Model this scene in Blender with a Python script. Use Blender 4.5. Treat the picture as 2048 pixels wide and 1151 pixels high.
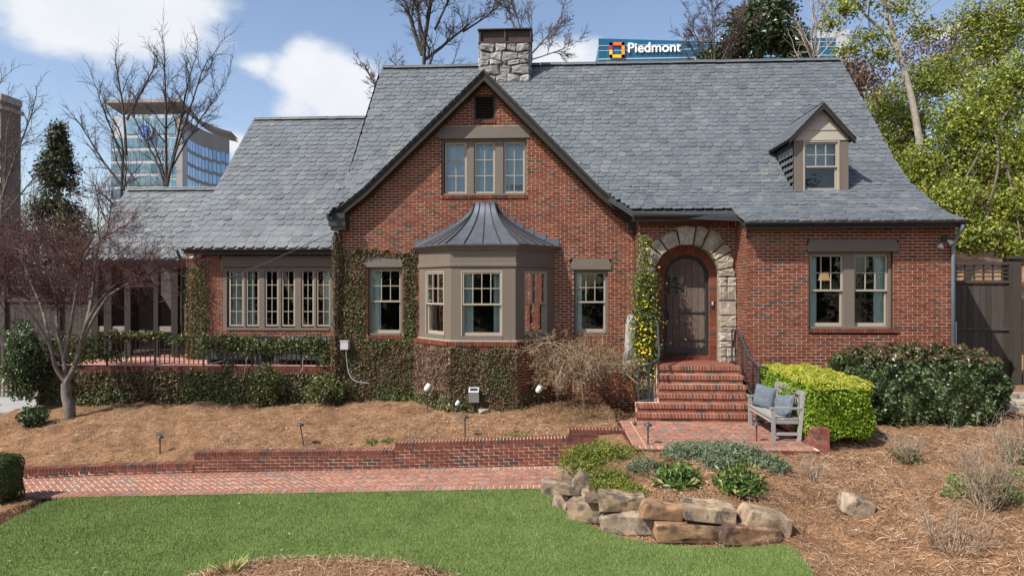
import bpy, math, random
import numpy as np
from mathutils import Vector, Matrix
rng = np.random.default_rng(7); random.seed(7)
S = bpy.context.scene
for o in list(bpy.data.objects): bpy.data.objects.remove(o)
COL = S.collection
PI = math.pi
# ---------------------------------------------------------------- camera
F, CX, CY, TH, ZC = 1365.0, 1024.0, 575.5, math.radians(3.0), 3.6
SN, CS = math.sin(TH), math.cos(TH)
cam = bpy.data.cameras.new('camera'); camo = bpy.data.objects.new('camera', cam); COL.objects.link(camo)
cam.sensor_width = 36.0; cam.lens = 36.0*F/2048.0; cam.clip_start = 0.1; cam.clip_end = 4000
camo.location = (0, 0, ZC); camo.rotation_euler = (math.radians(90), 0, TH)
S.camera = camo
# ---------------------------------------------------------------- light
SUN = Vector((0.50, 0.42, -0.76)).normalized()          # direction the light travels
EL = math.asin(-SUN.z); AZ = math.atan2(-SUN.x, -SUN.y)  # towards the sun, clockwise from +Y
sl = bpy.data.lights.new('sun', 'SUN'); sl.energy = 5.0; sl.angle = math.radians(0.53); sl.color = (1.0, 0.955, 0.88)
so = bpy.data.objects.new('sun', sl); COL.objects.link(so); so.rotation_euler = SUN.to_track_quat('-Z', 'Y').to_euler()
so.location = (-20, -20, 40)
W = bpy.data.worlds.new('World'); S.world = W; W.use_nodes = True
wn = W.node_tree.nodes; wl = W.node_tree.links; wn.clear()
def wnode(t, **k):
    n = wn.new(t)
    for a, b in k.items(): setattr(n, a, b)
    return n
SKYS = 0.12
sky = wnode('ShaderNodeTexSky', sky_type='NISHITA', sun_disc=False, sun_elevation=EL, sun_rotation=AZ, altitude=300, air_density=1.0, dust_density=1.6, ozone_density=2.0)
bg = wnode('ShaderNodeBackground'); bg.inputs[1].default_value = SKYS
wo = wnode('ShaderNodeOutputWorld'); tc = wnode('ShaderNodeTexCoord')
def wmath(op, a, b=None):
    n = wnode('ShaderNodeMath', operation=op)
    for i, x in enumerate((a, b)):
        if x is None: continue
        if isinstance(x, (int, float)): n.inputs[i].default_value = x
        else: wl.new(x, n.inputs[i])
    return n.outputs[0]
def wvec(op, a, b):
    n = wnode('ShaderNodeVectorMath', operation=op)
    wl.new(a, n.inputs[0])
    if isinstance(b, tuple): n.inputs[1].default_value = b
    else: wl.new(b, n.inputs[1])
    return n
dirv = tc.outputs['Generated']
def cloud_noise(scale, sq, det):
    mp = wvec('MULTIPLY', dirv, (1, 1, sq))
    n = wnode('ShaderNodeTexNoise'); n.inputs['Scale'].default_value = scale; n.inputs['Detail'].default_value = det; n.inputs['Roughness'].default_value = 0.55
    wl.new(mp.outputs[0], n.inputs['Vector']); return n.outputs['Fac']
def sdir(u, v):
    a, b = (u-CX)/F, (CY-v)/F
    d = Vector((-SN+a*CS, CS+a*SN, b)).normalized(); return d
big, fine = cloud_noise(2.3, 2.4, 2.0), cloud_noise(11.0, 1.7, 6.0)
dens = wmath('MULTIPLY', wmath('SUBTRACT', big, 0.60), 3.0)       # scattered clouds all round
for (u, v, rx, asp, amp) in ((235, 34, 190, 2.4, 1.0), (330, 20, 120, 1.9, .9), (150, 60, 110, 2.6, .8), (640, 165, 92, 1.15, 1.0), (700, 200, 100, 1.2, 1.0), (590, 215, 60, 1.3, .8), (1120, 118, 90, 2.2, .8), (500, 130, 52, 2.0, .62), (470, 285, 50, 1.5, .6)):
    d = sdir(u, v)
    df = wvec('SUBTRACT', dirv, tuple(d)); sc = wvec('MULTIPLY', df.outputs[0], (1, 1, asp))
    ln = wnode('ShaderNodeVectorMath', operation='LENGTH'); wl.new(sc.outputs[0], ln.inputs[0])
    b = wmath('MULTIPLY', wmath('SUBTRACT', 1.0, wmath('DIVIDE', ln.outputs['Value'], rx/F*1.25)), amp)
    dens = wmath('MAXIMUM', dens, b)
dens = wmath('ADD', dens, wmath('MULTIPLY', wmath('SUBTRACT', fine, 0.5), 1.15))
mr = wnode('ShaderNodeMapRange', interpolation_type='SMOOTHSTEP'); mr.inputs[1].default_value = 0.10; mr.inputs[2].default_value = 0.62
wl.new(dens, mr.inputs[0])
tint = wnode('ShaderNodeMix', data_type='RGBA', blend_type='MULTIPLY'); tint.inputs['Factor'].default_value = 1.0
wl.new(sky.outputs[0], tint.inputs['A']); tint.inputs['B'].default_value = (1.30, 1.20, 1.14, 1)
cr = wnode('ShaderNodeMix', data_type='RGBA'); cr.inputs['A'].default_value = (4.7, 5.0, 5.6, 1); cr.inputs['B'].default_value = (6.0, 6.1, 6.2, 1)
wl.new(fine, cr.inputs['Factor'])
mx = wnode('ShaderNodeMix', data_type='RGBA')
wl.new(mr.outputs[0], mx.inputs['Factor']); wl.new(tint.outputs['Result'], mx.inputs['A']); wl.new(cr.outputs['Result'], mx.inputs['B'])
wl.new(mx.outputs['Result'], bg.inputs[0]); wl.new(bg.outputs[0], wo.inputs[0])
vs = S.view_settings; vs.view_transform = 'Standard'; vs.look = 'None'; vs.exposure = 0.42; vs.gamma = 1.0; vs.use_curve_mapping = False
S.render.engine = 'CYCLES'; S.cycles.max_bounces = 6; S.cycles.transparent_max_bounces = 12

# ---------------------------------------------------------------- helpers
def at(u, v, Y):                       # photograph point on the upright plane at depth Y -> world
    a, b = (u-CX)/F, (CY-v)/F
    t = Y/(CS+a*SN)
    return Vector((t*(-SN+a*CS), Y, ZC+t*b))
def atz(u, v, z):                      # photograph point on the level plane z -> world
    a, b = (u-CX)/F, (CY-v)/F
    t = (z-ZC)/b
    return Vector((t*(-SN+a*CS), t*(CS+a*SN), z))
def X(u, Y): return at(u, CY, Y).x
def Z(v, u, Y): return at(u, v, Y).z
def nrm(a): return a/np.maximum(np.linalg.norm(a, axis=-1, keepdims=True), 1e-9)

def new_obj(name, data, parent=None, loc=None):
    o = bpy.data.objects.new(name, data); COL.objects.link(o)
    if loc is not None: o.location = loc
    if parent is not None:
        o.parent = parent
    return o
BASE = {}
def tag(o, label, cat=None, group=None, kind=None):
    if label: o['label'] = label
    if cat: o['category'] = cat
    if group: o['group'] = group
    if kind: o['kind'] = kind
    return o
def thing(name, label, cat, loc=(0, 0, 0), group=None):
    o = new_obj(name, None, None, loc); o.empty_display_size = 0.2
    BASE[o.name] = Vector(loc)
    return tag(o, label, cat, group)
def offs(parent):                       # world position of a parent chain (parents are never rotated)
    v = Vector((0, 0, 0))
    while parent is not None:
        v += Vector(parent.location); parent = parent.parent
    return v
def np_mesh(name, V, Fc, mats, parent=None, smooth=False, mi=None, kind=None):
    """V (n,3) world coordinates, Fc (m,k) indices"""
    V = np.asarray(V, dtype=np.float32); Fc = np.asarray(Fc, dtype=np.int32)
    if parent is not None: V = V-np.array(offs(parent), dtype=np.float32)
    me = bpy.data.meshes.new(name); m, k = Fc.shape
    me.vertices.add(len(V)); me.vertices.foreach_set('co', V.ravel())
    me.loops.add(m*k); me.loops.foreach_set('vertex_index', Fc.ravel())
    me.polygons.add(m); me.polygons.foreach_set('loop_start', np.arange(m, dtype=np.int32)*k)
    if mi is not None: me.polygons.foreach_set('material_index', np.asarray(mi, dtype=np.int32))
    me.polygons.foreach_set('use_smooth', np.full(m, bool(smooth)))
    me.update(calc_edges=True)
    for mt in (mats if isinstance(mats, (list, tuple)) else [mats]): me.materials.append(mt)
    o = new_obj(name, me, parent)
    if kind: o['kind'] = kind
    return o
class MB:
    def __init__(s): s.v = []; s.f = []; s.m = []
    def add(s, vs, fs, m=0):
        o = len(s.v); s.v += [tuple(p) for p in vs]; s.f += [tuple(i+o for i in f) for f in fs]; s.m += [m]*len(fs); return s
    def box(s, x0, x1, y0, y1, z0, z1, m=0):
        return s.add([(x0,y0,z0),(x1,y0,z0),(x1,y1,z0),(x0,y1,z0),(x0,y0,z1),(x1,y0,z1),(x1,y1,z1),(x0,y1,z1)],
                     [(0,3,2,1),(4,5,6,7),(0,1,5,4),(1,2,6,5),(2,3,7,6),(3,0,4,7)], m)
    def obox(s, c, ax, ay, az, m=0):    # centre and three half-axis vectors
        c, ax, ay, az = map(Vector, (c, ax, ay, az))
        vs = [c+sx*ax+sy*ay+sz*az for sz in (-1,1) for sy, sx in ((-1,-1),(-1,1),(1,1),(1,-1))]
        return s.add(vs, [(0,3,2,1),(4,5,6,7),(0,1,5,4),(1,2,6,5),(2,3,7,6),(3,0,4,7)], m)
    def bar(s, p, q, w, h, m=0, up=(0,0,1)):   # rectangular bar between two points
        p, q = Vector(p), Vector(q); d = q-p; L = d.length; d.normalize(); upv = Vector(up)
        if abs(d.dot(upv)) > .98: upv = Vector((0,1,0))
        sd = d.cross(upv).normalized(); n = sd.cross(d)
        return s.obox((p+q)/2, d*L/2, sd*w/2, n*h/2, m)
    def prism(s, poly, ext, m=0):       # polygon (list of points) swept by ext
        n = len(poly); e = Vector(ext); a = [Vector(p) for p in poly]; b = [p+e for p in a]
        return s.add(a+b, [tuple(range(n-1,-1,-1)), tuple(range(n,2*n))]+[(i,(i+1)%n,n+(i+1)%n,n+i) for i in range(n)], m)
    def tube(s, pts, r, n=8, m=0, cap=True):
        pts = [Vector(p) for p in pts]; k = len(pts); rr = r if isinstance(r, (list, tuple)) else [r]*k
        prev = None; vs = []
        for i, p in enumerate(pts):
            d = (pts[min(i+1,k-1)]-pts[max(i-1,0)]).normalized()
            if prev is None: sd = d.cross(Vector((0,0,1)) if abs(d.z) < .9 else Vector((0,1,0))).normalized()
            else: sd = (prev-d*prev.dot(d)).normalized()
            prev = sd; up = sd.cross(d)
            vs += [p+(sd*math.cos(2*PI*j/n)+up*math.sin(2*PI*j/n))*rr[i] for j in range(n)]
        fs = [(i*n+j, i*n+(j+1)%n, (i+1)*n+(j+1)%n, (i+1)*n+j) for i in range(k-1) for j in range(n)]
        if cap: fs += [tuple(range(n-1,-1,-1)), tuple(range((k-1)*n, k*n))]
        return s.add(vs, fs, m)
    def lathe(s, prof, c, n=16, m=0):   # [(r,z)] about a vertical axis at c
        c = Vector(c); vs = [c+Vector((r*math.cos(2*PI*j/n), r*math.sin(2*PI*j/n), z)) for r, z in prof for j in range(n)]
        k = len(prof)
        return s.add(vs, [(i*n+j, i*n+(j+1)%n, (i+1)*n+(j+1)%n, (i+1)*n+j) for i in range(k-1) for j in range(n)]
                     + [tuple(range(n-1,-1,-1)), tuple(range((k-1)*n, k*n))], m)
    def loft(s, rings, m=0, closed=False):   # rings of equal length joined by quads
        n = len(rings[0]); vs = [p for r in rings for p in r]
        e = n if closed else n-1
        return s.add(vs, [(i*n+j, i*n+(j+1)%n, (i+1)*n+(j+1)%n, (i+1)*n+j) for i in range(len(rings)-1) for j in range(e)], m)
    def build(s, name, mats, parent=None, smooth=False, kind=None, world=True):
        me = bpy.data.meshes.new(name)
        of = offs(parent) if (parent is not None and world) else Vector((0,0,0))
        me.from_pydata([tuple(Vector(p)-of) for p in s.v], [], s.f)
        for mt in (mats if isinstance(mats, (list, tuple)) else [mats]): me.materials.append(mt)
        me.polygons.foreach_set('material_index', s.m)
        me.polygons.foreach_set('use_smooth', [bool(smooth)]*len(s.f)); me.update()
        o = new_obj(name, me, parent)
        if kind: o['kind'] = kind
        return o
def copy_tree(o, parent=None):
    c = o.copy(); COL.objects.link(c); c.parent = parent
    for ch in list(o.children): copy_tree(ch, c)
    return c

# ---------------------------------------------------------------- materials
def srgb(r, g, b):
    f = lambda c: (c/255/12.92) if c/255 <= .04045 else ((c/255+.055)/1.055)**2.4
    return (f(r), f(g), f(b))
class M:
    """small node-material builder"""
    def __init__(s, name):
        s.mat = bpy.data.materials.new(name); s.mat.use_nodes = True; s.nt = s.mat.node_tree; s.nt.nodes.clear()
        s.out = s.n('ShaderNodeOutputMaterial'); s.p = s.n('ShaderNodeBsdfPrincipled'); s.nt.links.new(s.p.outputs[0], s.out.inputs[0])
    def n(s, t, **k):
        x = s.nt.nodes.new(t)
        for a, b in k.items(): setattr(x, a, b)
        return x
    def l(s, a, b): s.nt.links.new(a, b)
    def val(s, inp, x):
        if hasattr(x, 'is_output'): s.l(x, inp)
        elif isinstance(x, tuple) and len(x) == 3 and inp.type == 'RGBA': inp.default_value = (*x, 1)
        else: inp.default_value = x
    def math(s, op, a, b=0.0):
        x = s.n('ShaderNodeMath', operation=op); s.val(x.inputs[0], a); s.val(x.inputs[1], b); return x.outputs[0]
    def mix(s, f, a, b, blend='MIX'):
        x = s.n('ShaderNodeMix', data_type='RGBA', blend_type=blend); s.val(x.inputs['Factor'], f); s.val(x.inputs['A'], a); s.val(x.inputs['B'], b); return x.outputs['Result']
    def pos(s, sc=(1,1,1), obj=False):
        src = s.n('ShaderNodeTexCoord').outputs['Object'] if obj else s.n('ShaderNodeNewGeometry').outputs['Position']
        x = s.n('ShaderNodeVectorMath', operation='MULTIPLY'); s.l(src, x.inputs[0]); x.inputs[1].default_value = sc; return x.outputs[0]
    def noise(s, scale, detail=4, rough=.55, sc=(1,1,1), vec=None, dist=0.0):
        x = s.n('ShaderNodeTexNoise'); x.inputs['Scale'].default_value = scale; x.inputs['Detail'].default_value = detail; x.inputs['Roughness'].default_value = rough; x.inputs['Distortion'].default_value = dist
        s.l(vec if vec is not None else s.pos(sc), x.inputs['Vector']); return x.outputs['Fac']
    def rnd(s):                          # one number per piece: mesh island + object
        a = s.n('ShaderNodeNewGeometry').outputs['Random Per Island']; b = s.n('ShaderNodeObjectInfo').outputs['Random']
        return s.math('FRACT', s.math('ADD', a, b))
    def ramp(s, f, stops, interp='LINEAR'):
        x = s.n('ShaderNodeValToRGB'); x.color_ramp.interpolation = interp; e = x.color_ramp.elements
        while len(e) > 1: e.remove(e[-1])
        e[0].position = stops[0][0]; e[0].color = (*stops[0][1], 1)
        for p, c in stops[1:]: q = e.new(p); q.color = (*c, 1)
        s.l(f, x.inputs[0]); return x.outputs[0]
    def rng(s, f, a, b, c, d):
        x = s.n('ShaderNodeMapRange'); s.l(f, x.inputs[0])
        for i, q in enumerate((a, b, c, d)): x.inputs[1+i].default_value = q
        return x.outputs[0]
    def bump(s, h, strength=.4, dist=.01):
        x = s.n('ShaderNodeBump'); x.inputs['Strength'].default_value = strength; x.inputs['Distance'].default_value = dist; s.l(h, x.inputs['Height']); s.l(x.outputs[0], s.p.inputs['Normal']); return s
    def col(s, c, rough=.7, metal=0.0, spec=.5):
        s.val(s.p.inputs['Base Color'], c); s.val(s.p.inputs['Roughness'], rough); s.p.inputs['Metallic'].default_value = metal; s.p.inputs['Specular IOR Level'].default_value = spec; return s
def grade(m, c, amt, scale=3.0, sc=(1,1,1), det=5):      # multiply by a soft noise around 1
    f = m.noise(scale, det, .6, sc); g = m.rng(f, .25, .75, 1-amt, 1+amt)
    x = m.n('ShaderNodeVectorMath', operation='SCALE'); m.val(x.inputs[0], c if hasattr(c, 'is_output') else c); m.l(g, x.inputs['Scale']); return x.outputs[0]
def simple(name, c, rough=.7, amt=.12, scale=4, metal=0.0, spec=.4, bump=0.0, bscale=60, sc=(1,1,1)):
    m = M(name); m.col(grade(m, c, amt, scale, sc), rough, metal, spec)
    if bump: m.bump(m.noise(bscale, 4, .6, sc), bump, .01)
    return m.mat
def pieces(name, stops, rough=.85, amt=.18, scale=9, interp='LINEAR', bump=.5, bscale=45, spec=.25, wear=None, sc=(1,1,1), streak=0.0, broad=0.0):
    m = M(name); c = m.ramp(m.rnd(), stops, interp); c = grade(m, c, amt, scale, sc)
    if streak: c = grade(m, c, streak, 3.2, (1,1,.16), 6)
    if broad: c = grade(m, c, broad, .7, (1,1,1), 5)
    if wear:
        wc, sca, lo, hi, f = wear
        c = m.mix(m.math('MULTIPLY', m.rng(m.noise(sca, 6, .65), lo, hi, 0, 1), f), c, wc)
    m.col(c, rough, 0, spec)
    if bump: m.bump(m.noise(bscale, 5, .65, sc), bump, .012)
    return m.mat
def leafmat(name, stops, trans=.3, rough=.45, spec=.4):
    m = M(name); c = m.ramp(m.rnd(), stops); c = grade(m, c, .22, 2.2)
    m.col(c, rough, 0, spec)
    t = m.n('ShaderNodeBsdfTranslucent'); m.l(c, t.inputs[0]); mx = m.n('ShaderNodeMixShader'); mx.inputs[0].default_value = trans
    m.l(m.p.outputs[0], mx.inputs[1]); m.l(t.outputs[0], mx.inputs[2]); m.l(mx.outputs[0], m.out.inputs[0]); return m.mat
def glassmat(name, tint=(1,1,1), refl=1.6):
    m = M(name); g = m.n('ShaderNodeBsdfGlossy'); g.inputs['Roughness'].default_value = .01
    t = m.n('ShaderNodeBsdfTransparent'); t.inputs[0].default_value = (*tint, 1)
    fr = m.n('ShaderNodeFresnel'); fr.inputs[0].default_value = 1.5
    f = m.math('MINIMUM', m.math('MULTIPLY', fr.outputs[0], refl), 1.0)
    wob = m.n('ShaderNodeBump'); wob.inputs['Strength'].default_value = .08; wob.inputs['Distance'].default_value = .02; m.l(m.noise(3.0, 2), wob.inputs['Height']); m.l(wob.outputs[0], g.inputs['Normal'])
    x = m.n('ShaderNodeMixShader'); m.l(f, x.inputs[0]); m.l(t.outputs[0], x.inputs[1]); m.l(g.outputs[0], x.inputs[2]); m.l(x.outputs[0], m.out.inputs[0]); return m.mat

BR = [(0,(.110,.029,.017)),(.16,(.148,.040,.022)),(.40,(.182,.053,.028)),(.62,(.145,.039,.022)),(.80,(.196,.064,.036)),(.90,(.122,.042,.028)),(.935,(.080,.048,.042)),(.97,(.050,.040,.041)),(1,(.10,.058,.047))]
mBRICK = pieces('house_brick', BR, wear=((.42,.30,.24), 1.3, .60, .80, .34), bscale=30, streak=.20, broad=.14)
mMORT = simple('mortar', (.50,.37,.26), .95, .25, 1.5, bump=.3)
mRBRICK = pieces('garden_wall_brick', [(0,(.095,.030,.021)),(.3,(.135,.041,.027)),(.6,(.170,.054,.035)),(.88,(.115,.036,.026)),(.92,(.060,.040,.038)),(1,(.055,.043,.043))], broad=.15)
mPAVE = pieces('paver_brick', [(0,(.25,.115,.080)),(.25,(.32,.155,.110)),(.5,(.275,.128,.090)),(.72,(.36,.195,.14)),(.85,(.23,.115,.085)),(.93,(.185,.145,.13)),(1,(.22,.18,.165))], wear=((.13,.095,.075), 1.6, .52, .8, .45), broad=.15)
mPJOINT = simple('paver_joint', (.66,.52,.38), .95, .15, 8)
mROW = pieces('step_brick', [(0,(.165,.052,.034)),(.35,(.235,.078,.050)),(.65,(.20,.064,.042)),(.80,(.28,.11,.073)),(.90,(.08,.05,.046)),(1,(.11,.07,.062))])
mSLATE = pieces('roof_slate', [(0,(.080,.093,.102)),(.25,(.108,.121,.129)),(.5,(.092,.106,.116)),(.75,(.124,.137,.145)),(.965,(.104,.115,.121)),(.985,(.155,.155,.148)),(1,(.135,.135,.13))], rough=.52, amt=.16, scale=3, bump=.6, bscale=22, spec=.5, wear=((.065,.070,.075), .9, .52, .8, .45), streak=.16, broad=.12)
mDECK = simple('roof_underlay', (.03,.033,.037), .9)
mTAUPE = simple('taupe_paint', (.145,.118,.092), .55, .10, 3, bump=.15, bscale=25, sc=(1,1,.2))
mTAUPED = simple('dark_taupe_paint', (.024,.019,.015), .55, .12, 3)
mLINTEL = simple('lintel_timber_paint', (.135,.112,.090), .6, .12, 5, bump=.5, bscale=14, sc=(.25,1,1))
mSASH = simple('sash_paint', (.33,.285,.225), .45, .06, 4)
mGUT = simple('gutter_metal', (.030,.028,.027), .38, .15, 5, spec=.5)
mDSP = simple('galvanised_downspout', (.17,.225,.25), .45, .2, 3, metal=.3)
mLEAD = M('lead_coated_copper'); mLEAD.col(grade(mLEAD, mLEAD.mix(mLEAD.noise(2.5, 5, .6, (1,1,.4)), (.085,.095,.115), (.20,.215,.245)), .2, 5, (1,1,.35)), .36, .55, .5); mLEAD = mLEAD.mat
mSEAM = simple('dark_seam', (.035,.037,.042), .5, .1, 5, metal=.4)
mGLASS = glassmat('window_glass', (.93,.97,.96), 1.15)
mCURT = simple('teal_curtain', (.70,.78,.74), .85, .08, 6)
mBLIND = simple('pale_blue_blind', (.50,.62,.72), .8, .05, 6)  # blue of the sky mirrored in the upper panes, painted into the blind colour
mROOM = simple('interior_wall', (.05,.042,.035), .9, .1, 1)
mIRON = simple('black_iron', (.022,.023,.026), .42, .2, 8, spec=.5)
mIRONG = simple('worn_grey_iron', (.055,.062,.072), .45, .25, 9, metal=.3)  # black iron with the blue-grey sky reflection mixed into its base colour
mWHITE = simple('white_plastic', (.56,.56,.55), .5, .05, 4)
mGREYP = simple('grey_plastic', (.42,.43,.43), .5, .08, 4)
mSTONE = pieces('weathered_stone', [(0,(.25,.21,.155)),(.4,(.36,.315,.245)),(.7,(.30,.265,.215)),(1,(.40,.355,.285))], rough=.9, amt=.35, scale=6, bump=1.0, bscale=11, wear=((.12,.115,.11), 3.5, .55, .72, .75))
mBOULD = pieces('boulder_stone', [(0,(.22,.155,.095)),(.35,(.285,.21,.14)),(.6,(.19,.125,.078)),(.8,(.24,.185,.13)),(1,(.31,.24,.165))], rough=.92, amt=.5, scale=5, bump=1.0, bscale=9, wear=((.070,.058,.052), 4.2, .50, .60, .9), streak=.3, broad=.25)
mBOULDR = pieces('rust_boulder_stone', [(0,(.22,.115,.06)),(.5,(.30,.18,.10)),(1,(.25,.14,.08))], rough=.92, amt=.5, scale=5, bump=1.0, bscale=8, wear=((.065,.042,.036), 3.6, .48, .58, .9), streak=.3, broad=.25)
mCHIM = pieces('chimney_stone', [(0,(.20,.195,.185)),(.4,(.34,.325,.305)),(.7,(.26,.245,.23)),(1,(.42,.40,.375))], rough=.9, amt=.4, scale=3, bump=1.0, bscale=9, wear=((.065,.065,.07), 2.4, .50, .66, .85))
mRUST = simple('rusty_cap_metal', (.055,.034,.028), .6, .3, 4, metal=.3)
mDOOR = pieces('weathered_oak', [(0,(.085,.062,.048)),(.5,(.115,.085,.066)),(1,(.14,.105,.085))], rough=.7, amt=.35, scale=14, bump=.5, bscale=40, sc=(6,6,.5))
mFENCE = pieces('dark_fence_board', [(0,(.050,.042,.034)),(1,(.075,.063,.052))], rough=.75, amt=.2, scale=6, sc=(4,4,.4))
mTEAK = pieces('grey_teak', [(0,(.23,.22,.205)),(1,(.33,.315,.295))], rough=.75, amt=.25, scale=9, sc=(2,2,6))
mBARK = simple('grey_brown_bark', (.115,.092,.075), .9, .35, 7, bump=.6, bscale=18, sc=(2,2,.5))
mBARKD = simple('dark_bark', (.062,.050,.043), .9, .3, 7, bump=.5, bscale=18, sc=(2,2,.5))
mBARKP = simple('pale_mottled_bark', (.30,.26,.215), .85, .45, 5, bump=.4, bscale=15)
mTWIG = simple('twig', (.095,.062,.052), .85, .2, 5)
mTWIGR = pieces('red_brown_twig', [(0,(.075,.038,.036)),(1,(.13,.065,.058))], amt=.2, bump=0)
mTWIGP = pieces('pale_twig', [(0,(.26,.19,.13)),(.6,(.36,.28,.20)),(1,(.22,.15,.11))], amt=.2, bump=0)
# ---------------------------------------------------------------- pieces (bricks, slates, pavers) as objects sharing one mesh
UB_V = np.array([(x,y,z) for z in (-.5,.5) for y,x in ((-.5,-.5),(-.5,.5),(.5,.5),(.5,-.5))], dtype=np.float64)
UB_F = np.array([(0,3,2,1),(4,5,6,7),(0,1,5,4),(1,2,6,5),(2,3,7,6),(3,0,4,7)])
# a slate: x across, y up the slope, z out; chamfered lower corners, lower edge lifted
_sl = [(-.5,.5),(-.5,-.30),(-.30,-.5),(.30,-.5),(.5,-.30),(.5,.5)]
US_V = np.array([(x,y,.5) for x,y in _sl]+[(x,y,-.5) for x,y in _sl], dtype=np.float64)
US_F = np.array([(0,1,4,5),(1,2,3,4),(0,6,7,1),(1,7,8,2),(2,8,9,3),(3,9,10,4),(4,10,11,5)])
def unit_mesh(name, V, Fc, mat):
    me = bpy.data.meshes.new(name); me.from_pydata([tuple(v) for v in V], [], [tuple(f) for f in Fc]); me.materials.append(mat); me.update(); return me
def xf(c, ax, ay, az):                 # centre + full axis vectors
    m = np.eye(4); m[:3,0] = ax; m[:3,1] = ay; m[:3,2] = az; m[:3,3] = c; return m
def bx(x0, x1, y0, y1, z0, z1): return xf(((x0+x1)/2,(y0+y1)/2,(z0+z1)/2), (x1-x0,0,0), (0,y1-y0,0), (0,0,z1-z0))
def screen(c):
    x, y, z = c; d = -x*SN+y*CS; r = x*CS+y*SN
    return CX+F*r/d, CY-F*(z-ZC)/d, d
def emit(name, lst, V, Fc, mat, limit=300, rest=None, sel=None):
    """lst of (matrix, parent): the pieces that show largest become objects, the rest one 'stuff' part per parent"""
    lst = [(np.asarray(m), p) for m, p in lst]
    def score(m):
        u, v, d = screen(m[:3,3])
        if d < 1 or not (0 < u < 2048 and 0 < v < 1151): return 0
        ar = np.linalg.norm(m[:3,0])*max(np.linalg.norm(m[:3,2]), np.linalg.norm(m[:3,1])*.3)
        return ar/d**2*(sel(m) if sel else 1)
    sc = np.array([score(m) for m, p in lst]); order = np.argsort(-sc)
    pick = [i for i in order[:limit] if sc[i] > 0]; ps = set(pick)
    me = unit_mesh(name, V, Fc, mat)
    for i in pick:
        m, p = lst[i]; o = bpy.data.objects.new(name, me); COL.objects.link(o); o.parent = p
        mm = Matrix(m.tolist()); mm.translation -= offs(p); o.matrix_basis = mm
    byp = {}
    for i, (m, p) in enumerate(lst):
        if i not in ps: byp.setdefault(p.name, (p, []))[1].append(m)
    for p, ms in byp.values():
        A = np.array(ms); Vh = np.c_[V, np.ones(len(V))]
        VV = np.einsum('nij,kj->nki', A, Vh)[:,:,:3].reshape(-1,3)
        FF = (Fc[None]+(np.arange(len(ms))*len(V))[:,None,None]).reshape(-1, Fc.shape[1])
        np_mesh(rest or name+'work', VV, FF, mat, p, kind='stuff')
def clip_y(poly, y0, y1):
    for side, lim in ((1, y0), (-1, y1)):
        out = []
        for i, p in enumerate(poly):
            q = poly[(i+1) % len(poly)]; a, b = side*(p[1]-lim), side*(q[1]-lim)
            if a >= 0: out.append(p)
            if (a >= 0) != (b >= 0):
                t = a/(a-b); out.append((p[0]+t*(q[0]-p[0]), p[1]+t*(q[1]-p[1])))
        poly = out
        if not poly: return []
    return poly
def clip_x(poly, x0, x1): return [(b, a) for a, b in clip_y([(b, a) for a, b in poly], x0, x1)]
def herringbone(x0, x1, y0, y1, zf, parent, L=.2, g=.019, clipped=None, rot=PI/4):
    w = L/2; out = []; c, s = math.cos(rot), math.sin(rot); cx, cy = (x0+x1)/2, (y0+y1)/2
    R = math.hypot(x1-x0, y1-y0)/2/w+4; n = int(R)+2
    for i in range(-n*2, n*2):
        for j in range(-n, n):
            ox, oy = i+2*j, -i+2*j
            if abs(ox) > R*1.1 or abs(oy) > R*1.1: continue
            for (a, b, hw, hh) in ((ox+1, oy+.5, 1, .5), (ox+2.5, oy+1, .5, 1)):
                px_, py_ = a*w, b*w; X0 = cx+px_*c-py_*s; Y0 = cy+px_*s+py_*c
                if X0 < x0-.15 or X0 > x1+.15 or Y0 < y0-.15 or Y0 > y1+.15: continue
                hx, hy = hw*w-g/2, hh*w-g/2
                pts = [(X0+ex*hx*c-ey*hy*s, Y0+ex*hx*s+ey*hy*c) for ex, ey in ((-1,-1),(1,-1),(1,1),(-1,1))]
                if all(x0 <= p[0] <= x1 and y0 <= p[1] <= y1 for p in pts):
                    zz = zf(X0); sl = zf(X0+1)-zf(X0)
                    lo, sh, d1, d2 = (hx, hy, (c,s), (-s,c)) if hx > hy else (hy, hx, (-s,c), (c,s))
                    out.append((xf((X0, Y0, zz-.02+random.uniform(-.0015,.0015)), (2*lo*d1[0], 2*lo*d1[1], 2*lo*d1[0]*sl), (2*sh*d2[0], 2*sh*d2[1], 2*sh*d2[0]*sl), (0,0,.05)), parent))
                elif clipped is not None:
                    q = clip_x(clip_y(pts, y0, y1), x0, x1) if True else []
                    if len(q) >= 3: clipped.prism([(p[0], p[1], zf(p[0])-.03) for p in q], (0,0,.034))
    return out

# ---------------------------------------------------------------- levels
zpath = lambda x: .065+.0335*x
zlawn = lambda x: .045+.0335*x
PZ = .85                                  # front patio level
YW = 13.6                                 # face of the long garden wall
PY0, PY1 = 12.1, YW-.02                   # brick path
lawn_px = [(1088,974),(1108,1000),(1135,1026),(1200,1060),(1262,1078),(1310,1086),(1380,1092),(1450,1094),(1520,1092),(1572,1087),(1590,1098),(1610,1122),(1630,1152),(1648,1190)]
def lawn_pt(u, v):
    p = atz(u, v, .03)
    for _ in range(4): p = atz(u, v, zlawn(p.x))
    return (p.x, p.y)
LR = [lawn_pt(u, v) for u, v in lawn_px]
LL = [lawn_pt(u, v) for u, v in ((-260,1120),(-60,1085),(0,1050),(45,1026),(90,1004))]
LAWN = [(LL[0][0], 2.0)]+LL+[(LL[-1][0]+.3, PY0+.01), (LR[0][0], PY0+.01)]+LR+[(LR[-1][0]+.2, 7.0), (LR[-1][0]+.6, 2.0)]
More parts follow.
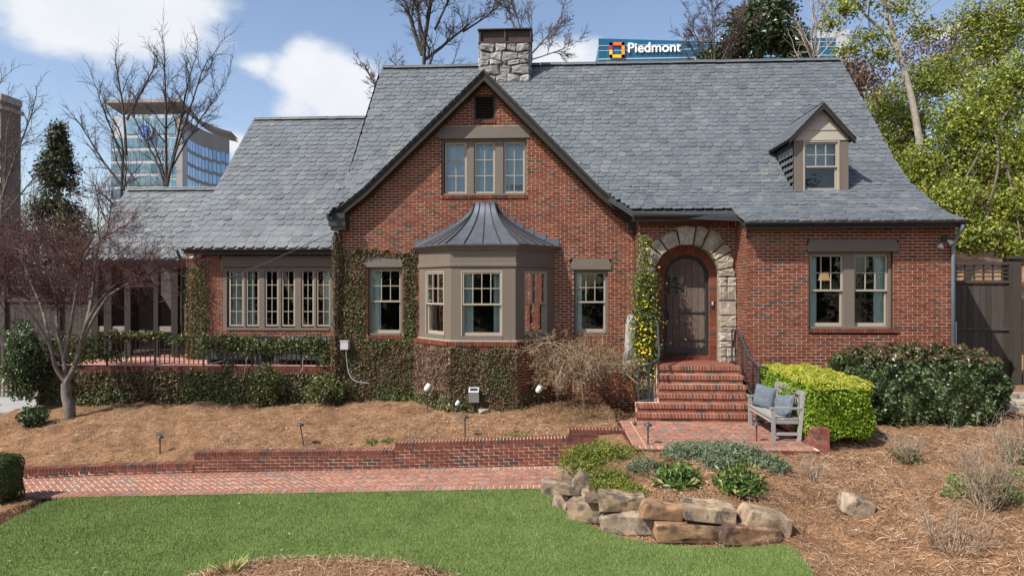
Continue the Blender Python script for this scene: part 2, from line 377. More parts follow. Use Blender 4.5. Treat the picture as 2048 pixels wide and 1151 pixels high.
def inpoly(x, y, poly):
    x = np.asarray(x); y = np.asarray(y); ins = np.zeros(x.shape, bool); n = len(poly)
    for i in range(n):
        (x1, y1), (x2, y2) = poly[i], poly[(i+1) % n]
        c = ((y1 > y) != (y2 > y)) & (x < (x2-x1)*(y-y1)/((y2-y1) if y2 != y1 else 1e-9)+x1); ins ^= c
    return ins
def tps(pts):
    P = np.array(pts, float); n = len(P); xy = P[:,:2]
    d = np.linalg.norm(xy[:,None]-xy[None], axis=-1); K = np.where(d > 0, d*d*np.log(d+1e-12), 0)+np.eye(n)*.05
    A = np.zeros((n+3, n+3)); A[:n,:n] = K; A[:n,n] = 1; A[:n,n+1:] = xy; A[n,:n] = 1; A[n+1:,:n] = xy.T
    w = np.linalg.solve(A, np.r_[P[:,2], 0, 0, 0])
    def f(x, y):
        x = np.asarray(x, float); y = np.asarray(y, float); r = w[n]+w[n+1]*x+w[n+2]*y
        for i in range(n):
            q = (x-xy[i,0])**2+(y-xy[i,1])**2; r = r+w[i]*q*.5*np.log(q+1e-12)
        return r
    return f
def zcap(x):                              # top of the garden wall, stepping up to the right
    return np.where(x < -7.24, .03+.036*(x+7.24), np.where(x < -3.08, .24+.0231*(x+7.24), .482+.0422*(x+3.08)))
gl = [(-16,13.6,-.4),(-11,13.8,-.16),(-9,13.8,-.07),(-7.4,13.8,.03),(-6,13.8,.22),(-4.5,13.8,.28),(-3.2,13.8,.36),(-2,13.8,.49),(-.5,13.8,.56),(.3,13.6,.66),(1.3,13.5,.78),
      (-14,17.6,.42),(-11,17.5,.53),(-8,17.5,.58),(-5,17.3,.66),(-3,17.3,.70),(0,17.3,.76),(1.5,17,.84),(-10.4,15.8,.46),(-14,15.6,.2),(-6,15.6,.48),(-2,15.5,.62),(1.3,15.2,.82),(-18,18,.3),(-11,22,.45)]
gr = [(*atz(u, v, z).xy, z) for u, v, z in ((1125,938,.30),(1150,955,.42),(1230,982,.48),(1330,1000,.52),(1450,1006,.52),(1560,1022,.44),(1610,1050,.28),(1625,1085,.13),
      (1720,1000,.45),(1640,1140,.06),(1800,1100,.26),(1660,1190,.05),(2040,1145,.42),(1800,950,.64),(2000,980,.72),(1700,893,.80),(1850,872,.86),(2040,850,.98),(1300,905,.80),(1450,905,.81),(1600,905,.80),(1200,912,.66),(1400,950,.68),(1550,950,.69))]
gr += [(10,15.5,1.1),(7,15.5,.9),(13,12,1.2),(12,9,.9),(9,6,.5),(5,5,.1)]
fl, fr_ = tps(gl), tps(gr)
def vnoise(x, y, s, seed=0):              # smooth value noise
    x = np.asarray(x)*s+seed*17.3; y = np.asarray(y)*s+seed*9.1
    xi, yi = np.floor(x), np.floor(y); fx, fy = x-xi, y-yi; fx = fx*fx*(3-2*fx); fy = fy*fy*(3-2*fy)
    h = lambda a, b: np.modf(np.abs(np.sin(a*127.1+b*311.7+seed)*43758.5453))[0]
    return (h(xi,yi)*(1-fx)+h(xi+1,yi)*fx)*(1-fy)+(h(xi,yi+1)*(1-fx)+h(xi+1,yi+1)*fx)*fy
PXL, PXR = 1.49, 4.6                      # patio sides
def zone(x, y):                           # 0 bed, 1 lawn / path / paved (ground kept below)
    x = np.asarray(x); y = np.asarray(y)
    low = inpoly(x, y, LAWN) | ((y > PY0-.02) & (y < 13.75) & (x < .95))
    pat = (x > PXL) & (x < PXR+.02) & (y > 11.85) & (y < 16.6)
    return low, pat
def edge_dist(x, y):                      # distance to the boulder-lined lawn edge
    d = np.full(np.shape(x), 9.0)
    for (x1, y1), (x2, y2) in zip(LR[:9], LR[1:10]):
        t = np.clip(((x-x1)*(x2-x1)+(y-y1)*(y2-y1))/((x2-x1)**2+(y2-y1)**2), 0, 1); d = np.minimum(d, np.hypot(x-x1-t*(x2-x1), y-y1-t*(y2-y1)))
    return d
def ground(x, y, lumps=True):
    x = np.asarray(x, float); y = np.asarray(y, float)
    left = ((y > 13.3) & (x < 1.45)) | (x < -9.5)
    z = np.where(left, fl(x, np.maximum(y, 13.5)), fr_(x, y))
    if lumps: z = z+(vnoise(x, y, 1.7, 1)-.5)*.09+(vnoise(x, y, 4.3, 2)-.5)*.085+(vnoise(x, y, 11, 3)-.5)*.045
    low, pat = zone(x, y)
    z = np.where((x < -9.2) & (y < 13.2), zlawn(x)+.03+(vnoise(x, y, 5, 2)-.5)*.05, z)
    ed = edge_dist(x, y); tt = np.clip((ed-.34)/.16, 0, 1); z = np.where((ed < .5) & (x < LR[8][0]+.05) & (y < 12.2) & (x > -2), (zlawn(x)-.03)*(1-tt)+z*tt, z)
    z = np.where(low, zlawn(x)-.10, z); z = np.where(pat, np.minimum(z, PZ-.12), z)
    return z
# ---------------------------------------------------------------- ground
def strawmat():
    m = M('pine_straw'); a = m.noise(38, 4, .7, (1,.35,1)); b = m.noise(34, 4, .7, (.35,1,1)); k = m.noise(2.3, 4, .6)
    c = m.ramp(m.math('MULTIPLY', m.math('ADD', a, b), .5), [(.28,(.075,.040,.023)),(.45,(.20,.110,.058)),(.56,(.335,.193,.104)),(.72,(.47,.31,.185))])
    c = m.mix(m.rng(k, .38, .66, 0, .75), c, (.12,.066,.038)); c = m.mix(m.rng(m.noise(.6, 3), .5, .75, 0, .35), c, (.20,.14,.095))
    m.col(c, .95, 0, .1); m.bump(a, .9, .03); return m.mat
mSTRAW = strawmat()
xs = np.arange(-18, 16.01, .09); ys = np.arange(5.0, 19.01, .09)
GX, GY = np.meshgrid(xs, ys); GZ = ground(GX, GY); nx, ny = len(xs), len(ys)
idx = np.arange(nx*ny).reshape(ny, nx)
quad = np.stack([idx[:-1,:-1], idx[:-1,1:], idx[1:,1:], idx[1:,:-1]], -1).reshape(-1,4)
g = np_mesh('garden_bed_ground', np.stack([GX,GY,GZ], -1).reshape(-1,3), quad, mSTRAW, smooth=True); tag(g, 'pine straw covered garden beds around the house', None, None, 'structure')
mb = MB(); mb.add([(-1500,-300,-.75),(1500,-300,-.75),(1500,2600,-.75),(-1500,2600,-.75)], [(0,1,2,3)])
mEARTH = simple('leaf_litter_earth', (.15,.105,.07), .95, .35, .5, bump=.5, bscale=8)
tag(mb.build('ground', mEARTH), 'wide brown earth reaching to the horizon', None, None, 'structure')
# back yard level behind and beside the house
mb = MB(); mb.add([(-40,18.9,.4),(-5.4,18.9,.4),(-5.4,60,.4),(-40,60,.4)], [(0,1,2,3)]); mb.add([(-40,2,-.30),(-17.9,2,-.30),(-17.9,18.9,.30),(-40,18.9,.38)], [(0,1,2,3)])
tag(mb.build('back_yard', mEARTH), 'brown side yard left of the house', None, None, 'structure')
# lawn
def lawnmat():
    m = M('mown_turf'); c = m.mix(m.rng(m.noise(1.2, 5, .65), .35, .68, 0, 1), (.070,.125,.030), (.135,.195,.055)); c = grade(m, c, .30, 30)
    m.col(c, .9, 0, .1); m.bump(m.noise(90, 3), .8, .02); return m.mat
mLAWN = lawnmat()
mb = MB(); mb.add([(x, y, zlawn(x)) for x, y in LAWN], [tuple(range(len(LAWN)-1, -1, -1))])
lw = mb.build('lawn', mLAWN); tag(lw, 'mown green lawn in front of the brick path', None, None, 'structure')
# front crescent bed on the lawn
def bedpts(l): return [lawn_pt(u, v) for u, v in l]
BED = bedpts([(330,1175),(372,1156),(420,1140),(480,1126),(560,1118),(640,1116),(730,1118),(800,1124),(860,1136),(905,1152),(940,1175)])
BED = BED+[(BED[-1][0]+.15, 7.2), (BED[-1][0], 6.2), (BED[0][0], 6.2), (BED[0][0]-.15, 7.2)]
def mound(poly, h, n=9, noise=.05):
    P = np.array(poly); c = P.mean(0); V = []; Fq = []; k = len(P)
    for i in range(n+1):
        t = i/n; q = P*(1-t)+c*t
        hh = h*(1-(1-t)**3)+(vnoise(q[:,0], q[:,1], 6, 4)-.5)*noise*(t > 0)
        V += [(x, y, zlawn(x)+.004+e) for (x, y), e in zip(q, hh)]
    for i in range(n):
        for j in range(k): Fq.append((i*k+j, i*k+(j+1) % k, (i+1)*k+(j+1) % k, (i+1)*k+j))
    return V, Fq
V, Fq = mound(BED, .045, noise=.03); tag(np_mesh('front_bed', V, Fq, mSTRAW, smooth=True), 'pine straw bed cut into the near edge of the lawn', None, None, 'structure')
# ---------------------------------------------------------------- brick path
path = MB()
PXa, PXb = -12.5, 1.0
path.add([(PXa,PY0,zpath(PXa)-.004),(PXb,PY0,zpath(PXb)-.004),(PXb,PY1,zpath(PXb)-.004),(PXa,PY1,zpath(PXa)-.004)], [(0,1,2,3)])
path = path.build('path', mPJOINT); tag(path, 'herringbone red brick path below the garden wall', None, None, 'structure')
clip = MB(); pv = herringbone(PXa, PXb, PY0+.215, PY1-.215, zpath, path, clipped=clip)
tilt = lambda L: (L, 0, L*.0335)
x = PXa
while x < PXb-.1:
    for yy in (PY0+.105, PY1-.105): pv.append((xf((x+.05, yy, zpath(x+.05)-.0195+random.uniform(-.002,.002)), tilt(.084), (0,.195,0), (0,0,.05)), path))
    x += .102
emit('paver', pv, UB_V, UB_F, mPAVE, 300, 'pavers')
clip.build('cut_pavers', mPAVE, path, kind='stuff')
# ---------------------------------------------------------------- front patio
pat = MB(); pat.box(PXL, PXR, 11.8, 14.25, PZ-.35, PZ-.02, 1); pat.add([(PXL,11.8,PZ-.004),(PXR,11.8,PZ-.004),(PXR,14.25,PZ-.004),(PXL,14.25,PZ-.004)], [(0,1,2,3)]); pat = pat.build('patio', [mPJOINT, mRBRICK]); tag(pat, 'herringbone brick patio at the foot of the front steps', None, None, 'structure')
clip = MB(); zp = lambda x: PZ
pv = herringbone(PXL+.22, PXR-.11, 11.8+.215, 14.05, zp, pat, clipped=clip)
x = PXL
while x < PXR-.05:
    pv.append((xf((x+.05, 11.8+.105, PZ-.0195), (.084,0,0), (0,.195,0), (0,0,.05)), pat)); x += .102
y = 11.8+.215
while y < 14.2:
    pv.append((xf((PXL+.105, y+.05, PZ-.0195), (.198,0,0), (0,.09,0), (0,0,.05)), pat)); pv.append((xf((PXR-.05, y+.1, PZ-.0195), (.09,0,0), (0,.195,0), (0,0,.05)), pat)); y += .102
x = PXL+.22
while x < PXR-.1: pv.append((xf((x+.05, 14.15, PZ-.0195), (.09,0,0), (0,.198,0), (0,0,.05)), pat)); x += .102
emit('paver', pv, UB_V, UB_F, mPAVE, 300, 'pavers')
clip.build('cut_pavers', mPAVE, pat, kind='stuff')
# ---------------------------------------------------------------- garden walls
def rowlocks(x0, x1, y0, y1, zt, h, parent, pitch=.0685, dz=.0):
    out = []; n = max(1, round((x1-x0)/pitch)); p = (x1-x0)/n
    for i in range(n):
        xc = x0+(i+.5)*p; out.append((xf((xc, (y0+y1)/2+random.uniform(-.003,.003), zt(xc)-h/2+random.uniform(-.002,.002)), (p-.014,0,(p-.014)*dz), (0,y1-y0,0), (0,0,h)), parent))
    return out
def garden_wall(x0, x1, yf, ncour, parent, dz, zt, thick=.2, cour=.0677, L=.2, yfun=None):
    """battered core + stretcher courses + rowlock cap, courses running with the slope dz"""
    core = MB(); ya, yb = yf+.008, yf+thick
    bot = lambda x: zpath(x)-.25; top = lambda x: zt(x)-.004
    core.add([(x0+.006,ya,bot(x0)),(x1-.006,ya,bot(x1)),(x1-.006,yb,bot(x1)),(x0+.006,yb,bot(x0)),(x0+.006,ya,top(x0)),(x1-.006,ya,top(x1)),(x1-.006,yb,top(x1)),(x0+.006,yb,top(x0))],
             [(0,3,2,1),(4,5,6,7),(0,1,5,4),(1,2,6,5),(2,3,7,6),(3,0,4,7)])
    if yfun:
        core = MB(); rr = []
        for q in np.linspace(x0+.006, x1-.006, 40): rr.append([Vector((q, ya+yfun(q), bot(q))), Vector((q, ya+yfun(q), top(q))), Vector((q, yb+yfun(q), top(q))), Vector((q, yb+yfun(q), bot(q)))])
        core.loft(rr); core.add(rr[0], [(0,1,2,3)]); core.add(rr[-1], [(3,2,1,0)])
    core.build('mortar_core', mPJOINT, parent)
    out = rowlocks(x0, x1, yf-.006, yb+.01, zt, .092, parent, dz=dz)
    if yfun:
        for m_, _ in out: m_[1,3] += yfun(m_[0,3])
    for r in range(ncour):
        xa = x0-(L/2 if r % 2 else 0)
        while xa < x1-.02:
            a, b = max(xa, x0), min(xa+L, x1)
            if b-a > .03:
                xc = (a+b)/2; out.append((xf((xc, yf+(yfun(xc) if yfun else 0)+.05+random.uniform(-.003,.003), zt(xc)-.092-.011-(r+.5)*cour+.005), (b-a-.014,0,(b-a-.014)*dz), (0,.1,0), (0,0,cour-.0145)), parent))
            xa += L
    return out
gw = thing('garden_wall', 'long red brick retaining wall stepping up beside the herringbone path', 'wall', (-3, YW, 0))
zA = lambda x: .24+.0231*(x+7.24); zB = lambda x: .482+.0422*(x+3.08)
bl = garden_wall(-3.08, X(1137,YW), YW, 7, gw, .0422, zB)+garden_wall(-7.24, -3.08, YW+.004, 5, gw, .0231, zA)
zL = lambda x: .03+.036*(x+7.24)
bl += garden_wall(-12.2, -7.245, YW-.02, 3, gw, .036, zL, yfun=lambda x: -.020*(x+7.24)**2*.9)
emit('brick', bl, UB_V, UB_F, mRBRICK, 300, 'brickwork')
# low curb wall and tread beside the patio
cw = thing('curb_wall', 'low brick curb wall capped with rowlocks left of the patio', 'wall', (.8, 13.35, .5))
cx0, cx1 = X(1137,13.35), X(1254,13.35)
core = MB(); core.box(cx0+.006, cx1-.006, 13.36, 13.55, -.1, PZ-.012); core.box(cx0+.006, PXL-.004, 12.75, 13.355, -.1, PZ-.30); core.build('mortar_core', mPJOINT, cw)
bl = rowlocks(cx0, cx1, 13.34, 13.56, lambda x: PZ+.0, .092, cw)
for r in range(4):
    xa = cx0-(.1 if r % 2 else 0)
    while xa < cx1-.02:
        a, b = max(xa, cx0), min(xa+.2, cx1)
        if b-a > .03: bl.append((bx(a+.005, b-.005, 13.35, 13.45, PZ-.098-(r+1)*.0677, PZ-.098-r*.0677-.011), cw))
        xa += .2
bl += rowlocks(cx0, PXL-.01, 12.72, 12.92, lambda x: PZ-.28, .092, cw)
for k in range(2):
    yy = 12.93+k*.2; xa = cx0
    while xa < PXL-.12: bl.append((bx(xa+.005, xa+.095, yy, yy+.19, PZ-.33, PZ-.282), cw)); xa += .102
for r in range(4):
    xa = cx0-(.1 if r % 2 else 0)
    while xa < PXL-.03:
        a, b = max(xa, cx0), min(xa+.2, PXL-.01)
        if b-a > .03: bl.append((bx(a+.005, b-.005, 12.735, 12.8, PZ-.385-(r+1)*.0677, PZ-.385-r*.0677-.011), cw))
        xa += .2
for r in range(11):                          # left end of the curb wall and tread
    zt = PZ-.098-r*.0677
    bl.append((bx(cx0-.004, cx0+.05, 13.36, 13.54, zt-.0567, zt), cw))
    if r >= 4:
        for ya, yb in (((12.74,12.93),(12.945,13.14),(13.155,13.345)) if r % 2 else ((12.74,12.83),(12.845,13.04),(13.055,13.345))): bl.append((bx(cx0-.004, cx0+.05, ya, yb, zt-.0567, zt), cw))
emit('brick', bl, UB_V, UB_F, mRBRICK, 300, 'brickwork')
# ================================================================ THE HOUSE
house = thing('brick_house', 'red brick cottage with grey slate roofs, front gable, bay window and arched door', 'house', (0, 17, .7))
YR, YE, YG, YL = 15.6, 16.5, 17.3, 19.7       # right wing, entry, gable, left wing wall planes
class Fr:                                      # local frame of a wall: x along, o outwards, z up
    def __init__(s, O, xd, out): s.O, s.xd, s.out = Vector(O), Vector(xd).normalized(), Vector(out).normalized()
    def p(s, x, o, z): return s.O+s.xd*x+s.out*o+Vector((0,0,z))
    def box(s, mb, x0, x1, o0, o1, z0, z1, m=0):
        return mb.obox(s.p((x0+x1)/2,(o0+o1)/2,(z0+z1)/2), s.xd*(x1-x0)/2, s.out*(o1-o0)/2, Vector((0,0,(z1-z0)/2)), m)
    def xf(s, x0, x1, o0, o1, z0, z1):
        return xf(s.p((x0+x1)/2,(o0+o1)/2,(z0+z1)/2), s.xd*(x1-x0), -s.out*(o1-o0), (0,0,z1-z0))
def front(Y): return Fr((0,Y,0), (1,0,0), (0,-1,0))
BL, BC = .21, .068
yroof = lambda z: float(np.interp(z, [5.056,5.31,5.758,6.616,8.64,10.6], [15.25,15.99,16.8,17.98,19.8,21.57]))
HB = []                                        # all house bricks: (matrix, wall part)
def rect(x0, x1, z0, z1): return lambda z: (x0, x1) if z0 <= z <= z1 else None
def spans(a, b, ops, z):
    sp = [(a, b)]
    for f in ops:
        r = f(z)
        if r is None: continue
        ns = []
        for p, q in sp:
            if r[1] <= p or r[0] >= q: ns.append((p, q)); continue
            if r[0] > p: ns.append((p, r[0]))
            if r[1] < q: ns.append((r[1], q))
        sp = ns
    return sp
def wall(fr, edge, z0, z1, ops=(), brick=True, mat=None, phase=0, skipb=None, fine=2):
    mb = MB(); n = int(math.ceil((z1-z0)/BC))
    for r in range(n):
        za = z0+r*BC
        for h in range(fine):
            zb, zt = za+h*BC/fine, za+(h+1)*BC/fine; e = edge((zb+zt)/2)
            if e is None: continue
            for p, q in spans(e[0], e[1], ops, (zb+zt)/2):
                mb.add([fr.p(p,0,zb), fr.p(q,0,zb), fr.p(q,0,zt), fr.p(p,0,zt)], [(0,1,2,3)])
    o = mb.build('wall', mat or mMORT, house)
    if not brick: return o
    for r in range(n):
        za = z0+r*BC; zm = za+BC/2; e = edge(zm)
        if e is None: continue
        k0 = math.floor((e[0]-phase)/BL)-1; xa = phase+k0*BL+(BL/2 if r % 2 else 0)
        sp = spans(e[0], e[1], ops, zm)
        while xa < e[1]:
            for p, q in sp:
                a, b = max(xa+.0078, p+.001), min(xa+BL-.0078, q-.001)
                if b-a > .025 and not (skipb and skipb((a+b)/2, zm)):
                    j = random.uniform(-.0025,.0025)
                    HB.append((fr.xf(a, b, -.045, .007+j, za+.0085, za+BC-.0065), o))
            xa += BL
    return o
def chamfer_lintel(fr, x0, x1, z0, z1, o0, o1, parent, mat=None, c=.08):
    mb = MB(); h = z1-z0
    poly = [fr.p(x0+c*.2,o1,z0), fr.p(x1-c*.2,o1,z0), fr.p(x1,o1,z0+h*.45), fr.p(x1-c,o1,z1), fr.p(x0+c,o1,z1), fr.p(x0,o1,z0+h*.45)]
    mb.prism(poly, fr.out*(o0-o1)); return mb.build('lintel', mat or mLINTEL, parent)
def brick_sill(fr, x0, x1, z1, parent, h=.085, o=.035):
    n = max(1, round((x1-x0)/.0685)); p = (x1-x0)/n
    for i in range(n): HB.append((fr.xf(x0+i*p+.005, x0+(i+1)*p-.005, -.05, o+random.uniform(-.003,.003), z1-h, z1), parent))
def pane(fr, x0, x1, o, z0, z1, parent):
    mb = MB(); fr.box(mb, x0, x1, o-.003, o+.003, z0, z1); return mb.build('pane', mGLASS, parent)
def sash(fr, x0, x1, z0, z1, o, cols, rows, parent, fw=.045, mw=.02, bot=None):
    mb = MB(); bot = bot or fw; d = .02
    fr.box(mb, x0, x0+fw, o-d, o+d, z0, z1); fr.box(mb, x1-fw, x1, o-d, o+d, z0, z1)
    fr.box(mb, x0+fw, x1-fw, o-d, o+d-.001, z0, z0+bot); fr.box(mb, x0+fw, x1-fw, o-d, o+d-.001, z1-fw, z1)
    gx0, gx1, gz0, gz1 = x0+fw, x1-fw, z0+bot, z1-fw
    xs_ = [gx0+(gx1-gx0)*i/cols for i in range(cols+1)]; zs_ = [gz0+(gz1-gz0)*i/rows for i in range(rows+1)]
    for x in xs_[1:-1]: fr.box(mb, x-mw/2, x+mw/2, o-.012, o+.016, gz0, gz1)
    for z in zs_[1:-1]: fr.box(mb, gx0, gx1, o-.011, o+.015, z-mw/2, z+mw/2)
    mb.build('sash', mSASH, parent)
    for i in range(cols):
        for j in range(rows):
            pane(fr, xs_[i]+(mw/2 if i else 0), xs_[i+1]-(mw/2 if i < cols-1 else 0), o-.004, zs_[j]+(mw/2 if j else 0), zs_[j+1]-(mw/2 if j < rows-1 else 0), parent)
def curtain(fr, x0, x1, z0, z1, parent, o=-.25, mat=None, pleat=.055, amp=.022):
    n = max(8, int((x1-x0)/pleat*6)); ring = []
    for zz in (z0, z1): ring.append([fr.p(x0+(x1-x0)*i/n, o+amp*math.sin(i/6*2*PI)+amp*.5*math.sin(i*.37), zz) for i in range(n+1)])
    mb = MB(); mb.loft(ring); mb.build('curtain', mat or mCURT, parent, smooth=True)
def casing(fr, x0, x1, z0, z1, mull=(), cw=.06, o0=-.24, o1=-.075, name='window', parent=None, mat=None, sill=.05):
    mb = MB()
    fr.box(mb, x0, x0+cw, o0, o1, z0, z1); fr.box(mb, x1-cw, x1, o0, o1, z0, z1)
    fr.box(mb, x0+cw, x1-cw, o0, o1-.002, z1-cw, z1); fr.box(mb, x0+cw, x1-cw, o0, o1+.03, z0, z0+sill)
    for a, b in mull: fr.box(mb, a, b, o0, o1-.003, z0+sill, z1-cw)
    return mb.build(name, mat or mTAUPE, parent or house)
def dhung(fr, x0, x1, z0, z1, par, cols=3, rows=2, o=-.145, split=.5, cur=(.28,.28), fw=.042):
    zm = z0+(z1-z0)*split
    sash(fr, x0, x1, zm-.02, z1, o, cols, rows, par, fw); sash(fr, x0+.004, x1-.004, z0, zm+.02, o-.042, 1, 1, par, fw, bot=.075)
    w = x1-x0
    if cur[0]: curtain(fr, x0, x0+w*cur[0], z0-.1, z1+.1, par)
    if cur[1]: curtain(fr, x1-w*cur[1], x1, z0-.1, z1+.1, par)

# ---------------------------------------------------------------- right wing wall
fR = front(YR); xR0, xR1 = X(1495,YR), X(1911,YR); zEav = 5.0
wx0, wx1, wz0, wz1 = X(1617,YR), X(1786,YR), Z(657,1700,YR), Z(503,1700,YR)
wR = wall(fR, lambda z: (xR0-.0055, xR1), .45, zEav-.02, [rect(wx0, wx1, wz0, wz1), rect(X(1613,YR), X(1797,YR), wz1, Z(479,1700,YR)), rect(wx0, X(1797,YR), Z(670,1700,YR), wz0)])
m1, m2 = X(1690,YR), X(1712,YR)
win = casing(fR, wx0, wx1, wz0, wz1, [(m1, m2)])
dhung(fR, X(1623,YR), m1, wz0+.05, wz1-.06, win, 3, 2, cur=(.26, 0)); dhung(fR, m2, X(1780,YR), wz0+.05, wz1-.06, win, 3, 2, cur=(0, .34))
chamfer_lintel(fR, X(1613,YR), X(1797,YR), wz1+.003, Z(478,1700,YR), -.1, .03, win)
brick_sill(fR, wx0+.01, X(1797,YR), wz0-.004, wR)
# a lamp glows dimly behind the left sash
mb = MB(); lp = at(1648, 553, YR+.75); mb.lathe([(.05,-.32),(.05,-.30),(.018,-.28),(.018,-.06)], lp, 12); mb.build('lamp_stand', simple('lamp_brass', (.3,.2,.08), .4, metal=.6), win)
mLAMP = M('lamp_shade'); mLAMP.col((.75,.55,.32), .8); mLAMP.p.inputs['Emission Color'].default_value = (1,.55,.25,1); mLAMP.p.inputs['Emission Strength'].default_value = .35
mb = MB(); mb.lathe([(.13,-.09),(.085,.10)], lp, 16); mb.build('lamp_shade', mLAMP.mat, win, smooth=True)
# side wall of the right wing, facing the entry
fS = Fr((xR0, YE, 0), (0,-1,0), (-1,0,0)); wS = wall(fS, lambda z: (0, YE-max(YR-.0055, yroof(z+.12))) if yroof(z+.12) < YE-.03 else None, .7, zEav+.6, phase=.05)
# far right side wall
fX = Fr((xR1, YR, 0), (0,1,0), (1,0,0)); wall(fX, lambda z: (max(0, yroof(z+.14)-YR), 10), .4, 5.6, brick=False, mat=mBRICK)
# ---------------------------------------------------------------- entry wall with stone arch
fE = front(YE); xE0 = X(1278,YE); door_u = 1373; xD = X(door_u, YE); sE = F/at(door_u,600,YE).dot(Vector((-SN,CS,0)))
zSp = Z(553, door_u, YE); rD, rB, rS = 44/sE, 64/sE, 99/sE; zLand = Z(720, door_u, 16.75)
def arch(r, xc=xD, zs=zSp, zb=0):
    return lambda z: (xc-r, xc+r) if zb <= z <= zs else ((xc-math.sqrt(r*r-(z-zs)**2), xc+math.sqrt(r*r-(z-zs)**2)) if zs < z < zs+r else None)
wE = wall(fE, lambda z: (xE0, xR0), zLand-.1, Z(457,1373,YE), [arch(rS-.10)], phase=.1)
# soldier course under the eave
zs0 = Z(452,1373,YE); n = int((xR0-xE0)/.0685)
for i in range(n): HB.append((fE.xf(xE0+i*.0685+.005, xE0+(i+1)*.0685-.005, -.045, .008, zs0, zs0+.2), wE))
mb = MB(); fE.box(mb, xE0, xR0, -.06, -.002, Z(458,1373,YE), 5.35); mb.build('wall', mMORT, house)
fE2 = Fr((xE0, YG, 0), (0,-1,0), (-1,0,0)); wall(fE2, lambda z: (0, YG-YE), .7, 5.35)
# inner brick arch (recessed) and door
yB = YE+.30; fB = front(yB); scB = (yB)/YE
xDb = X(door_u, yB); zSb = Z(553, door_u, yB); rDi, rBi = 44/sE*1.018, 66/sE*1.018
mb = MB(); N = 48
def arc(r, a0=0, a1=PI, n=N, xc=xDb, zc=zSb, y=yB): return [Vector((xc+r*math.cos(a0+(a1-a0)*i/n), y, zc+r*math.sin(a0+(a1-a0)*i/n))) for i in range(n+1)]
mb.loft([arc(rDi), arc(rBi+.25)]); mb.add([(xDb-rBi-.25,yB,zLand-.1),(xDb-rDi,yB,zLand-.1),(xDb-rDi,yB,zSb),(xDb-rBi-.25,yB,zSb)],[(0,1,2,3)]); mb.add([(xDb+rDi,yB,zLand-.1),(xDb+rBi+.25,yB,zLand-.1),(xDb+rBi+.25,yB,zSb),(xDb+rDi,yB,zSb)],[(0,1,2,3)])
wA = mb.build('door_arch', mMORT, house)
nv = 34
for i in range(nv):
    a = PI*(i+.5)/nv; r = (rDi+rBi)/2; c = (xDb+r*math.cos(a), yB+.01, zSb+r*math.sin(a)); er = np.array((math.cos(a),0,math.sin(a))); et = np.array((-math.sin(a),0,math.cos(a)))
    HB.append((xf(c, er*(rBi-rDi-.004), (0,.055,0), et*(PI*r/nv-.012)), wA))
z = zLand
while z < zSb-.03:
    for sg in (-1, 1):
        a, b = sorted((xDb+sg*(rDi+.003), xDb+sg*(rBi-.003))); HB.append((bx(a, b, yB-.018, yB+.03, z+.006, z+.062), wA))
    z += BC
n = int(2*rDi/.075)
for i in range(n): HB.append((bx(xDb-rDi+i*2*rDi/n+.005, xDb-rDi+(i+1)*2*rDi/n-.005, yB-.025, yB+.1, zLand+.0, zLand+.105), wA))
# door frame and planks
yD = yB+.10; dr = rDi-.075
door = MB()
ring = [[Vector((xDb-r,y,zLand+.11))]+[Vector((xDb+r*math.cos(PI-PI*i/N), y, zSb+r*math.sin(PI-PI*i/N))) for i in range(N+1)]+[Vector((xDb+r,y,zLand+.11))] for r, y in ((rDi+.01,yD-.05),(rDi-.02,yD-.055),(dr+.02,yD-.055),(dr,yD-.035),(dr,yD+.06))]
door.loft(ring); door.box(xDb-rDi, xDb+rDi, yD-.07, yD+.05, zLand+.106, zLand+.15)
door = door.build('door', mTAUPED, house, smooth=False); door['label'] = 'weathered oak plank door with arched top and black strap hinges'
npk = 6
zb = zLand+.15; mbk = MB(); mbk.box(xDb-dr, xDb+dr, yD+.06, yD+.07, zb, zSb+dr); mbk.build('door_backing', mGUT, door)  # black sheet standing in for the unlit interior behind the door panes
gx0_, gx1_, gz0_, gz1_ = X(1341,yD), X(1370,yD), Z(588,1356,yD), Z(552,1356,yD)
for i in range(npk):
    xa, xb = xDb-dr+2*dr*i/npk+.004, xDb-dr+2*dr*(i+1)/npk-.004; yy = yD+random.uniform(-.004,.004)
    tops = [Vector((xb+(xa-xb)*k/6, yy, zSb+math.sqrt(max(.0004, dr*dr-(xb+(xa-xb)*k/6-xDb)**2))-.003)) for k in range(7)]
    mbk = MB()
    if xb > gx0_+.01 and xa < gx1_-.01:
        mbk.prism([(xa,yy,zb),(xb,yy,zb),(xb,yy,gz0_),(xa,yy,gz0_)], (0,.05,0)); mbk.prism([(xa,yy,gz1_),(xb,yy,gz1_)]+[tuple(t) for t in tops], (0,.05,0))
    else: mbk.prism([(xa,yy,zb),(xb,yy,zb)]+[tuple(t) for t in tops], (0,.05,0))
    mbk.build('plank', mDOOR, door)
mbk = MB(); gm = (gx0_+gx1_)/2
for a, b in ((gx0_-.02,gx0_+.012),(gm-.012,gm+.012),(gx1_-.012,gx1_+.02)): mbk.box(a, b, yD-.012, yD+.02, gz0_, gz1_)
zm_ = (gz0_+gz1_)/2
for a, b in ((gz0_-.02,gz0_+.01),(zm_-.01,zm_+.01),(gz1_-.01,gz1_+.02)): mbk.box(gx0_-.02, gx1_+.02, yD-.014, yD+.02, a, b)
mbk.build('window_grille', mDOOR, door)
for (a, b) in ((gx0_,gm),(gm,gx1_)):
    for (c, d) in ((gz0_,zm_),(zm_,gz1_)): mbk = MB(); mbk.box(a, b, yD+.03, yD+.035, c, d); mbk.build('pane', mGLASS, door)
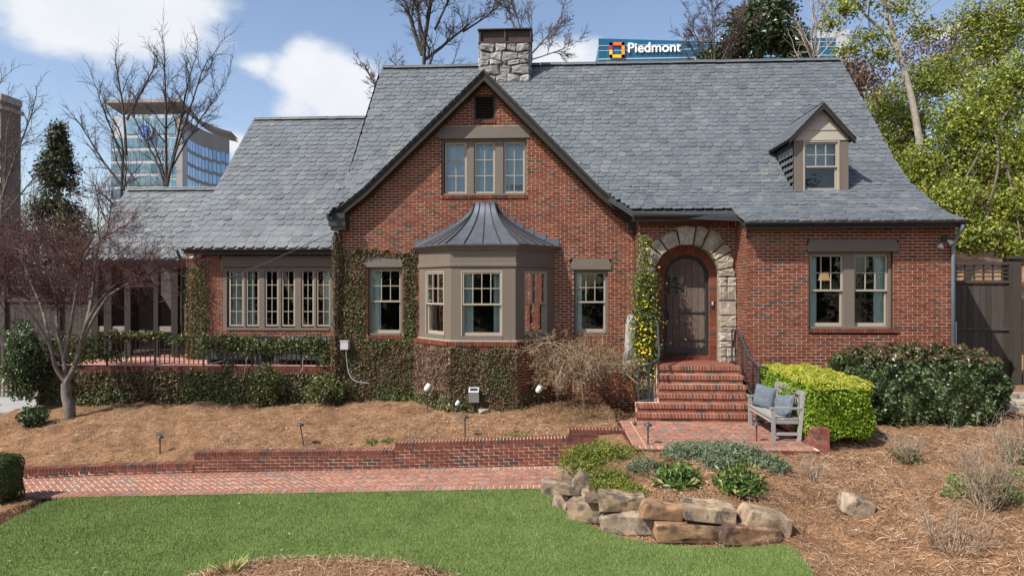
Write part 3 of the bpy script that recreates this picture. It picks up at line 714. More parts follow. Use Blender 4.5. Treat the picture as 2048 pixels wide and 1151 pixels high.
for v in (571, 625, 680):
    zz = Z(v,1390,yD); x1_, x0_ = X(1409,yD), X(1374 if v < 600 else 1362,yD); mbk = MB()
    mbk.prism([(x0_,yD-.006,zz-.012),(x1_-.06,yD-.006,zz-.018),(x1_-.05,yD-.006,zz-.04),(x1_,yD-.006,zz-.03),(x1_,yD-.006,zz+.03),(x1_-.05,yD-.006,zz+.04),(x1_-.06,yD-.006,zz+.018),(x0_,yD-.006,zz+.012),(x0_-.03,yD-.006,zz)], (0,-.012,0)); mbk.build('strap_hinge', mIRON, door)
mbk = MB(); mbk.box(xDb-dr+.02, xDb+dr-.02, yD-.015, yD-.006, zb+.01, zb+.15); mbk.build('kick_plate', mGUT, door)
mbk = MB(); hx = X(1336,yD); mbk.box(hx-.02, hx+.02, yD-.02, yD-.005, Z(640,1336,yD), Z(618,1336,yD)); mbk.tube([(hx,yD-.015,Z(622,1336,yD)),(hx,yD-.06,Z(626,1336,yD)),(hx,yD-.06,Z(634,1336,yD)),(hx,yD-.015,Z(638,1336,yD))], .009, 6); mbk.build('handle', mIRON, door)
# stone surround
def stone(poly, y, dep, parent, inset=.016, seed=0):
    r = random.Random(seed); c = sum((Vector(p) for p in poly), Vector())/len(poly)
    P0 = [Vector(p) for p in poly]; n = len(P0)
    # subdivide edges for an uneven outline
    Q = []
    for i in range(n):
        a, b = P0[i], P0[(i+1) % n]
        for t in (0, .33, .66):
            p = a.lerp(b, t); p += Vector((r.uniform(-1,1),0,r.uniform(-1,1)))*.007; Q.append(p)
    k = len(Q); mb = MB()
    back = [Vector((p.x, y+.12, p.z)) for p in Q]; mid = [Vector((p.x, y-dep*.45+r.uniform(-.006,.006), p.z)) for p in Q]
    fr1 = [p+(c-p).normalized()*inset*1.3+Vector((0,-dep*.5+r.uniform(-.012,.008),0)) for p in mid]
    fr2 = [p.lerp(Vector((c.x,p.y,c.z)), .5)+Vector((0,r.uniform(-.004,.004),0)) for p in fr1]; cy = sum(p.y for p in fr2)/k
    mb.loft([back, mid, fr1, fr2], closed=True); mb.add([Vector((c.x, cy, c.z))]+fr2, [(0, 1+i, 1+(i+1) % k) for i in range(k)])
    return mb.build('stone', mSTONE, parent)
rSi = 64/sE; sur = MB()
sur.loft([[Vector((xD+r*math.cos(PI-PI*i/N), y, zSp+r*math.sin(PI-PI*i/N))) for i in range(N+1)] for r, y in ((rSi+.02,YE+.02),(rSi+.02,yB))])
for sg in (-1, 1): sur.add([(xD+sg*(rSi+.02),YE+.02,zLand-.1),(xD+sg*(rSi+.02),yB,zLand-.1),(xD+sg*(rSi+.02),yB,zSp),(xD+sg*(rSi+.02),YE+.02,zSp)], [(0,1,2,3)])
sur = sur.build('stone_surround', mSTONE, house); sur['label'] = 'rough grey limestone surround of the arched door'
angs = [0, .20, .52, .74, 1.12, 1.38, 1.78, 2.20, 2.44, 2.84, PI]
for i in range(len(angs)-1):
    a0, a1 = angs[i]+.012, angs[i+1]-.012; ro = rS+random.uniform(-.09,.07); ro2 = ro+random.uniform(-.07,.07)
    xm = xR0-.02
    pts = [(min(xm, xD+r*math.cos(a)), YE, zSp+r*math.sin(a)) for r, a in ((rSi+random.uniform(0,.015),a0),(ro,a0),((ro+ro2)/2+.03,(a0+a1)/2),(ro2,a1),(rSi+random.uniform(0,.015),a1))]
    stone(pts, YE, .075, sur, seed=i)
for sg in (-1, 1):
    z = zSp-.012; k = 0
    while z > zLand+.02:
        h = random.choice((.34,.22,.15,.28,.12)); zb_ = max(z-h, zLand-.02); wd = rS-rSi+random.uniform(-.10,.02)
        parts_ = [(rSi+.008, rSi+wd)] if random.random() < .6 else [(rSi+.008, rSi+wd*.42), (rSi+wd*.42+.014, rSi+wd)]
        for a, b in parts_:
            a, b = sorted((xD+sg*a, min(xR0-.012, xD+sg*b))); stone([(a,YE,zb_+.006),(b,YE,zb_+.006),(b,YE,z-.006),(a,YE,z-.006)], YE, .07, sur, seed=k*7+sg)
        z = zb_; k += 1
# doorbell
mb = MB(); q = at(1424,607,yB); mb.box(q.x-.035, q.x+.035, q.y-.05, q.y-.02, q.z-.09, q.z+.09, 0); mb.box(q.x-.02, q.x+.02, q.y-.056, q.y-.05, q.z-.03, q.z+.06, 1); mb.build('doorbell', [mIRON, mGREYP], house)

# ---------------------------------------------------------------- gable wall
fG = front(YG); yRk = YG-.30
apex, rEnd, lEnd = at(968,143,yRk), at(1262,430,yRk), at(668,427,yRk)
def zrake(x):
    e = rEnd if x > apex.x else lEnd; t = abs(x-apex.x)/abs(e.x-apex.x)
    return apex.z+(e.z-apex.z)*(t*1.035 if t < .8 else .828+(t-.8)*.86)
xG0, xG1 = X(676,YG), X(1270,YG)
def gedge(z):                                  # wall outline under the rake boards
    d = .195
    a, b = xG0, xG1
    if z+d > lEnd.z:
        lo, hi = lEnd.x, apex.x
        for _ in range(24):
            m_ = (lo+hi)/2
            if zrake(m_) < z+d: lo = m_
            else: hi = m_
        a = max(a, lo); lo2, hi2 = apex.x, rEnd.x
        for _ in range(24):
            m_ = (lo2+hi2)/2
            if zrake(m_) < z+d: hi2 = m_
            else: lo2 = m_
        b = min(b, hi2)
    return (a, b) if b-a > .02 else None
up = (X(882,YG), X(1054,YG), Z(390,968,YG), Z(277,968,YG))
lw_ = (X(735,YG), X(804,YG), Z(670,770,YG), Z(534,770,YG)); rw_ = (X(1147,YG), X(1216,YG), Z(668,1180,YG), Z(539,1180,YG))
bay_ = (X(848,YG), X(1100,YG), Z(684,968,YG), Z(500,968,YG)); vt_ = (X(947,YG), X(991,YG), Z(240,968,YG), Z(190,968,YG))
lint = [(X(875,YG), X(1061,YG), up[3], Z(253,968,YG)), (X(728,YG), X(806,YG), lw_[3], Z(512,770,YG)), (X(1140,YG), X(1223,YG), rw_[3], Z(517,1180,YG))]
ops = [rect(*q) for q in (up, lw_, rw_, bay_, vt_)]+[rect(*q) for q in lint]+[rect(up[0], up[1], up[2]-.09, up[2]), rect(lw_[0]-.03, lw_[1]+.03, lw_[2]-.09, lw_[2]), rect(vt_[0], vt_[1], vt_[2]-.085, vt_[2])]
wG = wall(fG, gedge, .45, apex.z-.3, ops)
# gable-end soldier bricks at the tip are left to the running courses
for (q, lq, cur) in ((lw_, lint[1], (.30,0)), (rw_, lint[2], (.22,0))):
    w_ = casing(fG, q[0], q[1], q[2], q[3]); dhung(fG, q[0]+.055, q[1]-.055, q[2]+.05, q[3]-.06, w_, 3, 2, cur=cur)
    chamfer_lintel(fG, lq[0], lq[1], lq[2]+.003, lq[3], -.1, .03, w_)
brick_sill(fG, lw_[0]-.03, lw_[1]+.03, lw_[2]-.004, wG)
ms = [(X(933,YG), X(947,YG)), (X(990,YG), X(1006,YG))]
w_ = casing(fG, *up, ms); sx = [(X(888,YG), ms[0][0]), (ms[0][1], ms[1][0]), (ms[1][1], X(1050,YG))]
for a, b in sx:
    sash(fG, a+.008, b-.008, up[2]+.055, up[3]-.065, -.145, 2, 3, w_, fw=.05)
    curtain(fG, a, b, up[2], up[3], w_, o=-.30, mat=mBLIND, pleat=.11, amp=.012)
chamfer_lintel(fG, lint[0][0], lint[0][1], lint[0][2]+.003, lint[0][3], -.1, .035, w_, c=.1); brick_sill(fG, up[0], up[1], up[2]-.004, wG)
# louvred vent
mb = MB(); fG.box(mb, vt_[0], vt_[0]+.06, -.12, -.01, vt_[2], vt_[3]); fG.box(mb, vt_[1]-.06, vt_[1], -.12, -.01, vt_[2], vt_[3]); fG.box(mb, vt_[0]+.06, vt_[1]-.06, -.12, -.012, vt_[3]-.06, vt_[3]); fG.box(mb, vt_[0]+.06, vt_[1]-.06, -.12, -.012, vt_[2], vt_[2]+.04); fG.box(mb, vt_[0]+.06, vt_[1]-.06, -.14, -.12, vt_[2], vt_[3])
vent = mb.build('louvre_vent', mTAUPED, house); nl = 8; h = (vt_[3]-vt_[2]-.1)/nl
for i in range(nl):
    mb = MB(); zz = vt_[2]+.04+(i+.5)*h; mb.obox(fG.p((vt_[0]+vt_[1])/2, -.06, zz), ((vt_[1]-vt_[0])/2-.06,0,0), (0,-.035,-.022), (0,.004,-.006)); mb.build('slat', mTAUPED, vent)
brick_sill(fG, vt_[0], vt_[1], vt_[2]-.003, wG, h=.08)
# rake boards with crown, soffit
def rake(side):
    e = rEnd if side > 0 else lEnd; N_ = 14; xs_ = [apex.x+(e.x-apex.x)*i/N_ for i in range(N_+1)]
    mb = MB(); top = []; bot = []
    for i, x in enumerate(xs_):
        z = zrake(x); top.append((x, z))
        dx = .001; sl = (zrake(x+side*.02)-z)/.02 if i < N_ else (z-zrake(x-side*.02))/.02
        c = 1/math.sqrt(1+sl*sl); bot.append(.165/c)
    prof = [(0,0,0),(0,.0,1),]
    lo = lambda f, y: [Vector((x, y, z-b*f)) for (x, z), b in zip(top, bot)]
    mb.loft([lo(0,yRk-.06), lo(.28,yRk-.045), lo(.34,yRk-.02), lo(.95,yRk-.016), lo(1.0,yRk-.03), lo(1.0,YG+.02)])
    mb.loft([lo(0,yRk-.06), lo(-.02,YG+.6)])
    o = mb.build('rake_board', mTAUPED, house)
    # dentil-like edge of set bricks under the board
    for i in range(58):
        t = (i+.7)/60; x = apex.x+(e.x-apex.x)*t; z = zrake(x)-.25
        if z < 4.9 or abs(x-apex.x) < .12: continue
        a = math.atan2((zrake(x+side*.02)-zrake(x))/.02, side); ca, sa = math.cos(a), math.sin(a)
        HB.append((xf((x, YG-.014, z), (.05*ca,0,.05*sa), (0,.05,0), (-.062*sa,0,.062*ca)), wG))
    return o
rake(1); rake(-1)
# boxed cornice returns
for (uu0, uu1, v0) in ((652,689,426),(1259,1279,430)):
    q0, q1 = at(uu0,v0,yRk-.12), at(uu1,v0,yRk-.12); mb = MB()
    for (f, za, zb_) in ((0,.0,.13),(.10,.13,.18),(.16,.18,.32),(.3,.32,.42)):
        dx = (q1.x-q0.x)*f*.6; mb.box(q0.x+dx, q1.x-(0 if uu0 < 1000 else dx*.5), yRk-.12+f*.3, YG+.02, q0.z-zb_, q0.z-za)
    mb.build('cornice_return', mGUT, house)
# ---------------------------------------------------------------- bay window
yF = 16.15; bL, bR = X(838,YG), X(1108,YG); fLx, fRx = X(902,yF), X(1031,yF)
zc1, zc0 = Z(488,968,yF), Z(500,968,yF); zsill = Z(682,968,yF)
fac = [Fr((bL,YG,0),(fLx-bL,yF-YG,0),(-(YG-yF),-(fLx-bL),0)), Fr((fLx,yF,0),(1,0,0),(0,-1,0)), Fr((fRx,yF,0),(bR-fRx,YG-yF,0),((YG-yF),-(bR-fRx),0))]
wid = [math.hypot(fLx-bL, YG-yF), fRx-fLx, math.hypot(bR-fRx, YG-yF)]
def ring(off, z):                              # outline of the bay pushed outwards
    k = off; return [Vector((bL-k*1.15,YG,z)), Vector((fLx-k*.62,yF-k,z)), Vector((fRx+k*.62,yF-k,z)), Vector((bR+k*1.15,YG,z))]
mb = MB(); zw1, zw0 = Z(541,968,yF), Z(671,968,yF)
ws = []
for i, (f, w) in enumerate(zip(fac, wid)):
    if i == 1: a, b = X(922,yF)-fLx, X(1005,yF)-fLx
    else: a, b = .22*w, .80*w
    ws.append((a, b))
    f.box(mb, 0, a, -.10, 0, zsill, zc0); f.box(mb, b, w, -.10, 0, zsill, zc0); f.box(mb, a, b, -.10, -.002, zw1, zc0); f.box(mb, a, b, -.10, .012, zsill, zw0)
    f.box(mb, -.01, w+.01, -.02, .012, Z(533,968,yF), zc0)
mb.loft([ring(.012, Z(533,968,yF)-.002), ring(.035, Z(532,968,yF)), ring(.035, Z(527,968,yF)), ring(.012, Z(526,968,yF))])
mb.loft([ring(.012, zc0), ring(.05, zc0+.005), ring(.06, zc0+.05), ring(.11, zc0+.07), ring(.14, zc1+.0), ring(-.2, zc1+.005)])
bay = mb.build('bay_window', mTAUPE, house); bay['label'] = 'three-sided taupe bay window with a flared metal roof'
for i, (f, (a, b)) in enumerate(zip(fac, ws)):
    cs = MB(); f.box(cs, a, a+.025, -.09, .008, zw0, zw1); f.box(cs, b-.025, b, -.09, .008, zw0, zw1); f.box(cs, a+.025, b-.025, -.09, .006, zw1-.025, zw1); cs.build('window_casing', mSASH, bay)
    dhung(f, a+.025, b-.025, zw0, zw1-.025, bay, 4 if i == 1 else 3, 2, o=-.03, cur=((.26,.22) if i == 1 else (.3,.35)), split=.49)
mb = MB(); mb.loft([ring(.03, zsill-.012), ring(.055, zsill-.01), ring(.055, zsill+.018), ring(-.12, zsill+.03)]); mb.build('sill_board', mSASH, bay)
# bell-shaped standing-seam roof
zT, tL, tR = Z(408,971,YG), X(951,YG), X(991,YG)
def bring(s):
    k = (1-s)**1.65; r0 = ring(.17, zc1+.005); z = zc1+.005+(zT-zc1)*s
    yt = YG-.22
    tp = [Vector((tL-.02,YG,z)), Vector((tL,yt,z)), Vector((tR,yt,z)), Vector((tR+.02,YG,z))]
    return [Vector((t.x+(r.x-t.x)*k, t.y+(r.y-t.y)*k, z)) for t, r in zip(tp, r0)]
NS = 16; rs = [bring(i/NS) for i in range(NS+1)]
mb = MB(); mb.loft(rs); mb.add(rs[-1], [(0,1,2,3)]); mb.loft([[p-Vector((0,0,.03)) for p in rs[0]], rs[0]])
broof = mb.build('bay_roof', mLEAD, house, smooth=False); broof['label'] = 'flared standing-seam metal roof over the bay'
def seam(e0, e1, t0, smax=1.0):
    pts = []
    for i in range(NS+1):
        s = i/NS
        if s > smax: break
        r = bring(s); p = r[e0].lerp(r[e1], t0); pts.append(p+Vector((0,-.008,.012)))
    mb = MB(); mb.tube(pts, .013, 5); mb.build('seam', mSEAM, broof)
for t in (.0,.25,.5,.75,1.0): seam(1, 2, t)
for t in (.2,.4,.6,.8): seam(0, 1, t); seam(2, 3, t)
# stepped lead flashing up the brickwork
for sg, xa, xb, in ((-1, X(822,YG), tL), (1, X(1128,YG), tR)):
    for i in range(8):
        k = (1-(i+.4)/8)**1.65; x = xb+(xa-xb)*k; z = zc1+(zT-zc1)*(i+.3)/8; mb = MB(); w = .17+.22*k
        a, b = (x-.02, x+w) if sg < 0 else (x-w, x+.02); mb.box(a, b, YG-.022, YG, z-.02, z+.15); mb.build('flashing', mLEAD, broof)
# bay base and rowlock sill
gB = [Fr((X(829,YG),YG,0),(X(897,yF-.03)-X(829,YG),yF-.03-YG,0),(-1,-.62,0)), Fr((X(897,yF-.03),yF-.03,0),(1,0,0),(0,-1,0)), Fr((X(1032,yF-.03),yF-.03,0),(X(1116,YG)-X(1032,yF-.03),YG-yF+.03,0),(1,-.62,0))]
gw_ = [math.hypot(X(897,yF-.03)-X(829,YG), YG-yF+.03), X(1032,yF-.03)-X(897,yF-.03), math.hypot(X(1116,YG)-X(1032,yF-.03), YG-yF+.03)]
for f, w in zip(gB, gw_):
    n_ = f.xd.cross(Vector((0,0,1))); f.out = n_ if n_.y < 0 else -n_
    wb = wall(f, lambda z, w=w: (0, w), .4, zsill-.11, [], phase=.03); brick_sill(f, -.01, w+.01, zsill-.012, wb, h=.10, o=.045)
BAYF = list(zip(gB, gw_))

# ---------------------------------------------------------------- left wing
fL = front(YL); xL0, xL1 = X(372,YL), X(690,YL)
q = (X(445,YL), X(668,YL), Z(660,555,YL), Z(533,555,YL)); lq = (X(441,YL), X(674,YL), q[3], Z(512,555,YL))
wL = wall(fL, lambda z: (xL0, xL1), 1.2, Z(497,520,YL), [rect(*q), rect(*lq)], phase=.02)
mul = [(X(487,YL),X(491,YL)),(X(518,YL),X(529,YL)),(X(557,YL),X(562,YL)),(X(590,YL),X(602,YL)),(X(628,YL),X(632,YL))]
w_ = casing(fL, *q, mul, cw=.13, sill=.08, o1=.0)
sxs = [(457,487),(491,518),(529,557),(562,590),(602,628),(632,661)]
for i, (a, b) in enumerate(sxs):
    sash(fL, X(a,YL)+.01, X(b,YL)-.01, Z(652,555,YL), Z(540,555,YL), -.05, 2, 4, w_, fw=.045)
for a, b in ((457,503),(640,661)): curtain(fL, X(a,YL), X(b,YL), q[2]-.1, q[3], w_)
chamfer_lintel(fL, lq[0], lq[1], lq[2]+.003, lq[3], -.1, .06, w_)
# side wall of main block above the left wing, back and rear walls (closed shell)
xM0, xM1 = X(676,YG), xR1
def poly_wall(pts, mat=mROOM):
    mb = MB(); mb.add(pts, [tuple(range(len(pts)))]); mb.build('wall', mat, house)
YBk = 25.9
poly_wall([(xM0,YG,.4),(xM0,YBk,.4),(xM0,YBk,6.0),(xM0,21.57,10.5),(xM0,YG,5.7)], mBRICK)
poly_wall([(xM0,YBk,.4),(xM1,YBk,.4),(xM1,YBk,6.0),(xM0,YBk,6.0)], mBRICK)
poly_wall([(xM1,YR,5.0),(xM1,YBk,5.0),(xM1,YBk,6.0),(xM1,21.57,10.5),(xM1,17.9,6.5),(xM1,16.8,5.7),(xM1,15.9,5.2)], mBRICK)
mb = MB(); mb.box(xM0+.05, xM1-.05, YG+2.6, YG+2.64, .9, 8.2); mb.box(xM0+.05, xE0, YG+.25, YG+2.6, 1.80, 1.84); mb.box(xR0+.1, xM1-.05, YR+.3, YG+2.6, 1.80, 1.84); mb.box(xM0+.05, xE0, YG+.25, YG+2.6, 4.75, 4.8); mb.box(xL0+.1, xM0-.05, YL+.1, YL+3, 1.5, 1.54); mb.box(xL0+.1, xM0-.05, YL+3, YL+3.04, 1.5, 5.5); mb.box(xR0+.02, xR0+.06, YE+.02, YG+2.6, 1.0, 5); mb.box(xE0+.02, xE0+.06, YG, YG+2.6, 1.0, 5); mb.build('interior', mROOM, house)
poly_wall([(xL0,YL,1.0),(xL0,28.8,1.0),(xL0,28.8,4.9),(xL0,24.1,9.5),(xL0,YL,4.9)], mBRICK); poly_wall([(xL0,28.8,1),(xM0,28.8,1),(xM0,28.8,4.9),(xL0,28.8,4.9)], mBRICK)

# ---------------------------------------------------------------- roofs
SL = []
class Prof:                                    # roof profile from eave (d=0) upward
    def __init__(s, pts, sub=6):
        P = [Vector(p) for p in pts]
        Q = []
        for i in range(len(P)-1):
            a, b, c, d = P[max(i-1,0)], P[i], P[i+1], P[min(i+2,len(P)-1)]
            for k in range(sub):
                t = k/sub; Q.append(.5*((2*b)+(c-a)*t+(2*a-5*b+4*c-d)*t*t+(3*b-a-3*c+d)*t**3))
        Q.append(P[-1]); s.Q = Q; s.D = [0]
        for a, b in zip(Q, Q[1:]): s.D.append(s.D[-1]+(b-a).length)
        s.L = s.D[-1]
    def at(s, d):
        i = min(max(int(np.searchsorted(s.D, d))-1, 0), len(s.Q)-2)
        t = (d-s.D[i])/(s.D[i+1]-s.D[i]); p = s.Q[i].lerp(s.Q[i+1], t); T = (s.Q[i+1]-s.Q[i]).normalized(); return p, T
def roof(prof, xl, xr, parent, e=.185, w=.26, skip=None, ylim=None, lift=0.0):
    rows = int(prof.L/e)+1
    p0, T0 = prof.at(0); a, b = xl(p0.x), xr(p0.x); st = MB(); st.obox((( a+b)/2, p0.x+T0.x*.02, p0.y+T0.y*.02+.0), ((b-a)/2,0,0), (0,T0.x*.075,T0.y*.075), (0,-T0.y*.006,T0.x*.006)); st.build('starter_course', mSLATE, parent)
    for k in range(rows):
        d0 = k*e-.04; Ls = min(e*1.75, prof.L-max(d0,0)+.02)
        if Ls < .1: continue
        pm, T = prof.at(min(max(d0+Ls*.35,0), prof.L)); pl, _ = prof.at(max(d0, 0))
        pl = pl+T*(d0 if d0 < 0 else 0)
        Nn = Vector((T.y, -T.x))                # outward: profile (Y,z) rising away from viewer
        Nn = Vector((-T.y, T.x)) if Nn.y < 0 else Nn
        yz = pl+T*Ls*.5
        a, b = xl(pl.x), xr(pl.x); x = a-(w/2 if k % 2 else 0)+random.uniform(-.02,.02)
        while x < b:
            ww = w*random.choice((.82,.92,1,1,1.06,1.16)); x0, x1 = max(x, a-.02), min(x+ww, b+.02); x += ww
            if x1-x0 < .06: continue
            xc = (x0+x1)/2
            if skip and skip(xc, pl.x, pl.y): continue
            if ylim and pl.x < ylim(xc): continue
            j = random.uniform(-.004,.006); rz = random.uniform(-.02,.02); dd = random.uniform(-.012,.012)
            c = Vector((xc, yz.x, yz.y))+Vector((0,Nn.x,Nn.y))*(.024+lift+j)+Vector((0,T.x,T.y))*dd
            Td = Vector((0,T.x,T.y))-Vector((0,Nn.x,Nn.y))*(.062+random.uniform(0,.02)); ax = Vector((1,0,0))+Td*rz; ay = Td-Vector((1,0,0))*rz
            SL.append((xf(c, ax*(x1-x0-.006), ay*Ls, Vector((0,Nn.x,Nn.y))*.025), parent))
def deck(prof, x0f, x1f, off=-.03, back=None, x_top=None, name='roof'):
    mb = MB(); A = []; B = []
    for d in np.linspace(0, prof.L, 26):
        p, T = prof.at(d); A.append(Vector((x0f(p.x)+.05, p.x, p.y+off))); B.append(Vector((x1f(p.x)-.05, p.x, p.y+off)))
    mb.loft([A, B])
    A2 = [p-Vector((0,0,.11)) for p in A]; B2 = [p-Vector((0,0,.11)) for p in B]
    mb.loft([B, B2]); mb.loft([A2, A]); mb.loft([A2, B2])
    if back:
        a, b = A[-1], B[-1]; mb.add([a, b, (b.x, back[0], back[1]), (a.x, back[0], back[1])], [(0,1,2,3)])
    return mb.build(name, mDECK, house)
ridgeZ, ridgeY = 10.6, 21.57
pR = Prof([(15.25,5.056),(15.99,5.31),(16.8,5.758),(17.98,6.616),(19.8,8.64),(ridgeY,ridgeZ)])
pLm = Prof([(16.72,5.48),(17.3,5.96),(18.2,6.87),(19.8,8.64),(ridgeY,ridgeZ)])
xmR, xmL, xsp = 9.01, -5.28, 4.33
under = lambda x, y, z: (abs(x-apex.x) < 3.9 and z < zrake(x)-.02 and y > yRk)
def xrk(y, sg):                                 # x where the roof at depth y meets the rake
    z = np.interp(y, [p.x for p in (pR if sg > 0 else pLm).Q], [p.y for p in (pR if sg > 0 else pLm).Q]); lo, hi = apex.x, (rEnd if sg > 0 else lEnd).x
    for _ in range(24):
        m_ = (lo+hi)/2
        if zrake(m_) > z: lo = m_
        else: hi = m_
    return lo
xent = lambda y: float(np.interp(y, [16.12, 16.45, 16.95, 17.6], [2.0, 1.86, 1.50, 1.0]))
xlL = lambda y: xmL-.16*max(0, min(1, (18.2-y)/1.5))
r1 = deck(pR, lambda y: apex.x if y > 17.6 else (xent(y)-.03 if y > 16.12 else xsp), lambda y: xmR, back=(YBk+.3, 5.6)); r1['label'] = 'main grey slate roof sweeping down over the right wing'
roof(pR, lambda y: apex.x if y > 17.05 else (xent(y) if y > 16.12 else xsp), lambda y: xmR, r1, skip=under)
r2 = deck(pLm, xlL, lambda y: apex.x if y > 17.6 else lEnd.x, back=(YBk+.3, 5.6)); r2['label'] = 'main grey slate roof left of the front gable'
roof(pLm, xlL, lambda y: apex.x if y > 17.05 else xrk(y, -1), r2, e=.21, w=.29, skip=under)
# slightly raised verge of the right wing roof where it oversails the entry
mb = MB(); pts = []
for yy in np.linspace(15.25, 17.25, 10):
    d = np.interp(yy, [p.x for p in pR.Q], pR.D); p, T = pR.at(d); pts.append((xsp, p.x, p.y+.03))
mb.tube(pts, .009, 5); mb.build('verge_flashing', simple('pale_mortar_flashing', (.24,.18,.14), .9), r1)
pW = Prof([(19.38,4.76),(21.0,6.46),(24.1,9.65)]); r3 = deck(pW, lambda y: -10.58, lambda y: xM0, back=(28.9,4.9)); r3['label'] = 'grey slate roof of the left wing'
roof(pW, lambda y: -10.58, lambda y: xM0+.05, r3, e=.245, w=.31)
pP = Prof([(19.95,4.47),(21.0,5.58),(22.2,6.87)]); r4 = deck(pP, lambda y: -14.08, lambda y: -10.56, back=(24.4,4.6)); r4['label'] = 'small grey slate roof over the side porch'
roof(pP, lambda y: -14.08, lambda y: -10.5, r4, e=.24, w=.32)
# the front gable's own slopes
for sg, e in ((1, rEnd), (-1, lEnd)):
    mb = MB(); A = [Vector((x, yRk-.05, zrake(x)+.015)) for x in np.linspace(apex.x, e.x, 14)]
    Bk = []
    for p in A:
        zz = p.z; Bk.append(Vector((p.x, max(yRk+.1, np.interp(zz, [5.2,6.6,8.64,10.6], [16.6,17.98,19.8,21.57])), zz)))
    mb.loft([A, Bk]); mb.loft([[p-Vector((0,0,.05)) for p in A], A]); gr_ = mb.build('gable_slope', mSLATE, house)
    L_ = math.hypot(e.x-apex.x, e.z-apex.z); n = int(L_/.2)
    for i in range(n):                          # slate edge along the rake
        t = (i+.5)/n; x = apex.x+(e.x-apex.x)*t; z = zrake(x)+.045; sl = (zrake(x+sg*.02)-zrake(x))/.02*sg; c = 1/math.sqrt(1+sl*sl)
        HBm = xf((x, yRk+.07, z-.01), (.24*c*sg, 0, .24*c*sl*sg), (0,.3,0), (0,0,.016)); SL.append((HBm, gr_))
# dormer
yDm = 17.1; dm = front(yDm); dx0, dx1 = X(1588,yDm), X(1697,yDm); dzb = Z(384,1640,yDm); dzt = Z(281,1640,yDm); dpk = Z(218,1640,yDm); dcx = (dx0+dx1)/2
dn = MB(); dm.box(dn, dx0, dx0+.22, -.10, .0, dzb, dzt); dm.box(dn, dx1-.22, dx1, -.10, .0, dzb, dzt); dm.box(dn, dx0-.02, dx1+.02, -.08, .03, dzb-.03, dzb+.02)
dorm = dn.build('dormer', mTAUPE, house); dorm['label'] = 'small gabled dormer window on the right roof slope'
a, b = dx0+.22, dx1-.22; cs = MB(); dm.box(cs, a, a+.035, -.12, .015, dzb+.02, dzt); dm.box(cs, b-.035, b, -.12, .015, dzb+.02, dzt); dm.box(cs, a+.035, b-.035, -.12, .013, dzt-.04, dzt); cs.build('window_casing', mSASH, dorm)
dhung(dm, a+.035, b-.035, dzb+.03, dzt-.04, dorm, 3, 2, o=-.04, cur=(0,0), split=.5)
cs = MB(); dm.box(cs, a, b, -.30, -.28, dzb+(dzt-dzb)*.5, dzt); cs.build('curtain', mBLIND, dorm)
sd = simple('siding_paint', (.36,.32,.26), .55, .06, 4)
for i in range(3):                              # lapped siding boards in the gable
    z0_, z1_ = dzt+(dpk-dzt-.04)*i/3, dzt+(dpk-dzt-.04)*(i+1)/3; hw = lambda z: (dx1-dx0)/2*max(.02, 1-(z-dzt)/(dpk-dzt))*1.02
    cs = MB(); cs.add([dm.p(dcx-hw(z0_),.022,z0_+.004), dm.p(dcx+hw(z0_),.022,z0_+.004), dm.p(dcx+hw(z1_),.004,z1_+.004), dm.p(dcx-hw(z1_),.004,z1_+.004), dm.p(dcx-hw(z0_),-.05,z0_+.004), dm.p(dcx+hw(z0_),-.05,z0_+.004)], [(0,1,2,3),(0,4,5,1)]); cs.build('siding_board', sd, dorm)
ovx = .16; ze = dzt+.02; ap = Vector((dcx, yDm-.16, Z(212,1640,yDm)+.02))
yhit = lambda z: float(np.interp(z, [p.y for p in pR.Q], [p.x for p in pR.Q]))
for sg, ex in ((-1, X(1546,yDm-.1) if False else dx0-.17), (1, dx1+.10)):
    ev = Vector((ex, yDm-.16, ze-.02)); mb = MB()
    apb, evb = Vector((ap.x, yhit(ap.z)+.1, ap.z)), Vector((ev.x, yhit(ev.z)+.1, ev.z))
    nn = (ev-ap).cross(Vector((0,1,0))).normalized(); nn = nn if nn.z > 0 else -nn
    mb.prism([ap, ev, evb, apb], nn*-.05); dr_ = mb.build('dormer_roof', mDECK, dorm)
    mb = MB(); dwn = Vector((0,0,-.13)); mb.loft([[ap+Vector((0,-.012,0)), ev+Vector((0,-.012,0))], [ap+Vector((0,-.012,0))+dwn, ev+Vector((0,-.012,0))+dwn*.8], [ap+Vector((0,.08,0))+dwn, ev+Vector((0,.08,0))+dwn*.8]]); mb.build('rake_board', mTAUPED, dorm)
    L_ = (ev-ap).length; T_ = (ap-ev).normalized()
    for r in range(int(L_/.16)):
        y0_ = yDm-.19; lim = yhit(ev.lerp(ap, r*.16/L_).z)+.05
        while y0_ < lim:
            c = ev+T_*(r*.16+.10)+Vector((0, y0_-ev.y+.13, 0))+nn*.02; SL.append((xf(c, Vector((0,-sg*-1*.25,0))*-1 if sg > 0 else Vector((0,-.25,0)), (T_-nn*.06)*.26, nn*.013), dr_)); y0_ += .26
# dormer cheeks, slate hung
for sg, xx in ((-1, dx0), (1, dx1)):
    mb = MB(); zz = [dzb-.4, dzt]; mb.add([(xx,yDm+.02,dzb),(xx,yhit(dzt)+.05,dzt),(xx,yDm+.02,dzt)], [(0,1,2)]); ck = mb.build('cheek', mDECK, dorm)
    for r in range(6):
        z_ = dzb+.04+r*.17; y_ = yDm+.05
        while y_ < yhit(z_)+.05:
            SL.append((xf((xx+sg*.008, y_+.1, z_+.09), (0,sg*-.19,0), (0,0,.26), (sg*.012,0,0)), ck)); y_ += .2
emit('slate', SL, US_V, US_F, mSLATE, 300, 'slates')
emit('brick', HB, UB_V, UB_F, mBRICK, 300, 'brickwork')
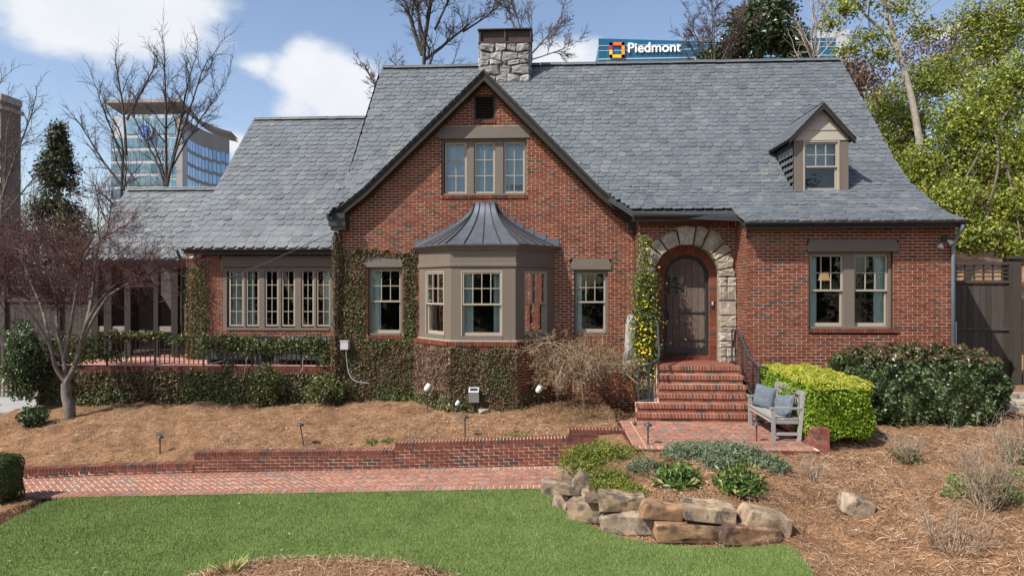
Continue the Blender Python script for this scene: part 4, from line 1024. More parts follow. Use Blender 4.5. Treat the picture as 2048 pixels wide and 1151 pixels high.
# ridge caps
def ridge(x0, x1, y, z, parent):
    x = x0
    while x < x1-.05:
        L_ = min(.34, x1-x); mb = MB(); j = random.uniform(-.006,.006)
        for sg in (-1, 1): mb.obox((x+L_/2, y+sg*.065, z+.025+j), ((L_-.008)/2,0,0), (0,sg*.085,-.05), (0,.006*.6,.009))
        mb.build('ridge_slate', mSLATE, parent); x += L_
ridge(xmL, apex.x, ridgeY, ridgeZ+.02, r2); ridge(apex.x, xmR, ridgeY, ridgeZ+.02, r1); ridge(-10.58, xM0, 24.1, 9.67, r3); ridge(-14.08, -10.56, 22.2, 6.89, r4)
# gutters and downspouts
def gutter(p, q, r=.06, mat=mGUT):
    mb = MB(); N_ = 9; rg = []
    for P in (Vector(p), Vector(q)): rg.append([P+Vector((0, -r*math.cos(PI*i/N_), -r*math.sin(PI*i/N_))) for i in range(N_+1)]+[P+Vector((0, (r-.008)*math.cos(PI*i/N_), -(r-.008)*math.sin(PI*i/N_))) for i in range(N_+1)])
    mb.loft(rg); d = (Vector(q)-Vector(p)).normalized()
    mb.add(rg[0], [tuple(range(len(rg[0])))]); mb.add(rg[1], [tuple(range(len(rg[1])-1,-1,-1))])
    # bright rolled lip and fascia behind
    mb.bar(Vector(p)+Vector((0,r+.03,-.06)), Vector(q)+Vector((0,r+.03,-.06)), .03, .17)
    return mb.build('gutter', mat, house)
gutter((xsp-.02,15.18,5.03), (xmR+.02,15.18,5.05)); gutter((2.0,16.05,5.30), (xsp,16.05,5.30)); gutter((-10.62,19.31,4.73), (xM0+.1,19.31,4.72)); gutter((-14.1,19.88,4.44), (-10.6,19.88,4.44))
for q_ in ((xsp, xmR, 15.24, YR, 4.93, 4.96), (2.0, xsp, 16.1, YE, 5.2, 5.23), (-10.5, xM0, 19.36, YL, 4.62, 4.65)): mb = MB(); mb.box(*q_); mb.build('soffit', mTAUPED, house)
def spout(pts, mat=mDSP, r=.042): mb = MB(); mb.tube(pts, r, 10); mb.build('downspout', mat, house, smooth=True)
xx = X(1903,YR); spout([(xx,15.2,4.97),(xx,15.24,4.86),(xx,YR-.09,4.62),(xx,YR-.06,4.5),(xx,YR-.06,.8)])
xx = X(1273,YG-.1); spout([(xx,YG-.3,5.0),(xx,YG-.08,4.75),(xx,YG-.08,1.0)], mGUT, .05)
xx = X(673,YG-.1); spout([(xx,YG-.2,5.0),(xx,YG-.07,4.8),(xx,YG-.07,.9)], mGUT, .055)
xx = X(366,YL-.05); spout([(xx,19.3,4.7),(xx,YL-.07,4.3),(xx,YL-.07,1.6)], mGUT, .045)
# ---------------------------------------------------------------- chimney
yC = 20.9; cx0_, cx1_ = X(960,yC), X(1059,yC); cz0, cz1 = Z(166,1010,yC), Z(86,1010,yC)
mb = MB(); mb.box(cx0_+.02, cx1_-.02, yC+.03, yC+1.0, cz0-1.0, cz1); mb.box(cx0_+.03, cx1_+.03, yC-.03, yC+.06, cz0-.12, cz0+.03)
chim = mb.build('chimney', simple('chimney_mortar', (.095,.09,.088), .95, .3, 5), house); chim['label'] = 'mottled rubble stone chimney with rusty metal cap'
def chim_face(fr, w):
    nr, nc = 5, max(3, round(w/.42)); H = cz1-cz0-.02; rd = random.Random(int(w*100)+4)
    zs_ = sorted([0, 1]+[(i+rd.uniform(-.3,.3))/nr for i in range(1, nr)])
    def corner(i, j): return (0 if i == 0 else w if i == nc else w*(i+rd.uniform(-.33,.33))/nc, cz0+.02+H*(zs_[j]+(0 if j in (0, nr) else rd.uniform(-.06,.06))))
    for j in range(nr):
        k = nc+rd.choice((-1,0,0,1)); xs_ = [0]+[w*(i+rd.uniform(-.28,.28))/k for i in range(1, k)]+[w]
        lo_ = [cz0+.02+H*zs_[j]+(0 if j == 0 else .05*math.sin(x*7+j*2.1)) for x in xs_]; hi_ = [cz0+.02+H*zs_[j+1]+(0 if j == nr-1 else .05*math.sin(x*7+(j+1)*2.1)) for x in xs_]
        for i in range(k):
            sl_ = rd.uniform(-.07,.07)
            P = [fr.p(xs_[i]+.012+(sl_ if i else 0),0,lo_[i]+.012), fr.p(xs_[i+1]-.012+(-sl_ if i < k-1 else 0),0,lo_[i+1]+.012), fr.p(xs_[i+1]-.012,0,hi_[i+1]-.012), fr.p(xs_[i]+.012,0,hi_[i]-.012)]
            Q = []
            for a_, b_ in zip(P, P[1:]+P[:1]):
                for t in (0, .3, .7): q_ = a_.lerp(b_, t); Q.append(q_+fr.xd*rd.uniform(-.014,.014)+Vector((0,0,rd.uniform(-.014,.014))))
            c = sum(Q, Vector())/len(Q); mb = MB(); o = rd.uniform(.02,.065); n_ = len(Q)
            mid = [p+fr.out*o*.5 for p in Q]; f1 = [p+(c-p)*.14+fr.out*(o+rd.uniform(-.014,.014)) for p in Q]; f2 = [p+(c-p)*.6+fr.out*(o+rd.uniform(-.012,.02)) for p in Q]
            mb.loft([[p-fr.out*.08 for p in Q], mid, f1, f2], closed=True); mb.add(f2, [tuple(range(n_))]); mb.build('stone', mCHIM, chim)
chim_face(Fr((cx0_,yC+.02,0),(1,0,0),(0,-1,0)), cx1_-cx0_); chim_face(Fr((cx1_,yC+.02,0),(0,1,0),(1,0,0)), 1.0); chim_face(Fr((cx0_,yC+1.0,0),(0,-1,0),(-1,0,0)), 1.0)
zc_, zk = cz1, Z(57,1010,yC-.05); mb = MB()
mb.box(cx0_-.05, cx1_+.06, yC-.04, yC+1.06, zc_-.01, zc_+.04); mb.box(cx0_-.07, cx1_+.09, yC-.07, yC+1.08, zk-.03, zk)
for x in (cx0_-.03, (cx0_+cx1_)/2-.02, cx1_+.01): mb.box(x, x+.05, yC-.03, yC+.02, zc_+.04, zk-.03); mb.box(x, x+.05, yC+1.0, yC+1.05, zc_+.04, zk-.03)
mb.box(cx0_-.01, cx1_+.02, yC+.05, yC+.07, zc_+.04, zk-.03); mb.box(cx0_-.01, cx0_+.01, yC+.05, yC+1.0, zc_+.04, zk-.03); mb.box(cx1_, cx1_+.02, yC+.05, yC+1.0, zc_+.04, zk-.03)
mb.build('chimney_cap', mRUST, chim)
# ---------------------------------------------------------------- side porch
TZ = 1.52; yPo = 20.1
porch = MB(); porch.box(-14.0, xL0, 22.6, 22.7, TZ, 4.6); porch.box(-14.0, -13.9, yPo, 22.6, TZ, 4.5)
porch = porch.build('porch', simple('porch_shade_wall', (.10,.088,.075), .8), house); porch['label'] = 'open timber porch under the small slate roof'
tz = lambda v, u=300: Z(v, u, yPo)
for u0, u1 in ((186,199),(211,226),(252,264),(310,319),(345,358)):
    mb = MB(); mb.box(X(u0,yPo), X(u1,yPo), yPo-.08, yPo+.08, TZ, tz(520)); mb.build('post', mTAUPED, porch)
mb = MB(); mb.box(-14.0, xL0-.02, yPo-.11, yPo+.11, tz(530), tz(513)); mb.build('beam', mTAUPED, porch)
mRAIL = simple('weathered_rail', (.22,.195,.165), .8)
for u0, u1 in ((226,252),(319,345),(199,211)): mb = MB(); mb.box(X(u0,yPo), X(u1,yPo), yPo-.05, yPo+.05, tz(663), tz(652)); mb.build('rail', mRAIL, porch)
mb = MB(); mb.box(X(252,yPo), X(319,yPo), yPo-.06, yPo+.06, tz(574), tz(566)); mb.build('beam', mTAUPED, porch)
for ua, ub in ((345,322),(252,229),(211,203)):
    xa, xb = X(ua,yPo), X(ub,yPo); mb = MB(); pts = [(xa+(xb-xa)*(1-math.cos(t)), yPo, tz(560)+(tz(530)-tz(560))*math.sin(t)) for t in np.linspace(0, PI/2, 8)]
    for p, q2 in zip(pts, pts[1:]): mb.bar(p, q2, .09, .10)
    mb.build('curved_brace', mTAUPED, porch)
mb = MB(); mb.box(X(276,22.5), X(312,22.5), 22.52, 22.6, TZ, 3.6); mb.build('door', simple('screen_door', (.16,.165,.18), .4), porch)
# ================================================================ STEPS, RAILS, FURNITURE, SMALL THINGS
def gz(x, y): return float(ground(np.array([x]), np.array([y]))[0])
def gpt(u, v, z=.5):                           # photograph point on the garden ground
    for _ in range(12):
        p = atz(u, v, z); z = .5*z+.5*gz(p.x, p.y)
    p = atz(u, v, z); return Vector((p.x, p.y, gz(p.x, p.y)))
steps = thing('entry_steps', 'flight of six red brick steps with rowlock treads up to the arched door', 'steps', (3, 14.2, PZ))
SV = [732,750.6,769.8,788.2,808.2,827.4]; UL = [1316,1316,1316,1317,1274,1272]; UR = [1480,1486,1492,1500,1512,1542]
SBL = []; core = MB(); STP = []
for i in range(6):
    z = zLand-.166*i; yf = atz(1390, SV[i], z).y; xl, xr = atz(UL[i], SV[i], z).x, min(atz(UR[i], SV[i], z).x, 4.62)
    STP.append((xl, xr, yf, z))
    xr_c = min(xr, xR0-.03) if yf+.3 > YR else xr
    core.box(xl+.01, xr-.01, yf+.007, yf+.19, z-.088, z-.005); core.box(xl+.012, xr-.012, yf+.035, (16.9 if i == 0 else STP[i-1][2]+.1), PZ-.3, z-.013-.0006*i)
    SBL += rowlocks(xl, xr, yf, yf+.2, lambda x, z=z: z, .092, steps, pitch=.0685)
    xa = xl+.01-(.1 if i % 2 else 0)
    while xa < xr-.03:
        a, b = max(xa, xl+.012), min(xa+.205, xr-.012)
        if b-a > .03: SBL.append((bx(a+.005, b-.005, yf+.024, yf+.12, z-.164, z-.102), steps))
        xa += .205
xl, xr, yf, z = STP[0]; k = 0; y = yf+.205
while y < 16.8:
    xa = xl-(.1 if k % 2 else 0)
    while xa < xr:
        a, b = max(xa, xl), min(xa+.205, xr if y < YR-.1 else min(xr, xR0-.02))
        if b-a > .03: SBL.append((bx(a+.005, b-.005, y, y+.092, z-.05, z), steps))
        xa += .205
    y += .102; k += 1
core.build('mortar_core', mMORT, steps); emit('brick', SBL, UB_V, UB_F, mROW, 300, 'brickwork')
# planter pier holding the box hedge
pl = thing('brick_planter', 'low brick planter edge under the clipped box hedge beside the bench', 'planter', (4.9, 12.3, PZ))
x0, x1 = PXR+.02, atz(1658,893,PZ).x; mb = MB(); mb.box(x0+.01, x1-.01, 12.06, 12.5, PZ-.3, PZ+.28); mb.box(x0+.01, x0+.2, 12.5, 15.0, PZ-.3, PZ+.28); mb.build('mortar_core', mPJOINT, pl); bl = []
for r in range(5):
    zz = PZ-.1+r*.0755; xa = x0-(.1 if r % 2 else 0)
    while xa < x1-.02:
        a, b = max(xa, x0), min(xa+.205, x1); 
        if b-a > .03: bl.append((bx(a+.005, b-.005, 12.05, 12.15, zz, zz+.064), pl))
        xa += .205
    y = 12.06+(.1 if r % 2 else 0)
    while y < 14.9: bl.append((bx(x0, x0+.1, y+.005, y+.2, zz, zz+.064), pl)); y += .205
bl += rowlocks(x0, x1, 12.05, 12.26, lambda x: PZ+.32, .092, pl)
emit('brick', bl, UB_V, UB_F, mROW, 300, 'brickwork')
# ---------------------------------------------------------------- hand rails
def smooth_pts(P, sub=6):
    P = [Vector(p) for p in P]; out = []
    for i in range(len(P)-1):
        a, b, c, d = P[max(i-1,0)], P[i], P[i+1], P[min(i+2,len(P)-1)]
        for k in range(sub): t = k/sub; out.append(.5*((2*b)+(c-a)*t+(2*a-5*b+4*c-d)*t*t+(3*b-a-3*c+d)*t**3))
    return out+[P[-1]]
def handrail(name, label, top, drop, sp=.095):
    T = smooth_pts(top); root = thing(name, label, 'handrail', (T[0].x, T[0].y, T[0].z-drop), 'iron handrails flanking the steps')
    mb = MB(); mb.tube(T, .024, 8); mb.build('top_rail', mIRONG, root, smooth=True)
    B = [p-Vector((0,0,drop)) for p in T]; mb = MB(); mb.tube(B, .018, 6); mb.build('bottom_rail', mIRONG, root)
    acc = 0; last = T[0]; k = 0
    for p in T[1:]:
        acc += (p-last).length; last = p
        if acc >= sp:
            acc = 0; k += 1; mb = MB(); mb.tube([p-Vector((0,0,drop)), p], .009, 5); mb.build('baluster', mIRON, root)
    for p in (T[0], T[-8], T[-1]): mb = MB(); mb.tube([p-Vector((0,0,drop+.22)), p], .020, 6); mb.build('post', mIRONG, root)
    return root
handrail('handrail', 'sweeping iron handrail on the right side of the brick steps', [at(1464,659,16.2), at(1478,662,15.95), at(1486,682,15.6), at(1495,703,15.2), at(1506,721,14.9), at(1520,732,14.65), at(1540,737,14.72)], .74)
handrail('handrail', 'curled iron handrail on the left side of the steps under the yellow vine', [at(1316,640,16.1), at(1316,668,15.7), at(1318,695,15.3), at(1318,712,15.05), at(1311,722,14.85), at(1296,728,14.75), at(1277,731,14.85)], .76)
# ---------------------------------------------------------------- bench and cushions
bench = thing('garden_bench', 'weathered grey teak bench with cushions on the brick patio', 'bench', (4.3, 13.2, PZ))
b0, b1, fx, kx = 12.50, 13.98, 4.03, 4.50      # near end, far end, front, back
def bbox(name, *a): mb = MB(); mb.box(*a); return mb.build(name, mTEAK, bench)
def bbar(name, p, q, w, h): mb = MB(); mb.bar(p, q, w, h); return mb.build(name, mTEAK, bench)
for y in (b0, b1-.06):
    bbox('leg', fx, fx+.06, y, y+.06, PZ, PZ+.57); bbar('leg', (kx+.01,y+.03,PZ), (kx+.09,y+.03,PZ+.86), .06, .06)
    bbox('armrest', fx-.03, kx+.05, y-.008, y+.068, PZ+.571, PZ+.60); bbox('stretcher', fx+.06, kx-.01, y+.014, y+.046, PZ+.10, PZ+.15); bbox('side_rail', fx+.06, kx, y+.012, y+.048, PZ+.31, PZ+.38)
bbox('front_rail', fx+.012, fx+.042, b0+.06, b1-.06, PZ+.31, PZ+.38)
for i in range(6): x = fx-.01+i*.082; bbox('seat_slat', x, x+.068, b0+.012, b1-.012, PZ+.385+(.008 if i in (0,5) else 0), PZ+.405+(.006 if i in (0,5) else 0))
bk = lambda z: kx+.03+.08*(z/.86)
bbar('top_rail', (bk(.83),b0+.03,PZ+.84), (bk(.83),b1-.03,PZ+.84), .035, .09); bbar('back_rail', (bk(.48),b0+.03,PZ+.48), (bk(.48),b1-.03,PZ+.48), .03, .06)
n = 7
for i in range(n+1):
    y = b0+.06+(b1-b0-.12)*i/n; bbar('back_slat', (bk(.5),y,PZ+.5), (bk(.8),y,PZ+.8), .022, .03)
    if i < n: y2 = b0+.06+(b1-b0-.12)*(i+1)/n; bbar('lattice', (bk(.5)+.012,y,PZ+.51), (bk(.8)+.012,y2,PZ+.79), .014, .02); bbar('lattice', (bk(.5)+.024,y2,PZ+.51), (bk(.8)+.024,y,PZ+.79), .014, .02)
def pillowmat():
    m = M('blue_grey_weave'); pos = m.n('ShaderNodeTexCoord').outputs['Object']; b = m.n('ShaderNodeTexBrick'); b.inputs['Scale'].default_value = 19; b.inputs['Mortar Size'].default_value = .04; b.inputs['Mortar Smooth'].default_value = .4; b.inputs['Brick Width'].default_value = .9; b.inputs['Row Height'].default_value = .42
    b.inputs['Color1'].default_value = (.018,.030,.045,1); b.inputs['Color2'].default_value = (.07,.10,.13,1); b.inputs['Mortar'].default_value = (.34,.37,.39,1); m.l(pos, b.inputs['Vector']); m.col(b.outputs['Color'], .9, 0, .2); m.bump(m.noise(150,2), .3, .003); return m.mat
mPIL = pillowmat()
def pillow(label, c, rot, s=.44, th=.15):
    n = 14; P = []
    for side in (1, -1):
        for i in range(n+1):
            for j in range(n+1):
                a, b = i/n*2-1, j/n*2-1; k = max(0, (1-a**4)*(1-b**4))**.55
                pin = 1-.07*(1-abs(a))*abs(b)**3; pin2 = 1-.07*(1-abs(b))*abs(a)**3
                P.append((a*s/2*pin, b*s/2*pin2, side*(th/2*k+.004)))
    q = (n+1)**2; Fq = []
    for i in range(n):
        for j in range(n):
            a = i*(n+1)+j; Fq += [(a, a+n+1, a+n+2, a+1), (q+a, q+a+1, q+a+n+2, q+a+n+1)]
    for i in range(n):                          # seam strip
        for a, b in ((i, i+1), (n*(n+1)+i+1, n*(n+1)+i)): Fq.append((a, b, q+b, q+a))
        for a, b in ((i*(n+1)+n, (i+1)*(n+1)+n), ((i+1)*(n+1), i*(n+1))): Fq.append((a, b, q+b, q+a))
    o = np_mesh('cushion', P, Fq, mPIL, smooth=True); o.location = c; o.rotation_euler = rot; return tag(o, label, 'cushion')
pillow('upright patterned blue-grey cushion at the far end of the bench', (4.25, 13.66, PZ+.61), (math.radians(80), math.radians(8), math.radians(-48)))
pillow('slumped patterned blue-grey cushion at the near end of the bench', (4.36, 12.86, PZ+.57), (math.radians(66), math.radians(-10), math.radians(-66)))
# ---------------------------------------------------------------- path lights
def path_light(label, p, h=.36, lean=(0,0)):
    root = thing('path_light', label, 'path light', p, 'low bronze path lights')
    mbz = simple('bronze', (.085,.055,.042), .5, .2, 8, metal=.4) if 'bronze' not in bpy.data.materials else bpy.data.materials['bronze']
    top = Vector((lean[0], lean[1], h))
    mb = MB(); mb.tube([(0,0,-.05), top], .014, 8); mb.build('stem', mbz, root, world=False)
    mb = MB(); mb.lathe([(.075,-.01),(.078,-.004),(.05,.03),(.018,.048),(.010,.06)], top, 16); mb.build('shade', mIRONG, root, smooth=True, world=False); return root
path_light('path light in the straw behind the low left wall end', gpt(320,906), .34)
path_light('leaning path light in the straw above the middle of the garden wall', gpt(609,892), .44, (-.09,0))
path_light('upright path light in the straw in front of the bay window', gpt(930,873), .40)
path_light('path light at the near left corner of the patio', Vector((*atz(1296,894,PZ-.05).xy, PZ-.08)), .42)
path_light('path light at the patio edge in front of the bench', Vector((*atz(1513,886,PZ-.03).xy, PZ-.05)), .36)
# spike with black base left of the steps
t_ = thing('spike_light', 'thin black spike lamp left of the bottom step', 'spike light', atz(1270,852,PZ-.02)); q = Vector(t_.location); mb = MB(); mb.tube([q, q+Vector((0,0,.42))], .009, 6); mb.build('stem', mIRON, t_); mb = MB(); mb.lathe([(.03,0),(.035,.06),(.02,.09)], q, 10); mb.build('base', mIRON, t_)
# ---------------------------------------------------------------- spot lights and boxes by the bay
def bullet(label, u, v, Y, r=.075):
    q = at(u, v, Y); t = thing('spot_light', label, 'spot light', (q.x, q.y, gz(q.x, q.y)), 'white spot lights at the foot of the bay'); mb = MB()
    d = Vector((.35,.3,.55)).normalized(); mb.tube([q-d*r*1.3, q-d*r*.9, q-d*r*.2, q+d*r*.6, q+d*r*1.2], [r*.35, r*.8, r, r*.95, r*.98], 14); mb.build('head', mWHITE, t, smooth=True); mb = MB(); mb.tube([(q.x,q.y,gz(q.x,q.y)-.02), q], .012, 6); mb.build('stake', mIRON, t)
bullet('white bullet spot light left of the bay base', 855, 775, 16.3); bullet('white bullet spot light right of the bay base', 1078, 778, 16.2); bullet('small white spot light low in front of the bay', 915, 806, 15.9, .05)
q = at(948,789,16.0); t = thing('flood_light', 'square grey flood light in front of the bay base', 'flood light', (q.x,q.y,gz(q.x,q.y))); mb = MB(); mb.obox(q, (.12,0,0), (0,.07,.05), (0,-.06,.13)); mb.build('housing', mGREYP, t); mb = MB(); mb.obox(q+Vector((0,-.05,.10)), (.085,0,0), (0,.03,.02), (0,-.02,.045)); mb.build('lens', mIRON, t); mb = MB(); mb.tube([(q.x,q.y,gz(q.x,q.y)-.05), q], .015, 6); mb.build('stake', mIRON, t)
q = gpt(736,800); mb = MB(); mb.prism([q+Vector((-.16,.08,0)), q+Vector((.16,.08,0)), q+Vector((.16,-.1,0)), q+Vector((-.16,-.1,0))], (.0,.03,.10)); tag(mb.build('transformer_box', mIRON), 'flat black box on the straw at the ivy wall', 'box')
q = at(691,689,YG-.12); t = thing('utility_box', 'small white utility box on the ivy with a grey conduit', 'utility box', (q.x,q.y,q.z-.1)); mb = MB(); mb.box(q.x-.1,q.x+.1,YG-.24,YG-.03,q.z-.11,q.z+.11); mb.box(q.x-.11,q.x+.11,YG-.25,YG-.22,q.z+.09,q.z+.12); mb.build('box', mGREYP, t)
mb = MB(); mb.tube(smooth_pts([at(692,698,YG-.2), at(694,725,YG-.2), at(699,748,YG-.22), at(712,762,YG-.25), at(740,766,YG-.22)]), .011, 7); mb.build('conduit', simple('grey_conduit', (.27,.30,.33), .5), t, smooth=True)
def eave_lights(label, u, v, Y, s=1):
    q = at(u, v, Y); t = thing('eave_floodlight', label, 'floodlight', q, 'twin floodlights under the eaves'); mb = MB(); mb.box(q.x-.05,q.x+.05,q.y-.06,q.y,q.z-.04,q.z+.09); mb.build('base', mIRON, t)
    for sg, dn in ((-1,-.13),(1,-.05)):
        d = Vector((sg*.5,-.5,-.6)).normalized(); c = q+Vector((sg*.10*s,-.08,dn)); mb = MB(); mb.tube([c-d*.07, c-d*.02, c+d*.06], [.025,.035,.07], 12); mb.build('lamp', mWHITE, t, smooth=True)
eave_lights('twin white floodlights beside the right downspout', 1887, 480, YR); eave_lights('twin floodlights under the left wing eave', 394, 507, YL)
# meter on the right side wall
q = at(1922,665,YR+.5); t = thing('electric_meter', 'pale grey meter cabinet on the right corner of the house', 'meter', (xR1+.1, YR+.5, 1.0)); mb = MB(); mb.box(xR1+.005, xR1+.20, YR+.3, YR+.62, Z(692,1922,YR+.4), Z(643,1922,YR+.4)); mb.build('cabinet', simple('pale_blue_grey_metal', (.42,.47,.52), .5), t); mb = MB(); mb.box(xR1+.005, xR1+.10, YR+.36, YR+.56, Z(642,1922,YR+.4), Z(626,1922,YR+.4)); mb.tube([(xR1+.1,YR+.46,Z(633,1922,YR+.4)),(xR1+.2,YR+.46,Z(633,1922,YR+.4))], .09, 14); mb.build('meter_dial', mGREYP, t)
# ---------------------------------------------------------------- right fence
fen = thing('wooden_fence', 'dark brown board fence with a lattice top right of the house', 'fence', (10.5, 17.1, .9)); yf = 17.2
fx0, fx1 = xR1+.05, X(2023,yf); zf0, zf1, zl1 = .7, Z(566,1970,yf), Z(526,1970,yf)
x = fx0
while x < fx1:
    mb = MB(); mb.box(x+.003, min(x+.14, fx1), yf-.012, yf+.012, zf0, zf1); mb.build('board', mFENCE, fen); x += .143
for z in (zf1, zl1-.04, Z(660,1970,yf)): mb = MB(); mb.box(fx0, fx1, yf-.05, yf+.03, z, z+.07); mb.build('rail', mFENCE, fen)
n = 10
for i in range(n+1): x = fx0+(fx1-fx0)*i/n; mb = MB(); mb.box(x-.018, x+.018, yf-.012, yf+.012, zf1+.07, zl1-.04); mb.build('lattice_bar', mFENCE, fen)
for i in range(1, 4): z = zf1+.07+(zl1-.11-zf1)*i/4; mb = MB(); mb.box(fx0, fx1, yf-.024, yf-.0125, z-.018, z+.018); mb.build('lattice_bar', mFENCE, fen)
px_ = X(2030,yf-.1); mb = MB(); mb.box(px_-.09, px_+.09, yf-.2, yf-.02, zf0, Z(518,2030,yf)); mb.box(px_-.13, px_+.13, yf-.24, yf+.02, Z(518,2030,yf), Z(512,2030,yf)); mb.build('post', mFENCE, fen)
fen2 = thing('wooden_fence', 'lower dark brown fence panel at the right picture edge', 'fence', (11.5, 16.9, .9)); x = px_+.1; yf2 = 16.95
while x < 14: mb = MB(); mb.box(x+.003, x+.14, yf2-.012, yf2+.012, .7, Z(578,2040,yf2)); mb.build('board', mFENCE, fen2); x += .143
for v in (580, 690): z = Z(v,2040,yf2); mb = MB(); mb.box(px_+.1, 14, yf2-.06, yf2-.0125, z-.05, z+.05); mb.build('rail', mFENCE, fen2)
# ---------------------------------------------------------------- terrace with iron railing
yT = 17.5; tx0 = X(76,yT); tzc = Z(734,400,yT)
tw = thing('terrace_wall', 'ivy-clad terrace wall with a brick cap left of the gable', 'wall', (-8, yT, .5))
mb = MB(); mb.box(tx0, xG0+.1, yT+.012, yT+.25, .2, tzc-.1); mb.box(tx0, tx0+.25, yT+.25, 20, .2, tzc-.1); mb.build('mortar_core', mMORT, tw)
bl = rowlocks(tx0, xG0-.05, yT-.01, yT+.26, lambda x: tzc, .095, tw)
for r in range(14):
    xa = tx0-(.1 if r % 2 else 0)
    while xa < xG0:
        a, b = max(xa, tx0), min(xa+.21, xG0)
        if b-a > .03: bl.append((bx(a+.005, b-.005, yT, yT+.06, tzc-.1-(r+1)*.068, tzc-.1-r*.068-.01), tw))
        xa += .21
emit('brick', bl, UB_V, UB_F, mRBRICK, 300, 'brickwork')
def terr():
    m = M('terrace_paving'); b = m.n('ShaderNodeTexBrick'); b.inputs['Scale'].default_value = 1; b.inputs['Brick Width'].default_value = .21; b.inputs['Row Height'].default_value = .105; b.inputs['Mortar Size'].default_value = .008
    b.inputs['Color1'].default_value = (.34,.13,.09,1); b.inputs['Color2'].default_value = (.44,.19,.14,1); b.inputs['Mortar'].default_value = (.5,.38,.28,1); m.l(m.pos(), b.inputs['Vector']); m.col(grade(m, b.outputs['Color'], .2, 5), .9); return m.mat
mb = MB(); mb.box(tx0+.25, xG0+.2, yT+.25, 22.6, 1.2, tzc-.02); tag(mb.build('terrace_floor', terr()), 'raised brick terrace floor in front of the left wing', None, None, 'structure')
yRl = yT+.13; rx0, rx1 = X(214,yRl), X(662,yRl); zr1 = Z(673,420,yRl); rail = thing('iron_railing', 'black iron railing on the terrace wall tangled with ivy', 'railing', (-7, yRl, tzc))
mb = MB(); mb.bar((rx0,yRl,zr1), (rx1,yRl,zr1), .035, .02); mb.build('top_rail', mIRON, rail); mb = MB(); mb.bar((rx0,yRl,tzc+.07), (rx1,yRl,tzc+.07), .03, .015); mb.build('bottom_rail', mIRON, rail)
me_ = None; n = int((rx1-rx0)/.13)
for i in range(n+1):
    x = rx0+(rx1-rx0)*i/n; mb = MB(); r = .011 if i % 10 else .02; mb.box(x-r, x+r, yRl-r, yRl+r, tzc if i % 10 == 0 else tzc+.078, zr1+(.05 if i % 10 == 0 else -.011)); mb.build('baluster' if i % 10 else 'post', mIRON, rail)
mSOFA = simple('charcoal_outdoor_fabric', (.045,.05,.06), .8, .15, 5)
for lab, ua, ub in (('dark outdoor sofa behind the railing under the left end of the windows', 425, 535), ('dark outdoor sofa behind the railing under the right end of the windows', 560, 655)):
    xa, xb = X(ua,18.7), X(ub,18.7); s_ = thing('outdoor_sofa', lab, 'sofa', (xa, 18.7, tzc), 'dark terrace sofas'); 
    for nm, a in (('seat', (xa+.12,xb-.12,18.35,19.0,tzc+.1,tzc+.42)), ('backrest', (xa,xb,19.0,19.2,tzc,tzc+.72)), ('armrest', (xa,xa+.12,18.35,19.0,tzc,tzc+.58)), ('armrest', (xb-.12,xb,18.35,19.0,tzc,tzc+.58))): mb = MB(); mb.box(*a); o = mb.build(nm, mSOFA, s_); bv = o.modifiers.new('bevel', 'BEVEL'); bv.width = .04; bv.segments = 3
# cable from the gable corner
mb = MB(); a, b = at(664,465,yRk), at(318,604,16.9); pts = [a.lerp(b, t)-Vector((0,0,.10*math.sin(PI*t))) for t in np.linspace(0,1,14)]; mb.tube(pts, .011, 5); tag(mb.build('cable', simple('cable_sheath', (.05,.05,.05), .6)), 'thin dark cable running from the gable corner down to the left', 'cable')
# left iron fence and drive
dv = MB(); dv.prism([(-18.5,16.9,.32),(-13.2,16.9,.36),(-12.3,19.0,.50),(-18.5,19.0,.50)], (0,0,.05)); tag(dv.build('driveway', simple('pale_concrete', (.27,.265,.255), .9, .15, 2)), 'pale concrete drive at the left edge', None, None, 'structure')
yI = 18.6; ix0, ix1 = -19.0, X(33,yI); iz1, iz0 = Z(690,20,yI), Z(802,20,yI); ifn = thing('iron_fence', 'black iron picket fence at the left edge', 'fence', (ix1, yI, iz0))
n = int((ix1-ix0)/.12)
for i in range(n+1): x = ix0+(ix1-ix0)*i/n; mb = MB(); mb.box(x-.012, x+.012, yI-.012, yI+.012, iz0-.05, iz1); mb.build('picket', mIRON, ifn)
for z in (iz1-.08, iz0+.1): mb = MB(); mb.box(ix0, ix1, yI-.02, yI+.02, z, z+.035); mb.build('rail', mIRON, ifn)
